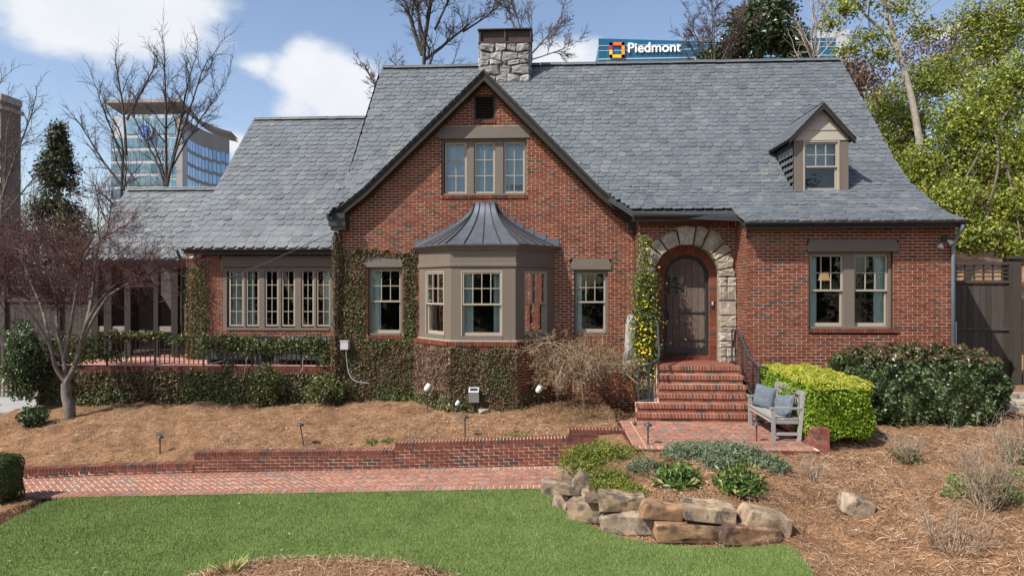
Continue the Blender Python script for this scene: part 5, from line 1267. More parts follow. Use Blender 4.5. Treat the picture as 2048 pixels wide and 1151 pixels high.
# ---------------------------------------------------------------- rocks
import bmesh
def rock(name, c, size, rz, seed, mat, label, group=None, n=11, blocky=5.0, rough=.12, cat='rock', cuts=12, tilt=0.0):
    """angular split rock: convex hull of a jittered block, edges softened, faces roughened"""
    r = random.Random(seed); pts = []; j = .34 if blocky < 5 else .22
    for sx in (-1,1):
        for sy in (-1,1):
            for sz in (-1,1): pts.append((sx*(1-r.random()*j), sy*(1-r.random()*j*1.2), sz*(1-r.random()*j)))
    for _ in range(9 if blocky < 5 else 5):
        a = r.randrange(3); p = [r.uniform(-.75,.75) for _ in range(3)]; p[a] = r.choice((-1,1))*r.uniform(.98,1.1); pts.append(tuple(p))
    ct, st = math.cos(tilt), math.sin(tilt); c_, s_ = math.cos(rz), math.sin(rz); bm = bmesh.new()
    for x, y, z in pts:
        x, y, z = x*size[0]/2, y*size[1]/2, z*size[2]/2; x, z = x*ct-z*st, x*st+z*ct; x, y = x*c_-y*s_, x*s_+y*c_; bm.verts.new((x,y,z))
    ret = bmesh.ops.convex_hull(bm, input=bm.verts); bmesh.ops.delete(bm, geom=[v for v in bm.verts if not v.link_faces], context='VERTS')
    bmesh.ops.dissolve_limit(bm, angle_limit=math.radians(9), verts=bm.verts, edges=bm.edges)
    m_ = min(size); bmesh.ops.bevel(bm, geom=bm.edges[:], offset=m_*.055, segments=2, affect='EDGES', profile=.6)
    if m_ > .14:
        bmesh.ops.triangulate(bm, faces=bm.faces); bmesh.ops.subdivide_edges(bm, edges=[e for e in bm.edges if e.calc_length() > m_*.22], cuts=2, use_grid_fill=True)
        for v in bm.verts:
            q = v.co; f = math.sin(q.x*23+seed)*math.sin(q.y*19+seed*2)*math.sin(q.z*31+seed*3)+.5*math.sin(q.x*61+q.z*47+seed); v.co += v.co.normalized()*f*m_*rough*.10
    me = bpy.data.meshes.new(name); bm.to_mesh(me); bm.free(); me.materials.append(mat)
    o = new_obj(name, me); o.location = c
    if label: tag(o, label, cat, group)
    return o
BO = [(1083,1124,955,990,0,'squared pale boulder where the path meets the lawn',4.5,.0,'l'),(1112,1146,972,1016,0,'boulder second from the path end of the bed edge',4,.1,'l'),(1140,1214,990,1042,0,'cream split boulder at the lawn edge left of the middle',4,-.1,'l'),
 (1211,1313,1018,1068,0,'long tan boulder at the lawn edge below the rounded dark boulder',5,-.12,'l'),(1312,1448,1036,1085,0,'longest rust-brown boulder in the middle of the lawn edge',6,0,'l'),(1448,1562,1043,1090,0,'rust-brown boulder at the right end of the lawn edge',5,.08,'l'),
 (1117,1170,963,990,.3,'flat pale boulder stacked above the path end',4,.1,'u'),(1150,1203,940,992,.3,'slanted grey boulder under the creeping green mat',4,.55,'u'),(1196,1288,980,1022,.35,'rounded dark layered boulder on the upper row',2.6,0,'u'),(1287,1371,1001,1038,.38,'tan boulder with moss on the upper row',4,.08,'u'),
 (1372,1482,1006,1043,.40,'long grey boulder on the upper row in the middle',4.5,.06,'u'),(1490,1586,1011,1069,.25,'large grey boulder at the right end of the upper row',4,.25,'u'),(1114,1148,927,964,.3,'pale upright boulder beside the path end',4,-.3,'u'),
 (1171,1199,990,1005,.40,'small tan stone wedged between boulders',4,0,'u'),(1164,1180,983,994,.42,'tiny tan stone wedged beside the slanted boulder',4,0,'u'),(1588,1622,1034,1062,.18,'half-buried tan rock right of the boulder wall',3.5,.1,'u'),(1690,1753,985,1034,.32,'lone grey wedge-shaped rock in the straw on the right',4,.35,'u')]
for k, (u0, u1, v0, v1, zb, lab, bk_, tl, row) in enumerate(BO):
    uc = (u0+u1)/2
    if row == 'l': x, y = lawn_pt(uc, v1); z = zlawn(x)
    else: p = atz(uc, v1, zb); x, y, z = p.x, p.y, zb
    d = -x*SN+y*CS; s_ = F/d; w = (u1-u0)/s_*1.08; dep = max(.34, min(.55, w*.62)); h = (v1-v0)/s_*.77
    rock('boulder', (x, y+dep*.42, z+h*.44), (w, dep, h*1.12), random.uniform(-.08,.08) + (-.45 if k in (1,2) else -.2 if k == 3 else 0), 40+k, mBOULDR if k in (4,5,9) else mBOULD, lab, 'boulders edging the planting bed', blocky=bk_+5, tilt=-tl, n=13)
for k, (u, v, w, h, lab) in enumerate(((1226,793,.34,.22,'pale rock under the weeping maple'),(968,824,.26,.10,'flat cream stone in the straw in front of the bay'),(905,815,.12,.06,'small flat stone left of the bay spot light'),(60,1000,.1,.05,'small stone by the left end of the path'))):
    p = gpt(u, v); rock('garden_stone', p+Vector((0,0,h*.3)), (w, w*.7, h), .3*k, 90+k, mSTONE, lab, blocky=3)
p = at(1262,668,16.55); rock('standing_stone', (p.x, 16.6, p.z-.12), (.25,.22,1.15), .2, 71, mCHIM, 'tall rough grey standing stone against the wall left of the door', blocky=4, rough=.16, n=15, tilt=-.08)
p = at(1257,742,16.3); rock('garden_stone', (p.x, 16.3, p.z), (.34,.3,.55), .5, 72, mSTONE, 'pale rock at the foot of the standing stone', blocky=4)
# dry stone wall at the right edge
ds = thing('dry_stone_wall', 'low dry-stacked wall below the fence at the right edge', 'wall', (10.2, 14.6, .9)); k = 0
for r in range(5):
    x = 8.9+r*.1
    while x < 12.5:
        w = random.uniform(.25,.5); o = rock('stone', (x+w/2, 14.4+r*.22+random.uniform(-.04,.04), .85+r*.105), (w*1.02,.36,.15), random.uniform(-.1,.1), 200+k, mSTONE, None, n=5, blocky=6, cuts=3)
        for key in ('category',):
            if key in o: del o[key]
        o.location = o.location-offs(ds); o.parent = ds; x += w; k += 1
# hose under the weeping maple
mb = MB(); c = gpt(1215,808); pts = [(c.x+(.38+.04*math.sin(t*.7))*math.cos(t)+.05*math.sin(3*t), c.y+.16*math.sin(t)+.02*math.sin(2.3*t), gz(c.x,c.y)+.05+.012*t/3) for t in np.linspace(0, 6*PI, 90)]; mb.tube(pts, .011, 5); tag(mb.build('garden_hose', simple('green_hose', (.10,.27,.22), .5)), 'coiled green garden hose under the weeping maple', 'hose')
# ================================================================ PLANTS
def seg_mesh(name, segs, mat, parent=None, n=5, kind=None):
    if name != 'trunk': kind = 'stuff'
    A = np.array([(*s[0], *s[1], s[2], s[3]) for s in segs], dtype=np.float64); p0, p1, r0, r1 = A[:,:3], A[:,3:6], A[:,6], A[:,7]
    d = nrm(p1-p0); up = np.where(np.abs(d[:,2:3]) < .9, np.array((0,0,1.)), np.array((0,1.,0))); s = nrm(np.cross(d, up)); t = np.cross(s, d)
    a = np.arange(n)*2*PI/n; ring = s[:,None]*np.cos(a)[None,:,None]+t[:,None]*np.sin(a)[None,:,None]
    V = np.concatenate([p0[:,None]+ring*r0[:,None,None], p1[:,None]+ring*r1[:,None,None]], 1).reshape(-1,3)
    j = np.arange(n); f = np.stack([j, (j+1) % n, n+(j+1) % n, n+j], -1)
    Fq = (f[None]+(np.arange(len(A))*2*n)[:,None,None]).reshape(-1,4)
    return np_mesh(name, V, Fq, mat, parent, smooth=True, kind=kind)
def leaf_mesh(name, C, size, mat, parent=None, normal=None, bias=.6, asp=.5, kind=None, r=rng, along=None):
    if parent is not None: kind = 'stuff'
    C = np.asarray(C); n = len(C); N_ = nrm(r.normal(size=(n,3)))
    if normal is not None: N_ = nrm(np.asarray(normal)*bias+N_*(1-bias))
    T = r.normal(size=(n,3)) if along is None else np.asarray(along)+r.normal(size=(n,3))*.35
    T = nrm(T-N_*np.sum(T*N_, 1, keepdims=True)); B = np.cross(N_, T)
    s = (np.asarray(size)*r.uniform(.65,1.25,n))[:,None] if np.ndim(size) == 0 else np.asarray(size)[:,None]
    V = np.stack([C-T*s*.5, C+B*s*asp*.5+N_*s*.06, C+T*s*.5, C-B*s*asp*.5+N_*s*.06], 1).reshape(-1,3)
    return np_mesh(name, V, np.arange(n*4).reshape(-1,4), mat, parent, kind=kind)
def branch(out, p, d, L, r, lev, maxlev, P, rd):
    """P: per-level dict(seg, wander, trop, kids, ang, ratio, rr, start)"""
    q = P[min(lev, len(P)-1)]; ns = max(3, int(q.get('seg', 6))); step = L/ns; tp = q.get('tip', .45)
    for i in range(ns):
        d = (d+Vector((rd.gauss(0,1), rd.gauss(0,1), rd.gauss(0,1)))*q.get('wander', .12)+Vector((0,0,1))*q.get('trop', .03)).normalized()
        e = p+d*step; ra = r*(1-(1-tp)*i/ns); rb = r*(1-(1-tp)*(i+1)/ns)
        out.setdefault(lev, []).append((p, e, ra, rb))
        if lev < maxlev and (i+1)/ns > q.get('start', .25):
            k = q.get('kids', 1.5); k = int(k)+(1 if rd.random() < k-int(k) else 0)
            for _ in range(k):
                ax = Vector((rd.gauss(0,1), rd.gauss(0,1), rd.gauss(0,1))); ax = (ax-d*ax.dot(d)).normalized(); an = math.radians(q.get('ang', 40)*rd.uniform(.6,1.35))
                cd = d*math.cos(an)+ax*math.sin(an); fr = (i+1)/ns
                branch(out, e, cd, L*q.get('ratio', .6)*(1.1-.5*fr)*rd.uniform(.7,1.2), max(rb*q.get('rr', .6), q.get('rmin', .004)), lev+1, maxlev, P, rd)
        p = e
    if lev < maxlev: branch(out, p, d, L*q.get('ratio', .6), r*tp*.9, lev+1, maxlev, P, rd)
def bare_tree(name, label, base, limbs, P, maxlev, bark, twig, seed, group=None, cat='tree', split=2):
    rd = random.Random(seed); root = thing(name, label, cat, base, group); out = {}
    for (p, d, L, r) in limbs: branch(out, Vector(p), Vector(d).normalized(), L, r, 0, maxlev, P, rd)
    tr = [s for l in out for s in out[l] if l < split]; tw = [s for l in out for s in out[l] if l >= split]
    if tr: seg_mesh('trunk', tr, bark, root, 7)
    if tw: seg_mesh('crown', tw, twig, root, 4)
    return root, out
def clump_pts(n, c, R, r=rng, shell=.35):
    v = nrm(r.normal(size=(n,3))); rad = (1-shell*r.random(n)**1.6)
    # lumpy outline
    k = 1+.13*np.sin(v@np.array((5.1,3.7,4.3))+c[0]*3)+.10*np.sin(v@np.array((-9.3,8.1,7.7))+c[1]*5)
    return np.array(c)+v*(rad*k)[:,None]*np.array(R), v
def super_pts(n, c, H, p=6, r=rng, shell=.12, bump=.05, top=True):
    v = r.uniform(-1,1,(n*2,3)); ax = r.integers(0,3,n*2); sg = r.choice((-1,1),n*2); v[np.arange(n*2),ax] = sg
    w = np.array((H[1]*H[2], H[0]*H[2], H[0]*H[1])); keep = r.random(n*2) < (w/w.max())[ax]; v = v[keep][:n]
    N_ = nrm(np.sign(v)*np.abs(v)**5/np.array(H)); v = v/(np.sum(np.abs(v)**p, 1, keepdims=True)**(1/p))
    q = v*np.array(H); lump = bump*(np.sin(q@np.array((7.1,5.3,6.1))+1)+np.sin(q@np.array((-13.,11.,9.)))*.6)
    return np.array(c)+q*(1-shell*r.random(len(q))**1.5)[:,None]+N_*lump[:,None], N_

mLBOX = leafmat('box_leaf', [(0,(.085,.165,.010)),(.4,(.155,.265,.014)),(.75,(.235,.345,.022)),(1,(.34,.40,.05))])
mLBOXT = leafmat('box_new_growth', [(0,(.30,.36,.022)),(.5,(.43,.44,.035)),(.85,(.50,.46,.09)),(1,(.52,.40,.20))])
mLDARK = leafmat('camellia_leaf', [(0,(.022,.044,.014)),(.45,(.045,.080,.024)),(.8,(.090,.130,.045)),(1,(.17,.19,.09))], .18, .36, .5)
mLRED = leafmat('red_tip_leaf', [(0,(.10,.055,.03)),(.5,(.16,.075,.045)),(1,(.11,.10,.035))], .25, .35)
mIVY = leafmat('ivy_leaf', [(0,(.060,.032,.020)),(.30,(.150,.088,.052)),(.52,(.215,.140,.085)),(.66,(.090,.078,.032)),(.80,(.050,.078,.022)),(.93,(.085,.120,.035)),(1,(.26,.17,.12))], .2, .5, .3)
mIVYP = leafmat('pink_brown_ivy_leaf', [(0,(.10,.048,.034)),(.5,(.20,.115,.080)),(.78,(.24,.155,.11)),(.88,(.09,.105,.035)),(1,(.30,.21,.15))], .2, .5, .3)
mIVYG = leafmat('green_ivy_leaf', [(0,(.032,.052,.014)),(.3,(.062,.092,.022)),(.55,(.105,.140,.036)),(.75,(.16,.185,.062)),(.9,(.17,.11,.06)),(1,(.30,.29,.14))], .25, .42, .4)
mLHEL = leafmat('hellebore_leaf', [(0,(.030,.075,.014)),(.45,(.065,.135,.022)),(.75,(.13,.20,.035)),(.93,(.32,.33,.10)),(1,(.40,.30,.12))], .25, .35, .5)
mLSAGE = leafmat('grey_green_leaf', [(0,(.075,.12,.060)),(.5,(.145,.205,.110)),(.85,(.24,.285,.185)),(1,(.22,.17,.12))], .2, .7, .2)
mLCREEP = leafmat('creeping_green', [(0,(.11,.15,.016)),(.5,(.20,.255,.026)),(1,(.30,.33,.05))])
mLCREEPB = leafmat('creeping_olive_brown', [(0,(.07,.075,.03)),(.5,(.13,.12,.05)),(1,(.20,.17,.10))])
mLYEL = leafmat('yellow_green_tree_leaf', [(0,(.060,.090,.012)),(.35,(.165,.215,.022)),(.65,(.29,.335,.040)),(.9,(.45,.46,.09)),(1,(.50,.46,.17))], .42)
mLMAG = leafmat('magnolia_leaf', [(0,(.016,.034,.010)),(.5,(.038,.066,.018)),(.85,(.075,.11,.032)),(1,(.13,.11,.04))], .15, .35, .5)
mLCON = leafmat('conifer_needle', [(0,(.022,.036,.016)),(.5,(.045,.062,.026)),(.8,(.085,.080,.026)),(1,(.11,.09,.03))], .15)
mLBRN = leafmat('dry_brown_leaf', [(0,(.075,.042,.028)),(.5,(.13,.075,.048)),(1,(.20,.13,.08))], .25)
mLTAN = leafmat('tan_maple_leaf', [(0,(.13,.070,.034)),(.5,(.22,.140,.066)),(.8,(.25,.19,.085)),(1,(.30,.19,.12))], .3)
mLBUD = leafmat('red_bud', [(0,(.065,.028,.024)),(.6,(.105,.045,.036)),(1,(.14,.075,.055))], .25)
mLJAS = leafmat('jasmine_leaf', [(0,(.055,.085,.018)),(.5,(.12,.165,.030)),(.85,(.20,.24,.055)),(1,(.26,.20,.08))], .3)
mFLOW = leafmat('yellow_jasmine_flower', [(0,(.75,.52,.01)),(1,(.85,.66,.03))], .3)
def blob_core(name, c, H, p, mat, parent, k=.80):
    n = 10; g = np.linspace(-1,1,n); A, B = np.meshgrid(g, g, indexing='ij'); V = []; Fq = []
    for ax in range(3):
        for sg in (-1,1):
            P_ = np.zeros((n*n,3)); P_[:,ax] = sg; P_[:,(ax+1) % 3] = (A*sg).ravel(); P_[:,(ax+2) % 3] = B.ravel(); o = len(V)*n*n
            i = np.arange(n*n).reshape(n,n); Fq.append(np.stack([i[:-1,:-1],i[1:,:-1],i[1:,1:],i[:-1,1:]],-1).reshape(-1,4)+o); V.append(P_)
    V = np.concatenate(V); V = V/(np.sum(np.abs(V)**p,1,keepdims=True)**(1/p)); return np_mesh(name, np.array(c)+V*np.array(H)*k, np.concatenate(Fq), mat, parent)
# ---------------------------------------------------------------- clipped hedges
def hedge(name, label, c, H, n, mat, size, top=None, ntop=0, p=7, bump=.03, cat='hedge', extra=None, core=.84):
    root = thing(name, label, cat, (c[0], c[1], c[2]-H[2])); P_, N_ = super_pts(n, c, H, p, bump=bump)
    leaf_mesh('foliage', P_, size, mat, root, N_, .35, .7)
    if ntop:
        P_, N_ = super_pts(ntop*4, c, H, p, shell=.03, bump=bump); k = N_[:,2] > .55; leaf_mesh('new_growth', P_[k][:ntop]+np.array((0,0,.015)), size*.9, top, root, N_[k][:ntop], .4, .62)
    blob_core('inner_foliage', c, H, p, mat, root, core); return root
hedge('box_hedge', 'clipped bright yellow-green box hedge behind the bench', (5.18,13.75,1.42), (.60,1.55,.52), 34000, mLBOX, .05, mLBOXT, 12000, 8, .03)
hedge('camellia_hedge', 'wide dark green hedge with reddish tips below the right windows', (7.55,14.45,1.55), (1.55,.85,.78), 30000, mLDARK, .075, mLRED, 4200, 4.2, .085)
q = atz(-6,1012,-.3); hedge('boxwood', 'rounded boxwood at the left edge by the path end', (q.x-.05,q.y+.1,.16), (.34,.34,.48), 7000, leafmat('boxwood_leaf', [(0,(.03,.05,.014)),(.6,(.06,.09,.022)),(1,(.12,.10,.03))], .2), .035, p=3.4, cat='shrub')
def shrub(name, label, c, R, n, mat, size, cat='shrub', shell=.5, stems=8, group=None):
    root = thing(name, label, cat, (c[0], c[1], c[2]-R[2]), group); P_, N_ = clump_pts(n, c, R, shell=shell)
    leaf_mesh('foliage', P_, size, mat, root, N_, .4, .6); rd = random.Random(int(abs(c[0])*100)); out = {}
    for i in range(stems): branch(out, Vector((c[0]+rd.uniform(-.1,.1),c[1],c[2]-R[2])), Vector((rd.uniform(-.6,.6)*R[0],rd.uniform(-.6,.6)*R[1],R[2])).normalized(), R[2]*1.3, .014, 0, 1, [dict(seg=5, kids=1, ang=40, ratio=.5)], rd)
    seg_mesh('stems', sum(out.values(), []), mBARKD, root, 4); return root
p_ = at(47,725,17.0); shrub('camellia_shrub', 'glossy dark green shrub at the left end of the terrace wall', (p_.x,17.0,p_.z), (.46,.45,.98), 5000, mLDARK, .085, shell=.55)
p_ = gpt(66,850); shrub('low_shrub', 'small dark shrub in the straw left of the maple trunk', (p_.x,p_.y,p_.z+.2), (.32,.28,.26), 1400, mLDARK, .07)
p_ = at(530,770,17.15); shrub('euonymus_bush', 'green bush climbing the terrace wall below the railing', (p_.x,17.15,p_.z), (.52,.30,.55), 2800, mIVYG, .065, shell=.7)
p_ = at(655,775,17.05); shrub('euonymus_bush', 'green bush at the foot of the ivy-clad corner of the gable', (p_.x,17.05,p_.z), (.55,.28,.34), 2400, mIVYG, .065, shell=.7)
# ---------------------------------------------------------------- ivy and vines
def ivy_sheet(name, label, fr, regions, dens, size, mats, holes=(), cat='ivy', thick=.06, parent=None, stems=True, edge_noise=.12, gth=.60):
    """regions: rectangles (x0,x1,z0,z1) in the wall frame with soft uneven edges"""
    root = thing(name, label, cat, fr.p(regions[0][0],0,regions[0][2]))
    PP = []; ST = []
    for (x0,x1,z0,z1) in regions:
        n = int((x1-x0)*(z1-z0)*dens); x = rng.uniform(x0-edge_noise, x1+edge_noise, n); z = rng.uniform(z0, z1+edge_noise, n)
        e = edge_noise*(vnoise(x, z, 4, 6)+vnoise(x, z, 11, 7)-1)
        k = (x > x0+e) & (x < x1+e) & (z < z1+e)
        dn = vnoise(x, z, 2.3, 8)*.6+vnoise(x, z, 8, 9)*.4; k &= (dn > .30) | (rng.random(n) < .35)
        for (a,b,c,d) in holes: k &= ~((x > a) & (x < b) & (z > c) & (z < d))
        x, z = x[k], z[k]; o = .012+rng.random(len(x))**2*thick*(.5+vnoise(x, z, 3, 10))
        PP.append(np.stack([fr.O.x+fr.xd.x*x+fr.out.x*o, fr.O.y+fr.xd.y*x+fr.out.y*o, z], -1))
        if stems:
            for i in range(int((x1-x0)*5)):
                sx, sz = random.uniform(x0,x1), z0; d = random.uniform(-.3,.3)
                for s in range(14):
                    nx_, nz = sx+d*.14+random.uniform(-.06,.06), sz+random.uniform(.08,.16); d += random.uniform(-.25,.25)
                    if nz > z1 or nx_ < x0 or nx_ > x1 or any(a < nx_ < b and c < nz < dd for a,b,c,dd in holes): break
                    ST.append((fr.p(sx,.03,sz), fr.p(nx_,.03,nz), .006, .005)); sx, sz = nx_, nz
    P_ = np.concatenate(PP); N_ = np.tile(np.array(fr.out)+np.array((0,0,.25)), (len(P_),1))
    if isinstance(mats, (list, tuple)):
        g_ = vnoise(P_[:,0]+P_[:,1], P_[:,2], 1.1, 12)+rng.normal(size=len(P_))*.10; k = g_ > gth
        leaf_mesh('leaves', P_[~k], size, mats[0], root, N_[~k], .5, .75); leaf_mesh('green_leaves', P_[k], size, mats[1], root, N_[k], .5, .75)
    else: leaf_mesh('leaves', P_, size, mats, root, N_, .5, .75)
    if ST: seg_mesh('stems', ST, mTWIGP, root, 4)
    return root
gx = lambda u: X(u,YG); gzz = lambda v: Z(v,760,YG)
wh = (lw_[0]-.05, lw_[1]+.04, lw_[2]-.10, lw_[3]+.01)
ivy_sheet('ivy', 'brown and green creeping ivy around the left gable window', fG, [(gx(676),gx(832),gzz(806),gzz(500))], 5200, .052, [mIVY, mIVYG], [wh, (lint[1][0]+.02, lint[1][1]-.02, lint[1][2]-.02, lint[1][3]-.03)], thick=.06)
ivy_sheet('ivy', 'pinkish-brown ivy on the left facet of the bay base', BAYF[0][0], [(0,BAYF[0][1],.55,zsill-.15)], 5600, .048, [mIVYP, mIVYG])
ivy_sheet('ivy', 'brown ivy with green patches on the front of the bay base', BAYF[1][0], [(0,BAYF[1][1],.55,zsill-.14)], 5600, .048, [mIVY, mIVYG])
ivy_sheet('ivy', 'sparse ivy low on the right facet of the bay base', BAYF[2][0], [(0,BAYF[2][1]*.6,.55,1.25)], 2200, .04, mIVYG, stems=True)
# ivy wrapped round the downspout at the gable corner
root = thing('ivy', 'brown ivy column wrapped round the downspout at the left gable corner', 'ivy', (X(673,YG),YG-.1,.7)); n = 4200
zz = rng.uniform(.65, Z(468,673,YG), n); a = rng.uniform(0,2*PI,n); r_ = .07+.07*vnoise(zz, a, 3, 3)+.04*(zz < 2.5); xx = X(673,YG-.1)
P_ = np.stack([xx+r_*np.cos(a), YG-.08+r_*np.sin(a), zz], -1); leaf_mesh('leaves', P_, .042, mIVY, root, np.stack([np.cos(a), np.sin(a), a*0], -1), .5, .75)
fT = front(yT); tzl = lambda v: Z(v,400,yT)
ivy_sheet('ivy', 'dense green and brown ivy sheet covering the terrace wall', fT, [(tx0,xG0-.15,.45,tzc-.12)], 4200, .065, [mIVYG, mIVY], thick=.10, stems=True, gth=.48)
# evergreen creeper spilling over the railing
root = thing('railing_creeper', 'leafy green creeper spilling over the terrace railing', 'creeper', (-8, yRl, tzc)); PP = []
for (u, v, w, h, n) in ((110,690,45,30,900),(170,690,45,24,1100),(235,672,45,14,800),(300,672,40,12,600),(360,680,30,14,420),(412,690,24,22,520),(455,685,40,22,1200),(500,690,50,22,1500),(560,692,50,20,1500),(620,690,45,24,1500),(655,710,25,30,600),(455,740,16,22,400),(150,715,50,14,800),(90,730,28,26,700),(200,712,60,12,700)):
    c = at(u, v, yRl-.08); s_ = yRl/F; q_, _ = clump_pts(n, c, (w*s_, .16, h*s_), shell=.9); PP.append(q_)
P_ = np.concatenate(PP); leaf_mesh('leaves', P_, .075, mIVYG, root, np.tile((0,-.7,.6),(len(P_),1)), .35, .6)
ST = []
for u in (268,272,480,533,585): 
    p0 = at(u,790,yT-.05)
    for s in range(10): p1 = p0+Vector((random.uniform(-.07,.07),random.uniform(-.01,.01),.1)); ST.append((p0,p1,.012,.011)); p0 = p1
seg_mesh('stems', ST, mTWIGP, root, 5)
# climbing vine on the left wing
root = thing('climbing_vine', 'narrow green vine climbing the left wing beside the windows', 'vine', (X(397,YL),YL-.1,TZ)); PP = []
for k in range(9):
    x0_ = X(380+k*4.2,YL); zt = Z(515+abs(k-4)*9+random.uniform(-6,12),397,YL); n = 420; z_ = rng.uniform(TZ, zt, n); w_ = .05+.05*vnoise(z_, z_*0+k, 3, 2); PP.append(np.stack([x0_+rng.normal(size=n)*w_, YL-.05-rng.random(n)*.16, z_], -1))
P_ = np.concatenate(PP); leaf_mesh('leaves', P_, .05, mIVYG, root, np.tile((0,-1,.3),(len(P_),1)), .4, .6)
# yellow jasmine on the door side
root = thing('jasmine_vine', 'yellow-flowering jasmine vine climbing the downspout left of the door', 'vine', (X(1292,16.2),16.2,PZ)); PP = []; FL = []; ST = []
for (v0, v1, uc, w, n) in ((470,545,1288,17,700),(545,620,1290,24,2600),(620,690,1289,27,2900),(690,760,1291,26,2400),(735,790,1282,18,700)):
    n2 = n; v = rng.uniform(v0, v1, n2); u = uc+rng.normal(size=n2)*w*.52; Yv = 16.22-rng.random(n2)*.30
    PP += [tuple(at(a, b, c)) for a, b, c in zip(u, v, Yv)]
for (v0, v1, uc, w, n) in ((480,600,1292,20,12),(600,650,1290,22,14),(650,700,1290,24,38),(700,745,1284,18,26),(735,770,1306,8,4)):
    v = rng.uniform(v0, v1, n); u = uc+rng.normal(size=n)*w*.5; FL += [tuple(at(a, b, 15.9-random.random()*.06)) for a, b in zip(u, v)]
leaf_mesh('leaves', np.array(PP), .065, mLJAS, root, np.tile((-.3,-.8,.5),(len(PP),1)), .35, .55); leaf_mesh('flowers', np.array(FL), .052, mFLOW, root, np.tile((-.3,-.9,.3),(len(FL),1)), .6, .9)
for i in range(34):
    p0 = at(1284+random.uniform(-10,14), random.uniform(600,760), 16.15)
    for s in range(16): p1 = p0+Vector((random.uniform(-.05,.05),random.uniform(-.02,.02),random.uniform(.05,.13))); ST.append((p0,p1,.005,.005)); p0 = p1
seg_mesh('stems', [s for s in ST if s[1].z < Z(468,1290,16.2)], mTWIGP, root, 4)
# ---------------------------------------------------------------- Japanese maple in the front left bed
mb_ = gpt(138,836); b = Vector((mb_.x, mb_.y, mb_.z-.05)); rd = random.Random(3)
root = thing('japanese_maple', 'bare Japanese maple with grey trunk and reddish twigs left of the terrace', 'tree', b); Ym = b.y
def limb(pts, r0, r1): P_ = smooth_pts(pts, 5); n = len(P_)-1; return [(P_[i], P_[i+1], r0+(r1-r0)*i/n, r0+(r1-r0)*(i+1)/n) for i in range(n)]
A_ = lambda u, v, dy=0: at(u, v, Ym+dy)
fork = A_(132,765)
LB = [([b-Vector((0,0,.1)), A_(139,815), A_(133,790), fork], .145,.105), ([fork, A_(112,735,-.1), A_(100,690,-.3), A_(70,640,-.6), A_(30,590,-.8)], .058,.02), ([fork, A_(128,720,.1), A_(115,660,.2), A_(112,600,.4), A_(95,540,.5)], .058,.02), ([fork, A_(148,735), A_(158,700,.1), A_(172,650,-.1), A_(200,600,-.3), A_(240,560,-.5)], .072,.02),
      ([A_(158,700,.1), A_(185,640,.3), A_(220,590,.5), A_(270,560,.7)], .05,.02), ([A_(128,720,.1), A_(140,660,-.2), A_(150,600,-.5), A_(160,540,-.6)], .05,.02), ([A_(172,650,-.1), A_(185,590,.1), A_(190,530,.1), A_(200,480,.2)], .045,.02), ([A_(100,690,-.3), A_(85,620,.1), A_(60,560,.3), A_(40,500,.4)], .04,.02)]
SG = sum([limb(p, a, c) for p, a, c in LB], []); seg_mesh('trunk', SG, simple('smooth_grey_bark', (.15,.128,.108), .85, .5, 6, bump=.5, bscale=14), root, 9)
out = {}; PM = [dict(seg=6, wander=.16, trop=.02, kids=1.35, ang=38, ratio=.66, rr=.6, rmin=.005, start=.1), dict(seg=5, wander=.20, trop=-.01, kids=1.3, ang=42, ratio=.62, rmin=.0045, start=.1), dict(seg=4, wander=.22, trop=-.03, kids=1.2, ang=45, ratio=.6, rmin=.0035, start=.1), dict(seg=3, wander=.25, trop=-.02, kids=0)]
tips = [p[-1] for p, _, _ in LB[1:]]+[A_(128,640,.1), A_(160,610,-.2), A_(210,585,-.4), A_(60,600,-.7), A_(110,620,.4)]
for p_ in tips:
    for k in range(3):
        away = Vector((p_.x-b.x, (p_.y-b.y)*1.2, .35)).normalized()+Vector((rd.gauss(0,.55), rd.gauss(0,.6), rd.uniform(0,.6))); branch(out, Vector(p_), away.normalized(), rd.uniform(.75,1.2), .020, 0, 3, PM, rd)
tw = sum(out.values(), []); seg_mesh('crown', tw, mTWIGR, root, 3)
ends = np.array([tuple(s[1]) for s in out[3]]); ends = ends[rng.integers(0, len(ends), 9000)]+rng.normal(size=(9000,3))*.03; leaf_mesh('buds', ends, .028, mLBUD, root, asp=.7)
# ---------------------------------------------------------------- weeping maple by the steps
b = gpt(1168,815); root = thing('weeping_maple', 'low weeping laceleaf maple with pale twisted twigs left of the steps', 'tree', b); Ym = b.y; rd = random.Random(9); A_ = lambda u, v, dy=0: at(u, v, Ym+dy)
LB = [([b, A_(1166,790), A_(1162,765), A_(1160,745)], .05,.04)]; top = A_(1160,745)
for k in range(26):
    a = k/26*2*PI+rd.uniform(-.2,.2); R_ = rd.uniform(.75,1.5); h = rd.uniform(-.05,.80); LB.append(([top, top+Vector((math.cos(a)*R_*.4, math.sin(a)*R_*.25, h*.8)), top+Vector((math.cos(a)*R_*.75, math.sin(a)*R_*.5, h)), top+Vector((math.cos(a)*R_, math.sin(a)*R_*.75, h-.25))], .022,.008))
SG = sum([limb(p, a, c) for p, a, c in LB], []); seg_mesh('trunk', SG, mTWIGP, root, 6); out = {}
PW = [dict(seg=4, wander=.34, trop=-.06, kids=1.0, ang=50, ratio=.6, rmin=.006, start=.1), dict(seg=4, wander=.36, trop=-.10, kids=.7, ang=50, ratio=.6, rmin=.0045, start=.1), dict(seg=4, wander=.3, trop=-.2, kids=0)]
for P_, _, _ in LB[1:]:
    sp = smooth_pts(P_, 4)
    for q in sp[3:]:
        if rd.random() < .7: branch(out, Vector(q), Vector((q.x-top.x+rd.gauss(0,.3), q.y-top.y+rd.gauss(0,.3), rd.uniform(-.2,.4))).normalized(), rd.uniform(.25,.5), .008, 0, 2, PW, rd)
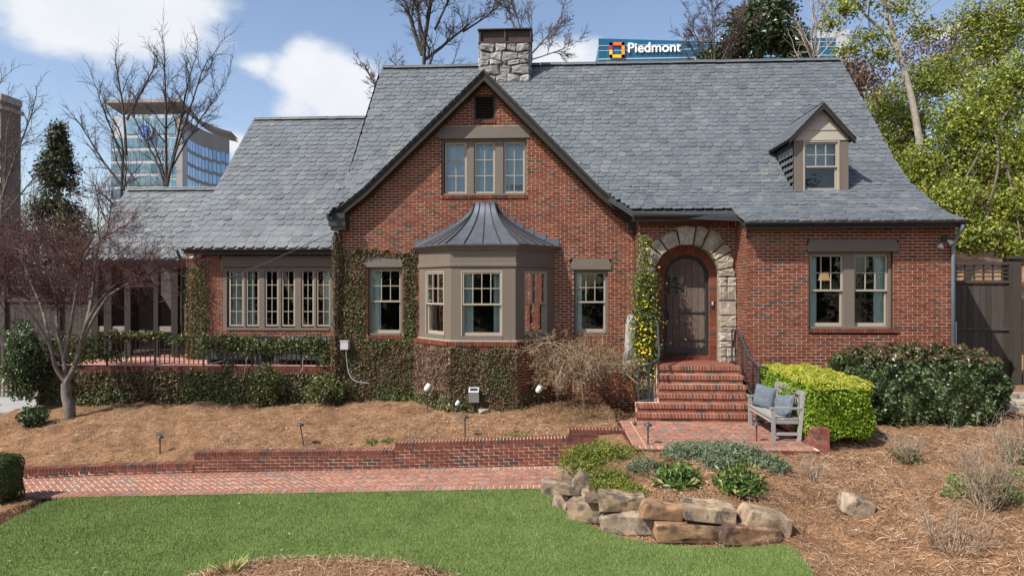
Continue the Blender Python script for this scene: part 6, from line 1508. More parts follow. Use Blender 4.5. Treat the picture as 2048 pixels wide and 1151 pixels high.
tw = sum(out.values(), []); e_ = np.array([tuple(s[1]) for s in tw]); k_ = e_[:,2] > ground(e_[:,0], e_[:,1])+.05; tw = [s for s, q in zip(tw, k_) if q]; seg_mesh('crown', tw, mTWIGP, root, 3)
e_ = np.array([tuple(s[1]) for s in tw]); e_ = e_[rng.integers(0,len(e_),9500)]+rng.normal(size=(9500,3))*np.array((.08,.08,.09)); e_ = e_[e_[:,2] > ground(e_[:,0], e_[:,1])]; leaf_mesh('leaves', e_, .055, mLTAN, root, asp=.45)
# dry tan undergrowth below it
root = thing('dry_spreading_shrub', 'dry tan spreading shrub on the ground in front of the weeping maple', 'shrub', gpt(1180,835)); P_ = []
for (u, v, w, h, n) in ((1110,825,70,14,1500),(1180,840,75,20,2400),(1235,830,40,28,1600),(1085,800,40,20,1000),(1240,780,22,35,900)):
    c = gpt(u, v); q_, _ = clump_pts(n, (c.x,c.y+.2,c.z+.05), (w/92, .5, h/92), shell=.9); P_.append(q_)
P_ = np.concatenate(P_); P_ = P_[P_[:,2] > ground(P_[:,0], P_[:,1])-.01]; leaf_mesh('twigs', P_, .07, mLTAN, root, asp=.16)
# ---------------------------------------------------------------- bed plants
def tuft(name, label, c, n, L, spread, mat, cat='plant', w=.012, up=.8, group=None, curve=.3):
    root = thing(name, label, cat, c, group); a = rng.uniform(0,2*PI,n); sp = spread*np.sqrt(rng.random(n)); base = np.array(c)+np.stack([np.cos(a)*sp*.35, np.sin(a)*sp*.35, a*0-.02], -1)
    d = nrm(np.stack([np.cos(a)*sp/spread, np.sin(a)*sp/spread, np.full(n, up)+rng.random(n)*.4], -1)+rng.normal(size=(n,3))*.12); ln = L*rng.uniform(.6,1.1,n); s = nrm(np.cross(d, np.array((0,0,1.))+rng.normal(size=(n,3))*.2))
    p1 = base+d*(ln*.55)[:,None]; p2 = p1+nrm(d-np.array((0,0,curve)))*(ln*.45)[:,None]; ww = w*rng.uniform(.7,1.2,n)[:,None]
    V = np.stack([base-s*ww/2, base+s*ww/2, p1+s*ww*.5, p1-s*ww*.5, p2, p2+s*ww*.08], 1).reshape(-1,3); k = np.arange(n)[:,None]*6
    np_mesh('blades', V, np.concatenate([k+np.array((0,1,2,3)), k+np.array((3,2,5,4))]), mat, root); return root
def mat_plant(name, label, spots, n, size, mat, cat='ground cover', asp=.55, flat=.25, mats2=None, stems=False):
    root = thing(name, label, cat, gpt(*spots[0][:2])); PP = []; NN = []
    for (u, v, w, h, zz) in spots:
        c = gpt(u, v+4); s_ = F/(c.y); k = int(n*w*h/sum(q[2]*q[3] for q in spots)); P_, N_ = clump_pts(k, (c.x, c.y, c.z), (w/s_, w/s_*.75, zz), shell=.5); g = P_[:,2] > c.z-.05; PP.append(P_[g]); NN.append(N_[g])
    P_, N_ = np.concatenate(PP), np.concatenate(NN); leaf_mesh('foliage', P_, size, mat, root, N_+np.array((0,0,.5)), .4, asp)
    if mats2: k = rng.random(len(P_)) < .35; leaf_mesh('dry_foliage', P_[k]+np.array((0,0,.01)), size*.9, mats2, root, N_[k], .3, asp)
    return root
for lab, u, v, w in (('left glossy hellebore clump in the boulder bed', 1356, 972, 50), ('right glossy hellebore clump in the boulder bed', 1478, 978, 52)):
    c = gpt(u, v); root = thing('hellebore', lab, 'plant', c, 'hellebore clumps'); P_, N_ = clump_pts(1150, (c.x,c.y,c.z+.02), (w/128,.34,.34), shell=.75); g = P_[:,2] > c.z; leaf_mesh('leaves', P_[g], .125, mLHEL, root, N_[g]+np.array((0,0,.5)), .4, .34, along=N_[g]+np.array((0,0,.4)))
mat_plant('creeping_juniper', 'bright green creeping mat over the curb by the path end', [(1165,926,48,22,.36),(1205,914,52,18,.32),(1252,904,46,10,.16),(1142,940,32,16,.26),(1185,940,36,14,.22)], 17000, .036, mLCREEP, mats2=mLCREEPB)
mat_plant('creeping_juniper', 'olive creeping mat spilling over the rounded dark boulder', [(1235,976,46,18,.20),(1268,984,32,12,.15),(1205,962,34,14,.20),(1225,955,36,14,.18)], 9000, .036, mLCREEP, mats2=mLCREEPB)
mat_plant('moss_clump', 'small bright moss clump on the tan boulder', [(1310,1008,22,6,.05)], 500, .03, mLCREEP)
mat_plant('grey_green_lavender', 'low grey-green plants along the patio edge', [(1365,908,44,16,.26),(1400,904,40,14,.24),(1445,914,50,18,.30),(1492,920,54,20,.30),(1540,932,38,14,.22),(1450,926,44,14,.22)], 12000, .085, mLSAGE, cat='plant', asp=.22)
mat_plant('grey_green_lavender', 'small dull green clump left of the left hellebore', [(1290,935,36,20,.20)], 1800, .06, mLSAGE, cat='plant', asp=.25, mats2=mLCREEPB)
mat_plant('weed_patch', 'patch of green weeds in the straw at the right edge', [(1960,960,60,22,.12),(2010,985,55,20,.12),(1915,985,30,14,.10),(2040,955,40,20,.14)], 4200, .075, leafmat('weed_leaf', [(0,(.11,.16,.04)),(.6,(.19,.25,.07)),(1,(.32,.30,.15))]), asp=.3)
for k, (u, v) in enumerate(((740,878),(778,877),(1045,866))): mat_plant('weed_tuft', ('small green weed tuft at the step in the garden wall','small green weed tuft right of the garden wall step','small green weeds in straw below the weeping maple')[k], [(u,v,16 if k < 2 else 34,4,.05)], 260, .045, mLHEL, cat='weed')
mDRYT = pieces('dry_stem', [(0,(.20,.145,.10)),(.5,(.30,.225,.16)),(1,(.40,.32,.24))], bump=0)
for k, (u, v, L, sp, n, lab) in enumerate(((1628,962,.42,.30,70,'small dead shrub stems in the straw right of the hellebores'),(1812,925,.46,.34,150,'cut-back dry shrub in the straw below the dark hedge'),(1975,1018,.95,.55,190,'tall dry bundle of stems on the right slope'),(1905,1108,.62,.55,130,'dry twiggy shrub near the bottom right corner'),(2035,925,.62,.45,170,'dry shrub at the right edge below the stone wall'),(1700,880,.3,.3,60,'dry twigs in front of the dark hedge'))):
    c = gpt(u, v); root = thing('dry_shrub', lab, 'shrub', c, 'cut-back dry shrubs'); rd = random.Random(k+60); out = {}
    for i in range(n//5):
        a = rd.uniform(0,2*PI); q = rd.random()**.6; branch(out, c+Vector((math.cos(a)*sp*.25*q, math.sin(a)*sp*.25*q, -.03)), Vector((math.cos(a)*q*sp/L*.9, math.sin(a)*q*sp/L*.9, 1)).normalized(), L*rd.uniform(.5,1.0), .0075, 0, 2, [dict(seg=5, wander=.13, kids=.9, ang=32, ratio=.45, rmin=.0045, start=.3, tip=.5), dict(seg=4, wander=.2, kids=.8, ang=40, ratio=.5, rmin=.0035, start=.2), dict(seg=3, wander=.2, kids=0)], rd)
    seg_mesh('stems', sum(out.values(), []), mDRYT, root, 3)
    if k in (1,4): P_, N_ = clump_pts(260, (c.x,c.y,c.z+.12), (.26,.24,.16), shell=.6); leaf_mesh('green_leaves', P_, .06, mLHEL, root, N_, .3)
mYUC = pieces('yucca_leaf', [(0,(.16,.18,.045)),(.5,(.30,.29,.09)),(1,(.42,.36,.16))], bump=0)
p_ = lawn_pt(458,1148); tuft('yucca', 'spiky yellow-green yucca in the front bed', (p_[0],p_[1],zlawn(p_[0])+.02), 44, .30, .28, mYUC, 'plant', .022, .75)
p_ = lawn_pt(866,1150); tuft('small_spiky_plant', 'small dark spiky plant at the right end of the front bed', (p_[0],p_[1],zlawn(p_[0])+.04), 30, .24, .25, mIVYG, 'plant', .02, .6)
# ---------------------------------------------------------------- grass
def scatter(n, x0, x1, y0, y1): return rng.uniform(x0, x1, n), rng.uniform(y0, y1, n)
n = 330000; x = rng.uniform(-11.5, 4.6, n); y = 12.1-(12.1-7.4)*rng.random(n)**1.05
k = inpoly(x+rng.normal(size=n)*.025, y+rng.normal(size=n)*.018, LAWN) & ~inpoly(x+rng.normal(size=n)*.035, y+rng.normal(size=n)*.035, BED); x, y = x[k], y[k]; n = len(x)
patch = vnoise(x, y, .9, 20)*.6+vnoise(x, y, 3.1, 21)*.4
h = (.022+.022*rng.random(n))*(.8+.5*patch); a = rng.uniform(0,2*PI,n); w = .0065; lean = rng.normal(size=(n,2))*.011
base = np.stack([x, y, zlawn(x)-.002], -1); s_ = np.stack([np.cos(a)*w/2, np.sin(a)*w/2, a*0], -1); tip = base+np.stack([lean[:,0], lean[:,1], h], -1)
V = np.stack([base-s_, base+s_, tip], 1).reshape(-1,3)
mGRASS = M('grass_blade'); c = mGRASS.ramp(mGRASS.rnd(), [(0,(.135,.185,.048)),(.5,(.205,.265,.080)),(.9,(.275,.33,.12)),(1,(.38,.37,.19))]); c = mGRASS.mix(mGRASS.rng(mGRASS.noise(.9,5,.65),.35,.68,0,.65), c, (.130,.178,.048)); c = mGRASS.mix(mGRASS.rng(mGRASS.noise(4.5,4,.6),.56,.70,0,.6), c, (.075,.130,.030)); mGRASS.col(c, .75, 0, .15); mGRASS = mGRASS.mat
g_ = np_mesh('grass', V, np.arange(n*3).reshape(-1,3), mGRASS); tag(g_, 'short mown grass blades of the front lawn', 'grass', None, 'stuff')
# ---------------------------------------------------------------- pine straw
mNEED = pieces('pine_needle', [(0,(.075,.038,.021)),(.3,(.20,.108,.056)),(.6,(.34,.197,.108)),(.85,(.48,.315,.19)),(1,(.60,.46,.33))], rough=.8, amt=.25, scale=1.2, bump=0)
def needles(n, x, y, zf, L=(.10,.22), w=.0052, lift=.05):
    z = zf(x, y); n = len(x); sw = vnoise(x, y, .8, 30)*5+rng.normal(size=n)*.9; d = np.stack([np.cos(sw), np.sin(sw), rng.normal(size=n)*.22], -1); ln = rng.uniform(L[0], L[1], n)
    c = np.stack([x, y, z+rng.random(n)**2*lift+.004], -1); s = nrm(np.stack([-d[:,1], d[:,0], rng.normal(size=n)*.5], -1))*w/2; hv = d*(ln/2)[:,None]; bend = np.stack([x*0, x*0, -ln*.10], -1)
    return np.stack([c-hv-s+bend, c-hv+s+bend, c+s, c-s, c+hv+bend, c+hv+bend+s*.6], 1).reshape(-1,3), n
n = 260000; x = rng.uniform(-13.5, 10.5, n); y = rng.uniform(6.8, 17.4, n)
dd = np.hypot(x, y); k = rng.random(n) < np.clip((11.5/dd)**2, .25, 1); x, y = x[k], y[k]; low, pt = zone(x, y); k = ~low & ~pt & ~((y > 11.8) & (x > .05) & (x < 1.5) & (y < 13.6)) & ~((y > YR-.1) & (x > xR0-.1)) & ~((y > 14) & (x > 1.4) & (x < 4.6)) & (np.abs(x/np.maximum(y,1)+.05) < .86)
x, y = x[k], y[k]; lump = vnoise(x, y, 1.5, 31); k = rng.random(len(x)) < .35+.9*lump; x, y = x[k], y[k]
V, n = needles(0, x, y, ground)
kx = rng.uniform(BED[0][0]-.1, BED[10][0]+.1, 9000); ky = rng.uniform(7.5, 9.3, 9000); q = inpoly(kx, ky, BED); kx, ky = kx[q], ky[q]
V2, n2 = needles(0, kx, ky, lambda a, b_: zlawn(a)+.02+.03*vnoise(a, b_, 4, 3)); V = np.concatenate([V, V2]); n += n2
kx = rng.uniform(-11, 4.5, 1500); ky = rng.uniform(12.1, 14.0, 1500); q = ((kx < .9) & (ky < 13.55) & (rng.random(1500) < .25+.75*(ky > 13.3))) | ((kx > 1.6) & (rng.random(1500) < .3)); kx, ky = kx[q], ky[q]
V3, n3 = needles(0, kx, ky, lambda a, b_: np.where(a < 1, zpath(a)+.004, PZ+.004), lift=.004); V = np.concatenate([V, V3]); n += n3
k = np.arange(n)[:,None]*6; o = np_mesh('pine_straw', V, np.concatenate([k+np.array((0,1,2,3)), k+np.array((3,2,5,4))]), mNEED); tag(o, 'loose orange-brown pine needles over the garden beds', 'pine straw', None, 'stuff')
# scattered fallen leaves
n = 700; x, y = scatter(n, -11, 9, 7.5, 17); low, pt = zone(x, y); k = ~low & ~pt; x, y = x[k], y[k]; P_ = np.stack([x, y, ground(x, y)+.05], -1); x2, y2 = scatter(60, -9, 4, 7.8, 13.5); k = inpoly(x2, y2, LAWN) | ((y2 > 12.1) & (x2 < .9)); x2, y2 = x2[k], y2[k]; P_ = np.concatenate([P_, np.stack([x2, y2, zpath(x2)+.022], -1)]); o = leaf_mesh('fallen_leaves', P_, .06, leafmat('fallen_leaf', [(0,(.30,.20,.12)),(.6,(.48,.36,.25)),(1,(.6,.5,.4))]), None, np.tile((0,0,1.),(len(P_),1)), .7, .6); tag(o, 'pale fallen leaves scattered over the straw', 'leaves', None, 'stuff')
# ================================================================ BACKGROUND
def leafy(root, clumps, size, mat, r=rng, asp=.55, shell=.6, up=.4, name='crown'):
    PP, NN = [], []
    for (c, R, n) in clumps: P_, N_ = clump_pts(n, c, R, shell=shell); PP.append(P_); NN.append(N_)
    P_, N_ = np.concatenate(PP), np.concatenate(NN); leaf_mesh(name, P_, size, mat, root, N_+np.array((0,-.2,up)), .4, asp)
def pxc(u, v, Y, w, h, n, dz=1.0): c = at(u, v, Y); s = Y/F; return (tuple(c), (w*s, max(w,h)*s*.8*dz, h*s), n)
# hillside behind on the right
xs = np.linspace(6, 120, 40); ys = np.linspace(19.5, 110, 40); HX, HY = np.meshgrid(xs, ys)
hz = .9+np.clip((HY-20)/26, 0, 1)**1.2*11*np.clip((HX-7)/9, 0, 1)+(vnoise(HX, HY, .25, 40)-.5)*1.2
i = np.arange(1600).reshape(40,40); Fq = np.stack([i[:-1,:-1], i[:-1,1:], i[1:,1:], i[1:,:-1]], -1).reshape(-1,4)
tag(np_mesh('hillside', np.stack([HX,HY,hz],-1).reshape(-1,3), Fq, simple('dry_leaf_slope', (.22,.125,.065), .95, .4, .8, bump=1, bscale=5), smooth=True), 'brown leaf-covered hillside behind the right end of the roof', None, None, 'structure')
# brown thicket above the verge
root = thing('brown_thicket', 'brown dry-leaved thicket on the slope behind the right roof edge', 'shrub', (12, 30, 5)); leafy(root, [pxc(1725,190,31,50,70,2600), pxc(1770,250,30,60,70,2600), pxc(1700,150,33,40,40,1500), pxc(1790,330,28,50,60,1500), pxc(1850,120,36,90,60,2600), pxc(1940,110,36,90,60,2600)], .16, mLBRN)
# yellow-green trees on the right
def leaf_tree(label, base, trunk, clumps, size, mat, bark, r0, seed, name='broadleaf_tree', group='yellow-green trees right of the house', shell=.75):
    root = thing(name, label, 'tree', base, group); rd = random.Random(seed); SG = []
    for P_, a, b_ in trunk: SG += limb(P_, a, b_)
    for c, R, n in clumps:                      # boughs into each clump
        t0 = Vector(trunk[0][0][-1]); t1 = Vector(c); mid = t0.lerp(t1, .5)+Vector((rd.gauss(0,.2), rd.gauss(0,.2), .2)); SG += limb([t0, mid, t1], r0*.35, .02)
        out = {}
        for _ in range(4): branch(out, t1, Vector((rd.gauss(0,1), rd.gauss(0,1), rd.gauss(.4,.6))).normalized(), max(R)*.8, .03, 0, 1, [dict(seg=4, kids=1.2, ang=40, ratio=.6, rmin=.01)], rd)
        SG += sum(out.values(), [])
    seg_mesh('trunk', SG, bark, root, 6); leafy(root, clumps, size, mat, shell=shell); return root
Yt = 23.0
leaf_tree('dense yellow-green tree filling the right edge above the fence', (X(2012,Yt),Yt,1.0), [([(X(2012,Yt),Yt,.9), at(2014,480,Yt), at(2005,380,Yt), at(1990,260,Yt)], .16,.08)],
  [pxc(1960,330,Yt,75,60,5200), pxc(1900,410,Yt-1,70,55,5200), pxc(2035,420,Yt-1,70,60,5200), pxc(1990,200,Yt+1,80,65,5600), pxc(1930,250,Yt,60,50,3800), pxc(2050,300,Yt,70,70,4800), pxc(1955,470,Yt-1.5,60,36,3000), pxc(2045,500,Yt-2,50,22,1200), pxc(1860,330,Yt+1,55,50,3200), pxc(1885,470,Yt-1,40,40,2400), pxc(2050,150,Yt+1,60,50,3000), pxc(1835,400,Yt+1,40,45,1800)], .125, mLYEL, mBARK, .16, 1)
leaf_tree('yellow-green tree behind the dormer end of the roof', (X(1800,27),27,2.5), [([(X(1830,27),27,2.0), at(1828,420,27), at(1815,330,27), at(1800,240,27)], .14,.07)],
  [pxc(1790,330,27,50,50,2600), pxc(1830,250,27,60,60,3400), pxc(1770,220,28,40,50,1800), pxc(1850,170,28,60,50,2600), pxc(1765,290,27,30,40,1200), pxc(1900,150,28,60,45,2600)], .125, mLYEL, mBARK, .14, 2, shell=.95)
leaf_tree('tall yellow-green tree crown at the top right corner', (X(2060,30),30,5), [([(X(2020,30),30,4.5), at(2015,250,30), at(2000,150,30), at(1990,60,30)], .16,.08)], [pxc(2020,60,30,75,50,3000), pxc(1950,40,30,60,40,2000), pxc(2060,0,30,70,50,2600), pxc(1970,100,30,55,35,1800)], .14, mLYEL, mBARK, .16, 3, shell=.95)
Yl = 25.5; root = leaf_tree('leaning pale-barked tree with sparse yellow leaves behind the roof', (X(1872,Yl),Yl,2.2), [([(X(1878,Yl),Yl,2.0), at(1862,430,Yl), at(1842,300,Yl), at(1822,190,Yl), at(1795,100,Yl), at(1778,30,Yl), at(1772,-60,Yl)], .17,.07), ([at(1815,165,Yl), at(1780,80,Yl), at(1730,30,Yl), at(1690,-20,Yl)], .07,.03), ([at(1795,100,Yl), at(1830,40,Yl), at(1880,0,Yl)], .06,.02)],
  [pxc(1690,20,Yl,45,24,630), pxc(1740,75,Yl,45,22,570), pxc(1700,100,Yl,36,16,390), pxc(1800,20,Yl,50,26,630), pxc(1850,60,Yl,45,26,570), pxc(1760,110,Yl,36,18,360), pxc(1720,-10,Yl,60,22,630), pxc(1660,50,Yl,26,16,240)], .13, mLYEL, mBARKP, .10, 4, 'leaning_tree', shell=1.0)
# evergreen magnolia and bare companion behind the ridge
Ye = 36; root = thing('magnolia_tree', 'dark evergreen magnolia rising behind the right part of the ridge', 'tree', (X(1520,Ye),Ye,0)); seg_mesh('trunk', limb([(X(1520,Ye),Ye,0), at(1520,200,Ye), at(1525,60,Ye)], .25,.1), mBARKD, root, 6)
leafy(root, [pxc(1530,60,Ye,62,44,2600), pxc(1480,95,Ye,52,35,1900), pxc(1580,85,Ye,42,38,1600), pxc(1545,12,Ye,50,26,1300), pxc(1435,115,Ye,40,20,900), pxc(1600,110,Ye,28,25,700), pxc(1490,40,Ye,36,30,900)], .24, mLMAG, shell=.7)
PB = [dict(seg=7, wander=.035, trop=.0, kids=1.2, ang=36, ratio=.46, rr=.62, start=.3, rmin=.02), dict(seg=6, wander=.15, trop=.05, kids=.8, ang=38, ratio=.6, rr=.6, rmin=.014, start=.15), dict(seg=5, wander=.18, trop=.03, kids=.9, ang=40, ratio=.58, rmin=.010, start=.1), dict(seg=4, wander=.2, trop=.02, kids=.8, ang=40, ratio=.6, rmin=.008, start=.1), dict(seg=3, wander=.2, kids=0)]
def bt(label, u, v0, Y, limbs, seed, lev=3, bark=mBARKD, twig=mBARKD, P=PB, name='bare_tree', split=2): return bare_tree(name, label, (X(u,Y),Y,0), limbs, P, lev, bark, twig, seed, 'bare winter trees behind the house', split=split)
def lim(u0, v0, u1, v1, Y, r, dy=0): a, b_ = at(u0,v0,Y), at(u1,v1,Y+dy); return (a, b_-a, (b_-a).length, r*.72)
bt('bare twiggy tree left of the magnolia', 1430, 0, 34, [lim(1425,200,1440,60,34,.08), lim(1425,150,1395,60,34,.06), lim(1430,150,1480,40,34,.06), lim(1425,160,1420,40,34,.06), lim(1425,170,1385,90,34,.05), lim(1432,160,1460,80,34,.05)], 5, 4, mBARK, mTWIG)
bt('white-barked bare tree right of the magnolia', 1635, 0, 30, [lim(1648,300,1632,90,30,.13), lim(1632,110,1618,10,30,.07), lim(1634,110,1655,0,30,.07), lim(1637,150,1600,70,30,.05), lim(1634,118,1680,70,30,.05)], 6, 2, mBARKP, mBARKP)
bt('large bare tree rising behind the ridge left of the chimney', 845, 0, 30, [lim(845,330,845,90,30,.22), lim(845,110,790,-10,30,.15), lim(846,100,865,-30,30,.15), lim(848,120,930,60,30,.12,1), lim(845,100,820,-40,30,.10), lim(925,64,1000,15,31,.07), lim(870,60,900,-20,30,.08)], 7, 4)
bt('slender bare tree behind the left end of the ridge', 760, 0, 32, [lim(775,260,745,170,32,.05), lim(770,200,735,140,32,.04), lim(800,220,790,130,32,.04)], 8, 3, mBARK, mTWIG)
bt('bare tree behind and right of the chimney', 1060, 0, 33, [lim(1050,260,1050,90,33,.10), lim(1050,120,1120,60,33,.07), lim(1050,110,1030,-10,33,.07), lim(1060,120,1140,100,33,.05), lim(1048,90,1010,20,33,.06)], 9, 4, mBARK, mTWIG)
PU = [dict(seg=8, wander=.03, trop=.0, kids=1.5, ang=36, ratio=.35, rr=.55, start=.3, rmin=.018), dict(seg=6, wander=.14, trop=.06, kids=1.15, ang=36, ratio=.55, rmin=.010, start=.1), dict(seg=4, wander=.18, trop=.04, kids=.8, ang=40, ratio=.55, rmin=.008, start=.1), dict(seg=3, wander=.2, kids=0)]
bt('bare tree with one straight trunk in front of the glass hospital', 250, 0, 33, [lim(250,640,252,300,33,.16), lim(252,310,243,150,33,.10), lim(254,240,300,140,33,.09), lim(252,340,200,200,33,.08), lim(250,380,170,265,33,.09), lim(250,330,300,400,33,.05)], 11, 3, P=PU)
bt('multi-stemmed bare tree just left of the left wing roof', 335, 0, 31, [lim(333,640,332,360,31,.16), lim(332,370,322,150,31,.10), lim(333,380,360,150,31,.09), lim(332,380,280,210,31,.08), lim(335,360,395,140,31,.08), lim(336,350,430,190,31,.06)], 12, 3, P=PU)
bt('bare tree at the far left edge beside the conifer', 10, 0, 30, [lim(-10,640,5,390,30,.14), lim(3,400,50,230,30,.08), lim(3,420,20,260,30,.07), lim(0,440,90,300,30,.06), lim(-5,400,-20,200,30,.08)], 13, 3, mBARK, mTWIG, P=PU)
# conifer
Yc = 27; base = Vector((X(118,Yc),Yc,.3)); root = thing('conifer', 'dark conical evergreen left of the bare trees', 'tree', base); topz = Z(252,118,Yc); seg_mesh('trunk', limb([base, Vector((base.x,Yc,topz))], .15,.02), mBARKD, root, 6); PP, NN, AL = [], [], []
for k in range(210):
    t = random.random()**.8; z = base.z+(topz-base.z)*(.12+.86*t); R_ = (3.0*(1-t)**.9+.08)*random.uniform(.55,1.1); a = random.uniform(0,2*PI); tip = np.array((base.x+math.cos(a)*R_, Yc+math.sin(a)*R_, z-.15*R_)); st = np.array((base.x, Yc, z+.1)); n = 130; f = rng.random(n)**.6
    PP.append(st+(tip-st)*f[:,None]+rng.normal(size=(n,3))*np.array((.10,.10,.16))*(.4+f[:,None])); NN.append(np.tile((math.cos(a),math.sin(a),.5),(n,1))); AL.append(np.tile(tip-st,(n,1)))
leaf_mesh('crown', np.concatenate(PP), .16, mLCON, root, np.concatenate(NN), .35, .4, along=np.concatenate(AL))
# brown shrubs and a fence behind the maple
for lab, cl in (('brown leafless shrub mass behind the maple at the left edge', [pxc(40,480,26,70,50,2600), pxc(-20,440,26,60,50,1500), pxc(30,560,25,60,40,1400)]), ('olive-brown shrub mass behind the maple crown', [pxc(130,470,25.5,60,45,2000), pxc(180,520,25,45,40,1300), pxc(100,560,25,60,35,1200)])):
    root = thing('winter_shrub', lab, 'shrub', (cl[0][0][0], cl[0][0][1], .4)); leafy(root, cl, .12, mLBRN, shell=.95, asp=.3); rd = random.Random(5); out = {}
    for c, R, n in cl:
        for _ in range(10): branch(out, Vector((c[0]+rd.uniform(-1,1)*R[0]*.5, c[1], .3)), Vector((rd.gauss(0,.3), rd.gauss(0,.2), 1)).normalized(), c[2]*.9, .03, 0, 2, [dict(seg=5, kids=1.2, ang=35, ratio=.5, rmin=.010), dict(seg=4, kids=1, ang=40, ratio=.55, rmin=.007)], rd)
    seg_mesh('stems', sum(out.values(), []), mTWIG, root, 4)
fb = thing('wooden_fence', 'dark fence behind the maple left of the porch', 'fence', (-16, 24, .4)); x = -24.0; zt = Z(592,100,24)
while x < -13.6: mb = MB(); mb.box(x+.004, x+.146, 23.99, 24.02, .3, zt+.02*math.sin(x*9)); mb.build('board', mFENCE, fb); x += .15
for z in (zt-.15, 1.0): mb = MB(); mb.box(-24, -13.6, 23.93, 23.985, z-.05, z+.05); mb.build('rail', mFENCE, fb)
x = -24.0
while x < -13.6: mb = MB(); mb.box(x-.06, x+.06, 23.88, 23.925, .3, zt+.35); mb.build('post', mFENCE, fb); x += 2.08
mb = MB(); mb.box(-24, -13.6, 23.9, 23.94, zt+.30, zt+.36); mb.build('rail', mFENCE, fb)
# neighbouring house on the right
nb = thing('neighbour_house', 'grey-roofed neighbouring house glimpsed under the right trees', 'house', (17, 32, 1)); Yn = 32
mb = MB(); mb.box(X(1960,Yn), X(2200,Yn), Yn, Yn+5, 1, Z(515,2000,Yn)); mb.build('wall', simple('pale_wall', (.45,.43,.40), .9), nb); mb = MB(); z0, z1 = Z(516,2000,Yn), Z(478,2000,Yn); mb.add([(X(1950,Yn),Yn-.5,z0),(X(2210,Yn),Yn-.5,z0),(X(2210,Yn),Yn+3,z1),(X(1950,Yn),Yn+3,z1)], [(0,1,2,3)]); mb.build('roof', simple('grey_shingle', (.22,.235,.25), .85, .2, 3), nb)
# ---------------------------------------------------------------- far buildings
def panes_grid(fr, w, z0, z1, cols, rows, parent, mat, gx_=.12, gz_=.5, dep=.1):
    out = []
    for i in range(cols):
        for j in range(rows): out.append((fr.xf(w*i/cols+gx_/2, w*(i+1)/cols-gx_/2, -.1, dep, z0+(z1-z0)*j/rows+gz_/2, z0+(z1-z0)*(j+1)/rows-gz_/2), parent))
    return out
def bluglass(name, stops, rough=.12): m = M(name); m.col(grade(m, m.ramp(m.rnd(), stops), .12, .08), rough, .25, .6); return m.mat
mTEAL = bluglass('teal_curtain_glass', [(0,(.12,.215,.27)),(.5,(.19,.30,.36)),(1,(.26,.38,.43))]); mBLUG = bluglass('blue_curtain_glass', [(0,(.10,.24,.46)),(.5,(.16,.34,.58)),(1,(.24,.42,.64))])
mCONC = simple('grey_concrete', (.30,.28,.26), .9, .1, .1); mPALEC = simple('pale_panel', (.42,.44,.46), .8, .08, .1)
Yb = 170; hb = thing('hospital_tower', 'glass hospital tower with a curved roof edge and round blue emblem, far left', 'building', (X(300,Yb),Yb,0)); xa, xb, xc = X(222,Yb), X(366,Yb), X(459,Yb+45)
ztop = Z(232,300,Yb); f1 = Fr((xa,Yb,0),(1,0,0),(0,-1,0)); mb = MB(); mb.box(xa, xb, Yb, Yb+2, -.7, ztop); mb.build('wall', mPALEC, hb)
P_ = panes_grid(f1, (xb-xa)*.80, 0, ztop-5.2, 10, 13, hb, mTEAL, .1, .8)
P_ += panes_grid(Fr((xa+(xb-xa)*.80,Yb,0),(1,0,0),(0,-1,0)), (xb-xa)*.12, 0, ztop-2, 2, 13, hb, mBLUG, .1, .5)
emit('pane', P_, UB_V, UB_F, mTEAL, 300, 'panes'); mb = MB(); f1.box(mb, (xb-xa)*.92, (xb-xa)*1.0, 0, .25, 0, ztop); mb.build('corner_pier', mCONC, hb)
mb = MB(); f1.box(mb, (xb-xa)*.22, (xb-xa)*.9, .0, .2, ztop-4.6, ztop-.6); mb.build('penthouse_glass', mTEAL, hb)
# curved right flank
N_ = 8; pts = []
for i in range(N_+1): t = i/N_; pts.append(Vector((xb+(xc-xb)*math.sin(t*PI/2)**.9, Yb+45*t**1.15, 0)))
rz = lambda t: Z(222,400,Yb)+(Z(275,459,Yb+45)-Z(222,400,Yb))*t**2*.9
mb = MB(); mb.loft([[Vector((p.x,p.y,-.7)) for p in pts], [Vector((p.x,p.y,rz(i/N_))) for i, p in enumerate(pts)]]); mb.build('wall', mCONC, hb); P_ = []
for i in range(N_):
    a, b_ = pts[i], pts[i+1]; f2 = Fr(a, b_-a, Vector((b_.y-a.y, -(b_.x-a.x), 0))); P_ += panes_grid(f2, (b_-a).length, 1, rz((i+.5)/N_)-4.5, 2, 12, hb, mBLUG, .5, 1.0)
emit('pane', P_, UB_V, UB_F, mBLUG, 300, 'panes')
mb = MB(); e0 = [Vector((xa-1,Yb-1.2,Z(208,222,Yb))), Vector((xb,Yb-1.5,Z(207,366,Yb)))]+[Vector((p.x+.8,p.y-.5,rz((i+1)/N_)+1.2)) for i, p in enumerate(pts[1:])]
mb.loft([e0, [p+Vector((0,0,.9)) for p in e0], [Vector((p.x-3,p.y+12,p.z+.9)) for p in e0]]); mb.loft([e0, [Vector((p.x-3,p.y+12,p.z)) for p in e0]]); mb.build('roof_edge', mCONC, hb)
c = at(291,263,Yb-.6); mb = MB(); mb.tube([c, c+Vector((0,-.5,0))], 2.0, 28); mb.build('emblem_ring', mPALEC, hb); mb = MB(); mb.tube([c+Vector((0,-.5,0)), c+Vector((0,-.65,0))], 1.65, 28); mb.build('emblem_disc', simple('emblem_blue', (.04,.13,.42), .5), hb)
mb = MB()
for dx, dz, l, a in ((0,0,1.2,.6),(-.35,.25,1.0,1.2),(.3,-.3,1.0,2.3),(.1,.45,.8,.2)): mb.obox(c+Vector((dx,-.70,dz)), (math.cos(a)*l*.5,0,math.sin(a)*l*.5), (0,.04,0), (-math.sin(a)*.07,0,math.cos(a)*.07))
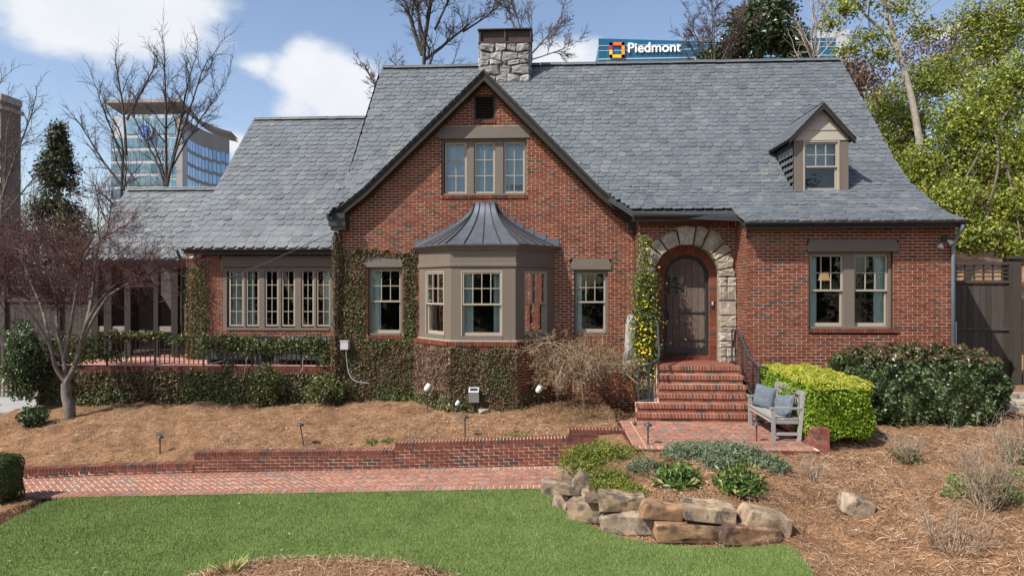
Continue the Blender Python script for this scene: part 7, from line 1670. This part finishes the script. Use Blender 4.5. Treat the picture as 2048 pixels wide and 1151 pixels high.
mb.build('emblem_strokes', simple('emblem_light', (.35,.5,.75), .5), hb)
# tower with sign behind the ridge
Ys = 150; sb = thing('signed_tower', 'blue glass tower with an orange square logo and white lettering behind the ridge', 'building', (X(1400,Ys),Ys,0)); f3 = front(Ys); z1 = Z(80,1400,Ys); xs0, xs1 = X(1197,Ys), X(1672,Ys)
mPB = M('deep_blue_glass'); mPB.col(grade(mPB, mPB.ramp(mPB.rnd(), [(0,(.006,.085,.165)),(1,(.010,.115,.205))]), .15, .05), .25, .0, .5); mPB = mPB.mat
mb = MB(); mb.add([(xs0,Ys,-.7),(xs1,Ys,-.7),(xs1,Ys,Z(75,1672,Ys)),(X(1440,Ys),Ys,Z(84,1440,Ys)),(xs0,Ys,Z(77,1197,Ys))], [(0,1,2,3,4)]); mb.box(xs0, xs1, Ys+.1, Ys+35, -.7, z1-1); mb.build('wall', mPB, sb)
emit('panel', panes_grid(Fr((xs0,Ys,0),(1,0,0),(0,-1,0)), xs1-xs0, 20, Z(88,1400,Ys), 34, 8, sb, mPB, .06, .12, .05), UB_V, UB_F, mPB, 300, 'panels')
for v in (91, 101, 118):
    mb = MB(); f3.box(mb, 0+xs0, xs1, .0, .12, Z(v,1300,Ys), Z(v-(2.0 if v == 118 else 1.2),1300,Ys)); mb.build('white_band', mPALEC, sb)
mb = MB(); mb.box(X(1349,Ys), X(1393,Ys), Ys+4, Ys+12, z1-2, Z(71,1370,Ys)); mb.build('rooftop_plant', simple('rooftop_grey', (.10,.11,.12), .7), sb)
mb = MB(); mb.box(X(1640,Ys+20), X(1700,Ys+20), Ys+20, Ys+30, 0, Z(60,1670,Ys+20)); mb.build('rooftop_block', mPALEC, sb)
cu = bpy.data.curves.new('lettering', 'FONT'); cu.body = 'Piedmont'; cu.extrude = .06; cu.offset = .012
to = bpy.data.objects.new('lettering_tmp', cu); COL.objects.link(to); bpy.context.view_layer.update()
me = bpy.data.meshes.new_from_object(to.evaluated_get(bpy.context.evaluated_depsgraph_get())); COL.objects.unlink(to); bpy.data.objects.remove(to)
co = np.array([v.co[:] for v in me.vertices]); w0, w1 = co[:,0].min(), co[:,0].max(); base = at(1256,105.5,Ys-.25); wd = X(1362,Ys)-X(1256,Ys); sc = wd/(w1-w0)
mWSIGN = M('sign_white'); mWSIGN.col((.85,.86,.87), .5); me.materials.append(mWSIGN.mat); o = new_obj('lettering', me, sb); o.matrix_basis = Matrix.Translation(base-offs(sb)-Vector((w0*sc,0,0))) @ Matrix.Rotation(math.radians(90), 4, 'X') @ Matrix.Scale(sc, 4)
LC = {'red': (.42,.012,.05), 'orange': (.83,.13,.02), 'amber': (.87,.30,.02), 'gold': (.9,.50,.02)}
def lpt(a, b_): p = at(1218+32*a, 116-31*b_, Ys-.3); return p
for cname, pts in (('red', [(.42,.90),(.12,.90),(.12,.42)]), ('orange', [(.38,.90),(.88,.90),(.88,.58)]), ('amber', [(.88,.66),(.88,.10),(.58,.10)]), ('gold', [(.66,.10),(.12,.10),(.12,.40)])):
    q = [lpt(*p) for p in pts]; mb = MB(); y_ = {'red': 0, 'orange': -.03, 'amber': -.06, 'gold': -.09}[cname]
    for a, b_ in zip(q, q[1:]): e_ = (b_-a).normalized()*.33; mb.bar(a-e_+Vector((0,y_,0)), b_+e_+Vector((0,y_,0)), .66, .12, up=(0,1,0))
    m_ = M('logo_'+cname); m_.col(LC[cname], .5); mb.build('logo_stroke', m_.mat, sb)
# far right glass block and left apartment tower
Yq = 125; gb = thing('glass_block', 'blue glass building glimpsed behind the top right trees', 'building', (X(1960,Yq),Yq,0)); x0, x1 = X(1862,Yq), X(2150,Yq); mb = MB(); mb.add([(x0,Yq,0),(x1,Yq-14,0),(x1,Yq-14,Z(5,2150,Yq)),(x0,Yq,Z(62,1862,Yq))], [(0,1,2,3)]); mb.build('wall', mPALEC, gb)
f4 = Fr((x0,Yq,0),(x1-x0,-14,0),(-14,-(x1-x0),0)); wq = math.hypot(x1-x0,14); P_ = []
for i in range(16):
    for j in range(6): t = i/16; zt_ = Z(62,1862,Yq)+(Z(5,2150,Yq)-Z(62,1862,Yq))*t; P_.append((f4.xf(wq*i/16+.08, wq*(i+1)/16-.08, -.1, .15, zt_-1.2-(j+1)*3.4, zt_-1.0-j*3.4-.9), gb))
emit('pane', P_, UB_V, UB_F, mBLUG, 300, 'panes')
Ya = 140; ab = thing('apartment_tower', 'brown brick apartment tower cut off by the left edge', 'building', (X(0,Ya),Ya,0)); x0, x1 = X(-160,Ya), X(2,Ya); zt_ = Z(190,20,Ya); mb = MB(); mb.box(x0, x1, Ya, Ya+5.5, -.7, zt_); mb.build('wall', simple('tower_brick', (.15,.125,.11), .9, .12, .2), ab)
mb = MB(); mb.box(x0, x1+.5, Ya-.5, Ya+5.8, zt_-3, zt_-2.2); mb.box(x0, x1+.3, Ya-.3, Ya+5.6, zt_-1.2, zt_+.3); mb.build('cornice', simple('tower_stone', (.33,.29,.25), .9), ab); f5 = Fr((x0,Ya,0),(1,0,0),(0,-1,0)); P_ = panes_grid(f5, x1-x0, 2, zt_-4, 9, 13, ab, mTEAL, .8, 1.2, .05)
emit('window', P_, UB_V, UB_F, bluglass('tower_window', [(0,(.05,.075,.10)),(1,(.14,.19,.24))]), 300, 'windows')
for j in range(12): mb = MB(); zz = 2+(zt_-6)*j/13; mb.box(x1-4.2, x1+.9, Ya-1.2, Ya, zz, zz+.25); mb.box(x1-4.2, x1+.9, Ya-1.2, Ya-1.1, zz+.25, zz+1.1); mb.build('balcony', simple('balcony_stone', (.30,.27,.24), .9) if j == 0 else bpy.data.materials['balcony_stone'], ab)

# ---------------------------------------------------------------- evergreens across the street, mirrored in the windows
for k, (x, y, h, lab) in enumerate(((-26,-24,11,'farthest left'),(-14,-28,13,'second from left'),(-3,-25,11,'third from left'),(8,-29,13,'third from right'),(19,-25,12,'second from right'),(31,-28,12,'farthest right'))):
    root = thing('street_tree', 'evergreen across the street, %s in the row behind the viewer' % lab, 'tree', (x, y, -.7), 'evergreens across the street'); seg_mesh('trunk', limb([(x,y,-.7), (x+.2,y,h*.4), (x,y,h*.8)], .3,.1), mBARKD, root, 6)
    leafy(root, [((x+random.uniform(-2.5,2.5), y+random.uniform(-1.5,1.5), h*f), (3.4-2.0*f, 3.0-1.6*f, h*.17), 700) for f in (.15,.3,.45,.6,.75,.88) for _ in (0,1)], .55, mLMAG)

# woods closing the horizon on both sides
root = thing('distant_woods', 'brown and olive winter woods far behind the left side', 'woods', (-45, 60, -.7)); root['kind'] = 'stuff'
cl = [((x+random.uniform(-2,2), 62+random.uniform(-6,6), random.uniform(2,4.5)), (4.2,3.5,random.uniform(3,5)), 420) for x in range(-78,-24,5)]
leafy(root, cl, .5, mLBRN, shell=.9, asp=.4); leafy(root, [((c[0]+2, c[1]-3, 1.5), (4,3,2.6), 260) for c, _, _ in cl], .5, mLCON, shell=.9, asp=.5, name='understorey')
for lab, x, y, z, h in (('yellow-green tree on the slope beyond the right fence, nearest', 19, 24, 4.5, 6), ('yellow-green tree on the slope beyond the right fence, farther', 26, 31, 7.5, 7), ('yellow-green tree on the slope beyond the right fence, farthest', 34, 36, 10, 7)):
    leaf_tree(lab, (x,y,z-4), [([(x,y,z-4), (x+.2,y,z), (x,y,z+h*.4)], .18,.08)], [((x+random.uniform(-1.6,1.6), y+random.uniform(-1.5,1.5), z+h*f), (1.9,1.8,1.3), 1500) for f in (.0,.15,.3,.45,.6,.75)], .15, mLYEL, mBARK, .16, int(x))
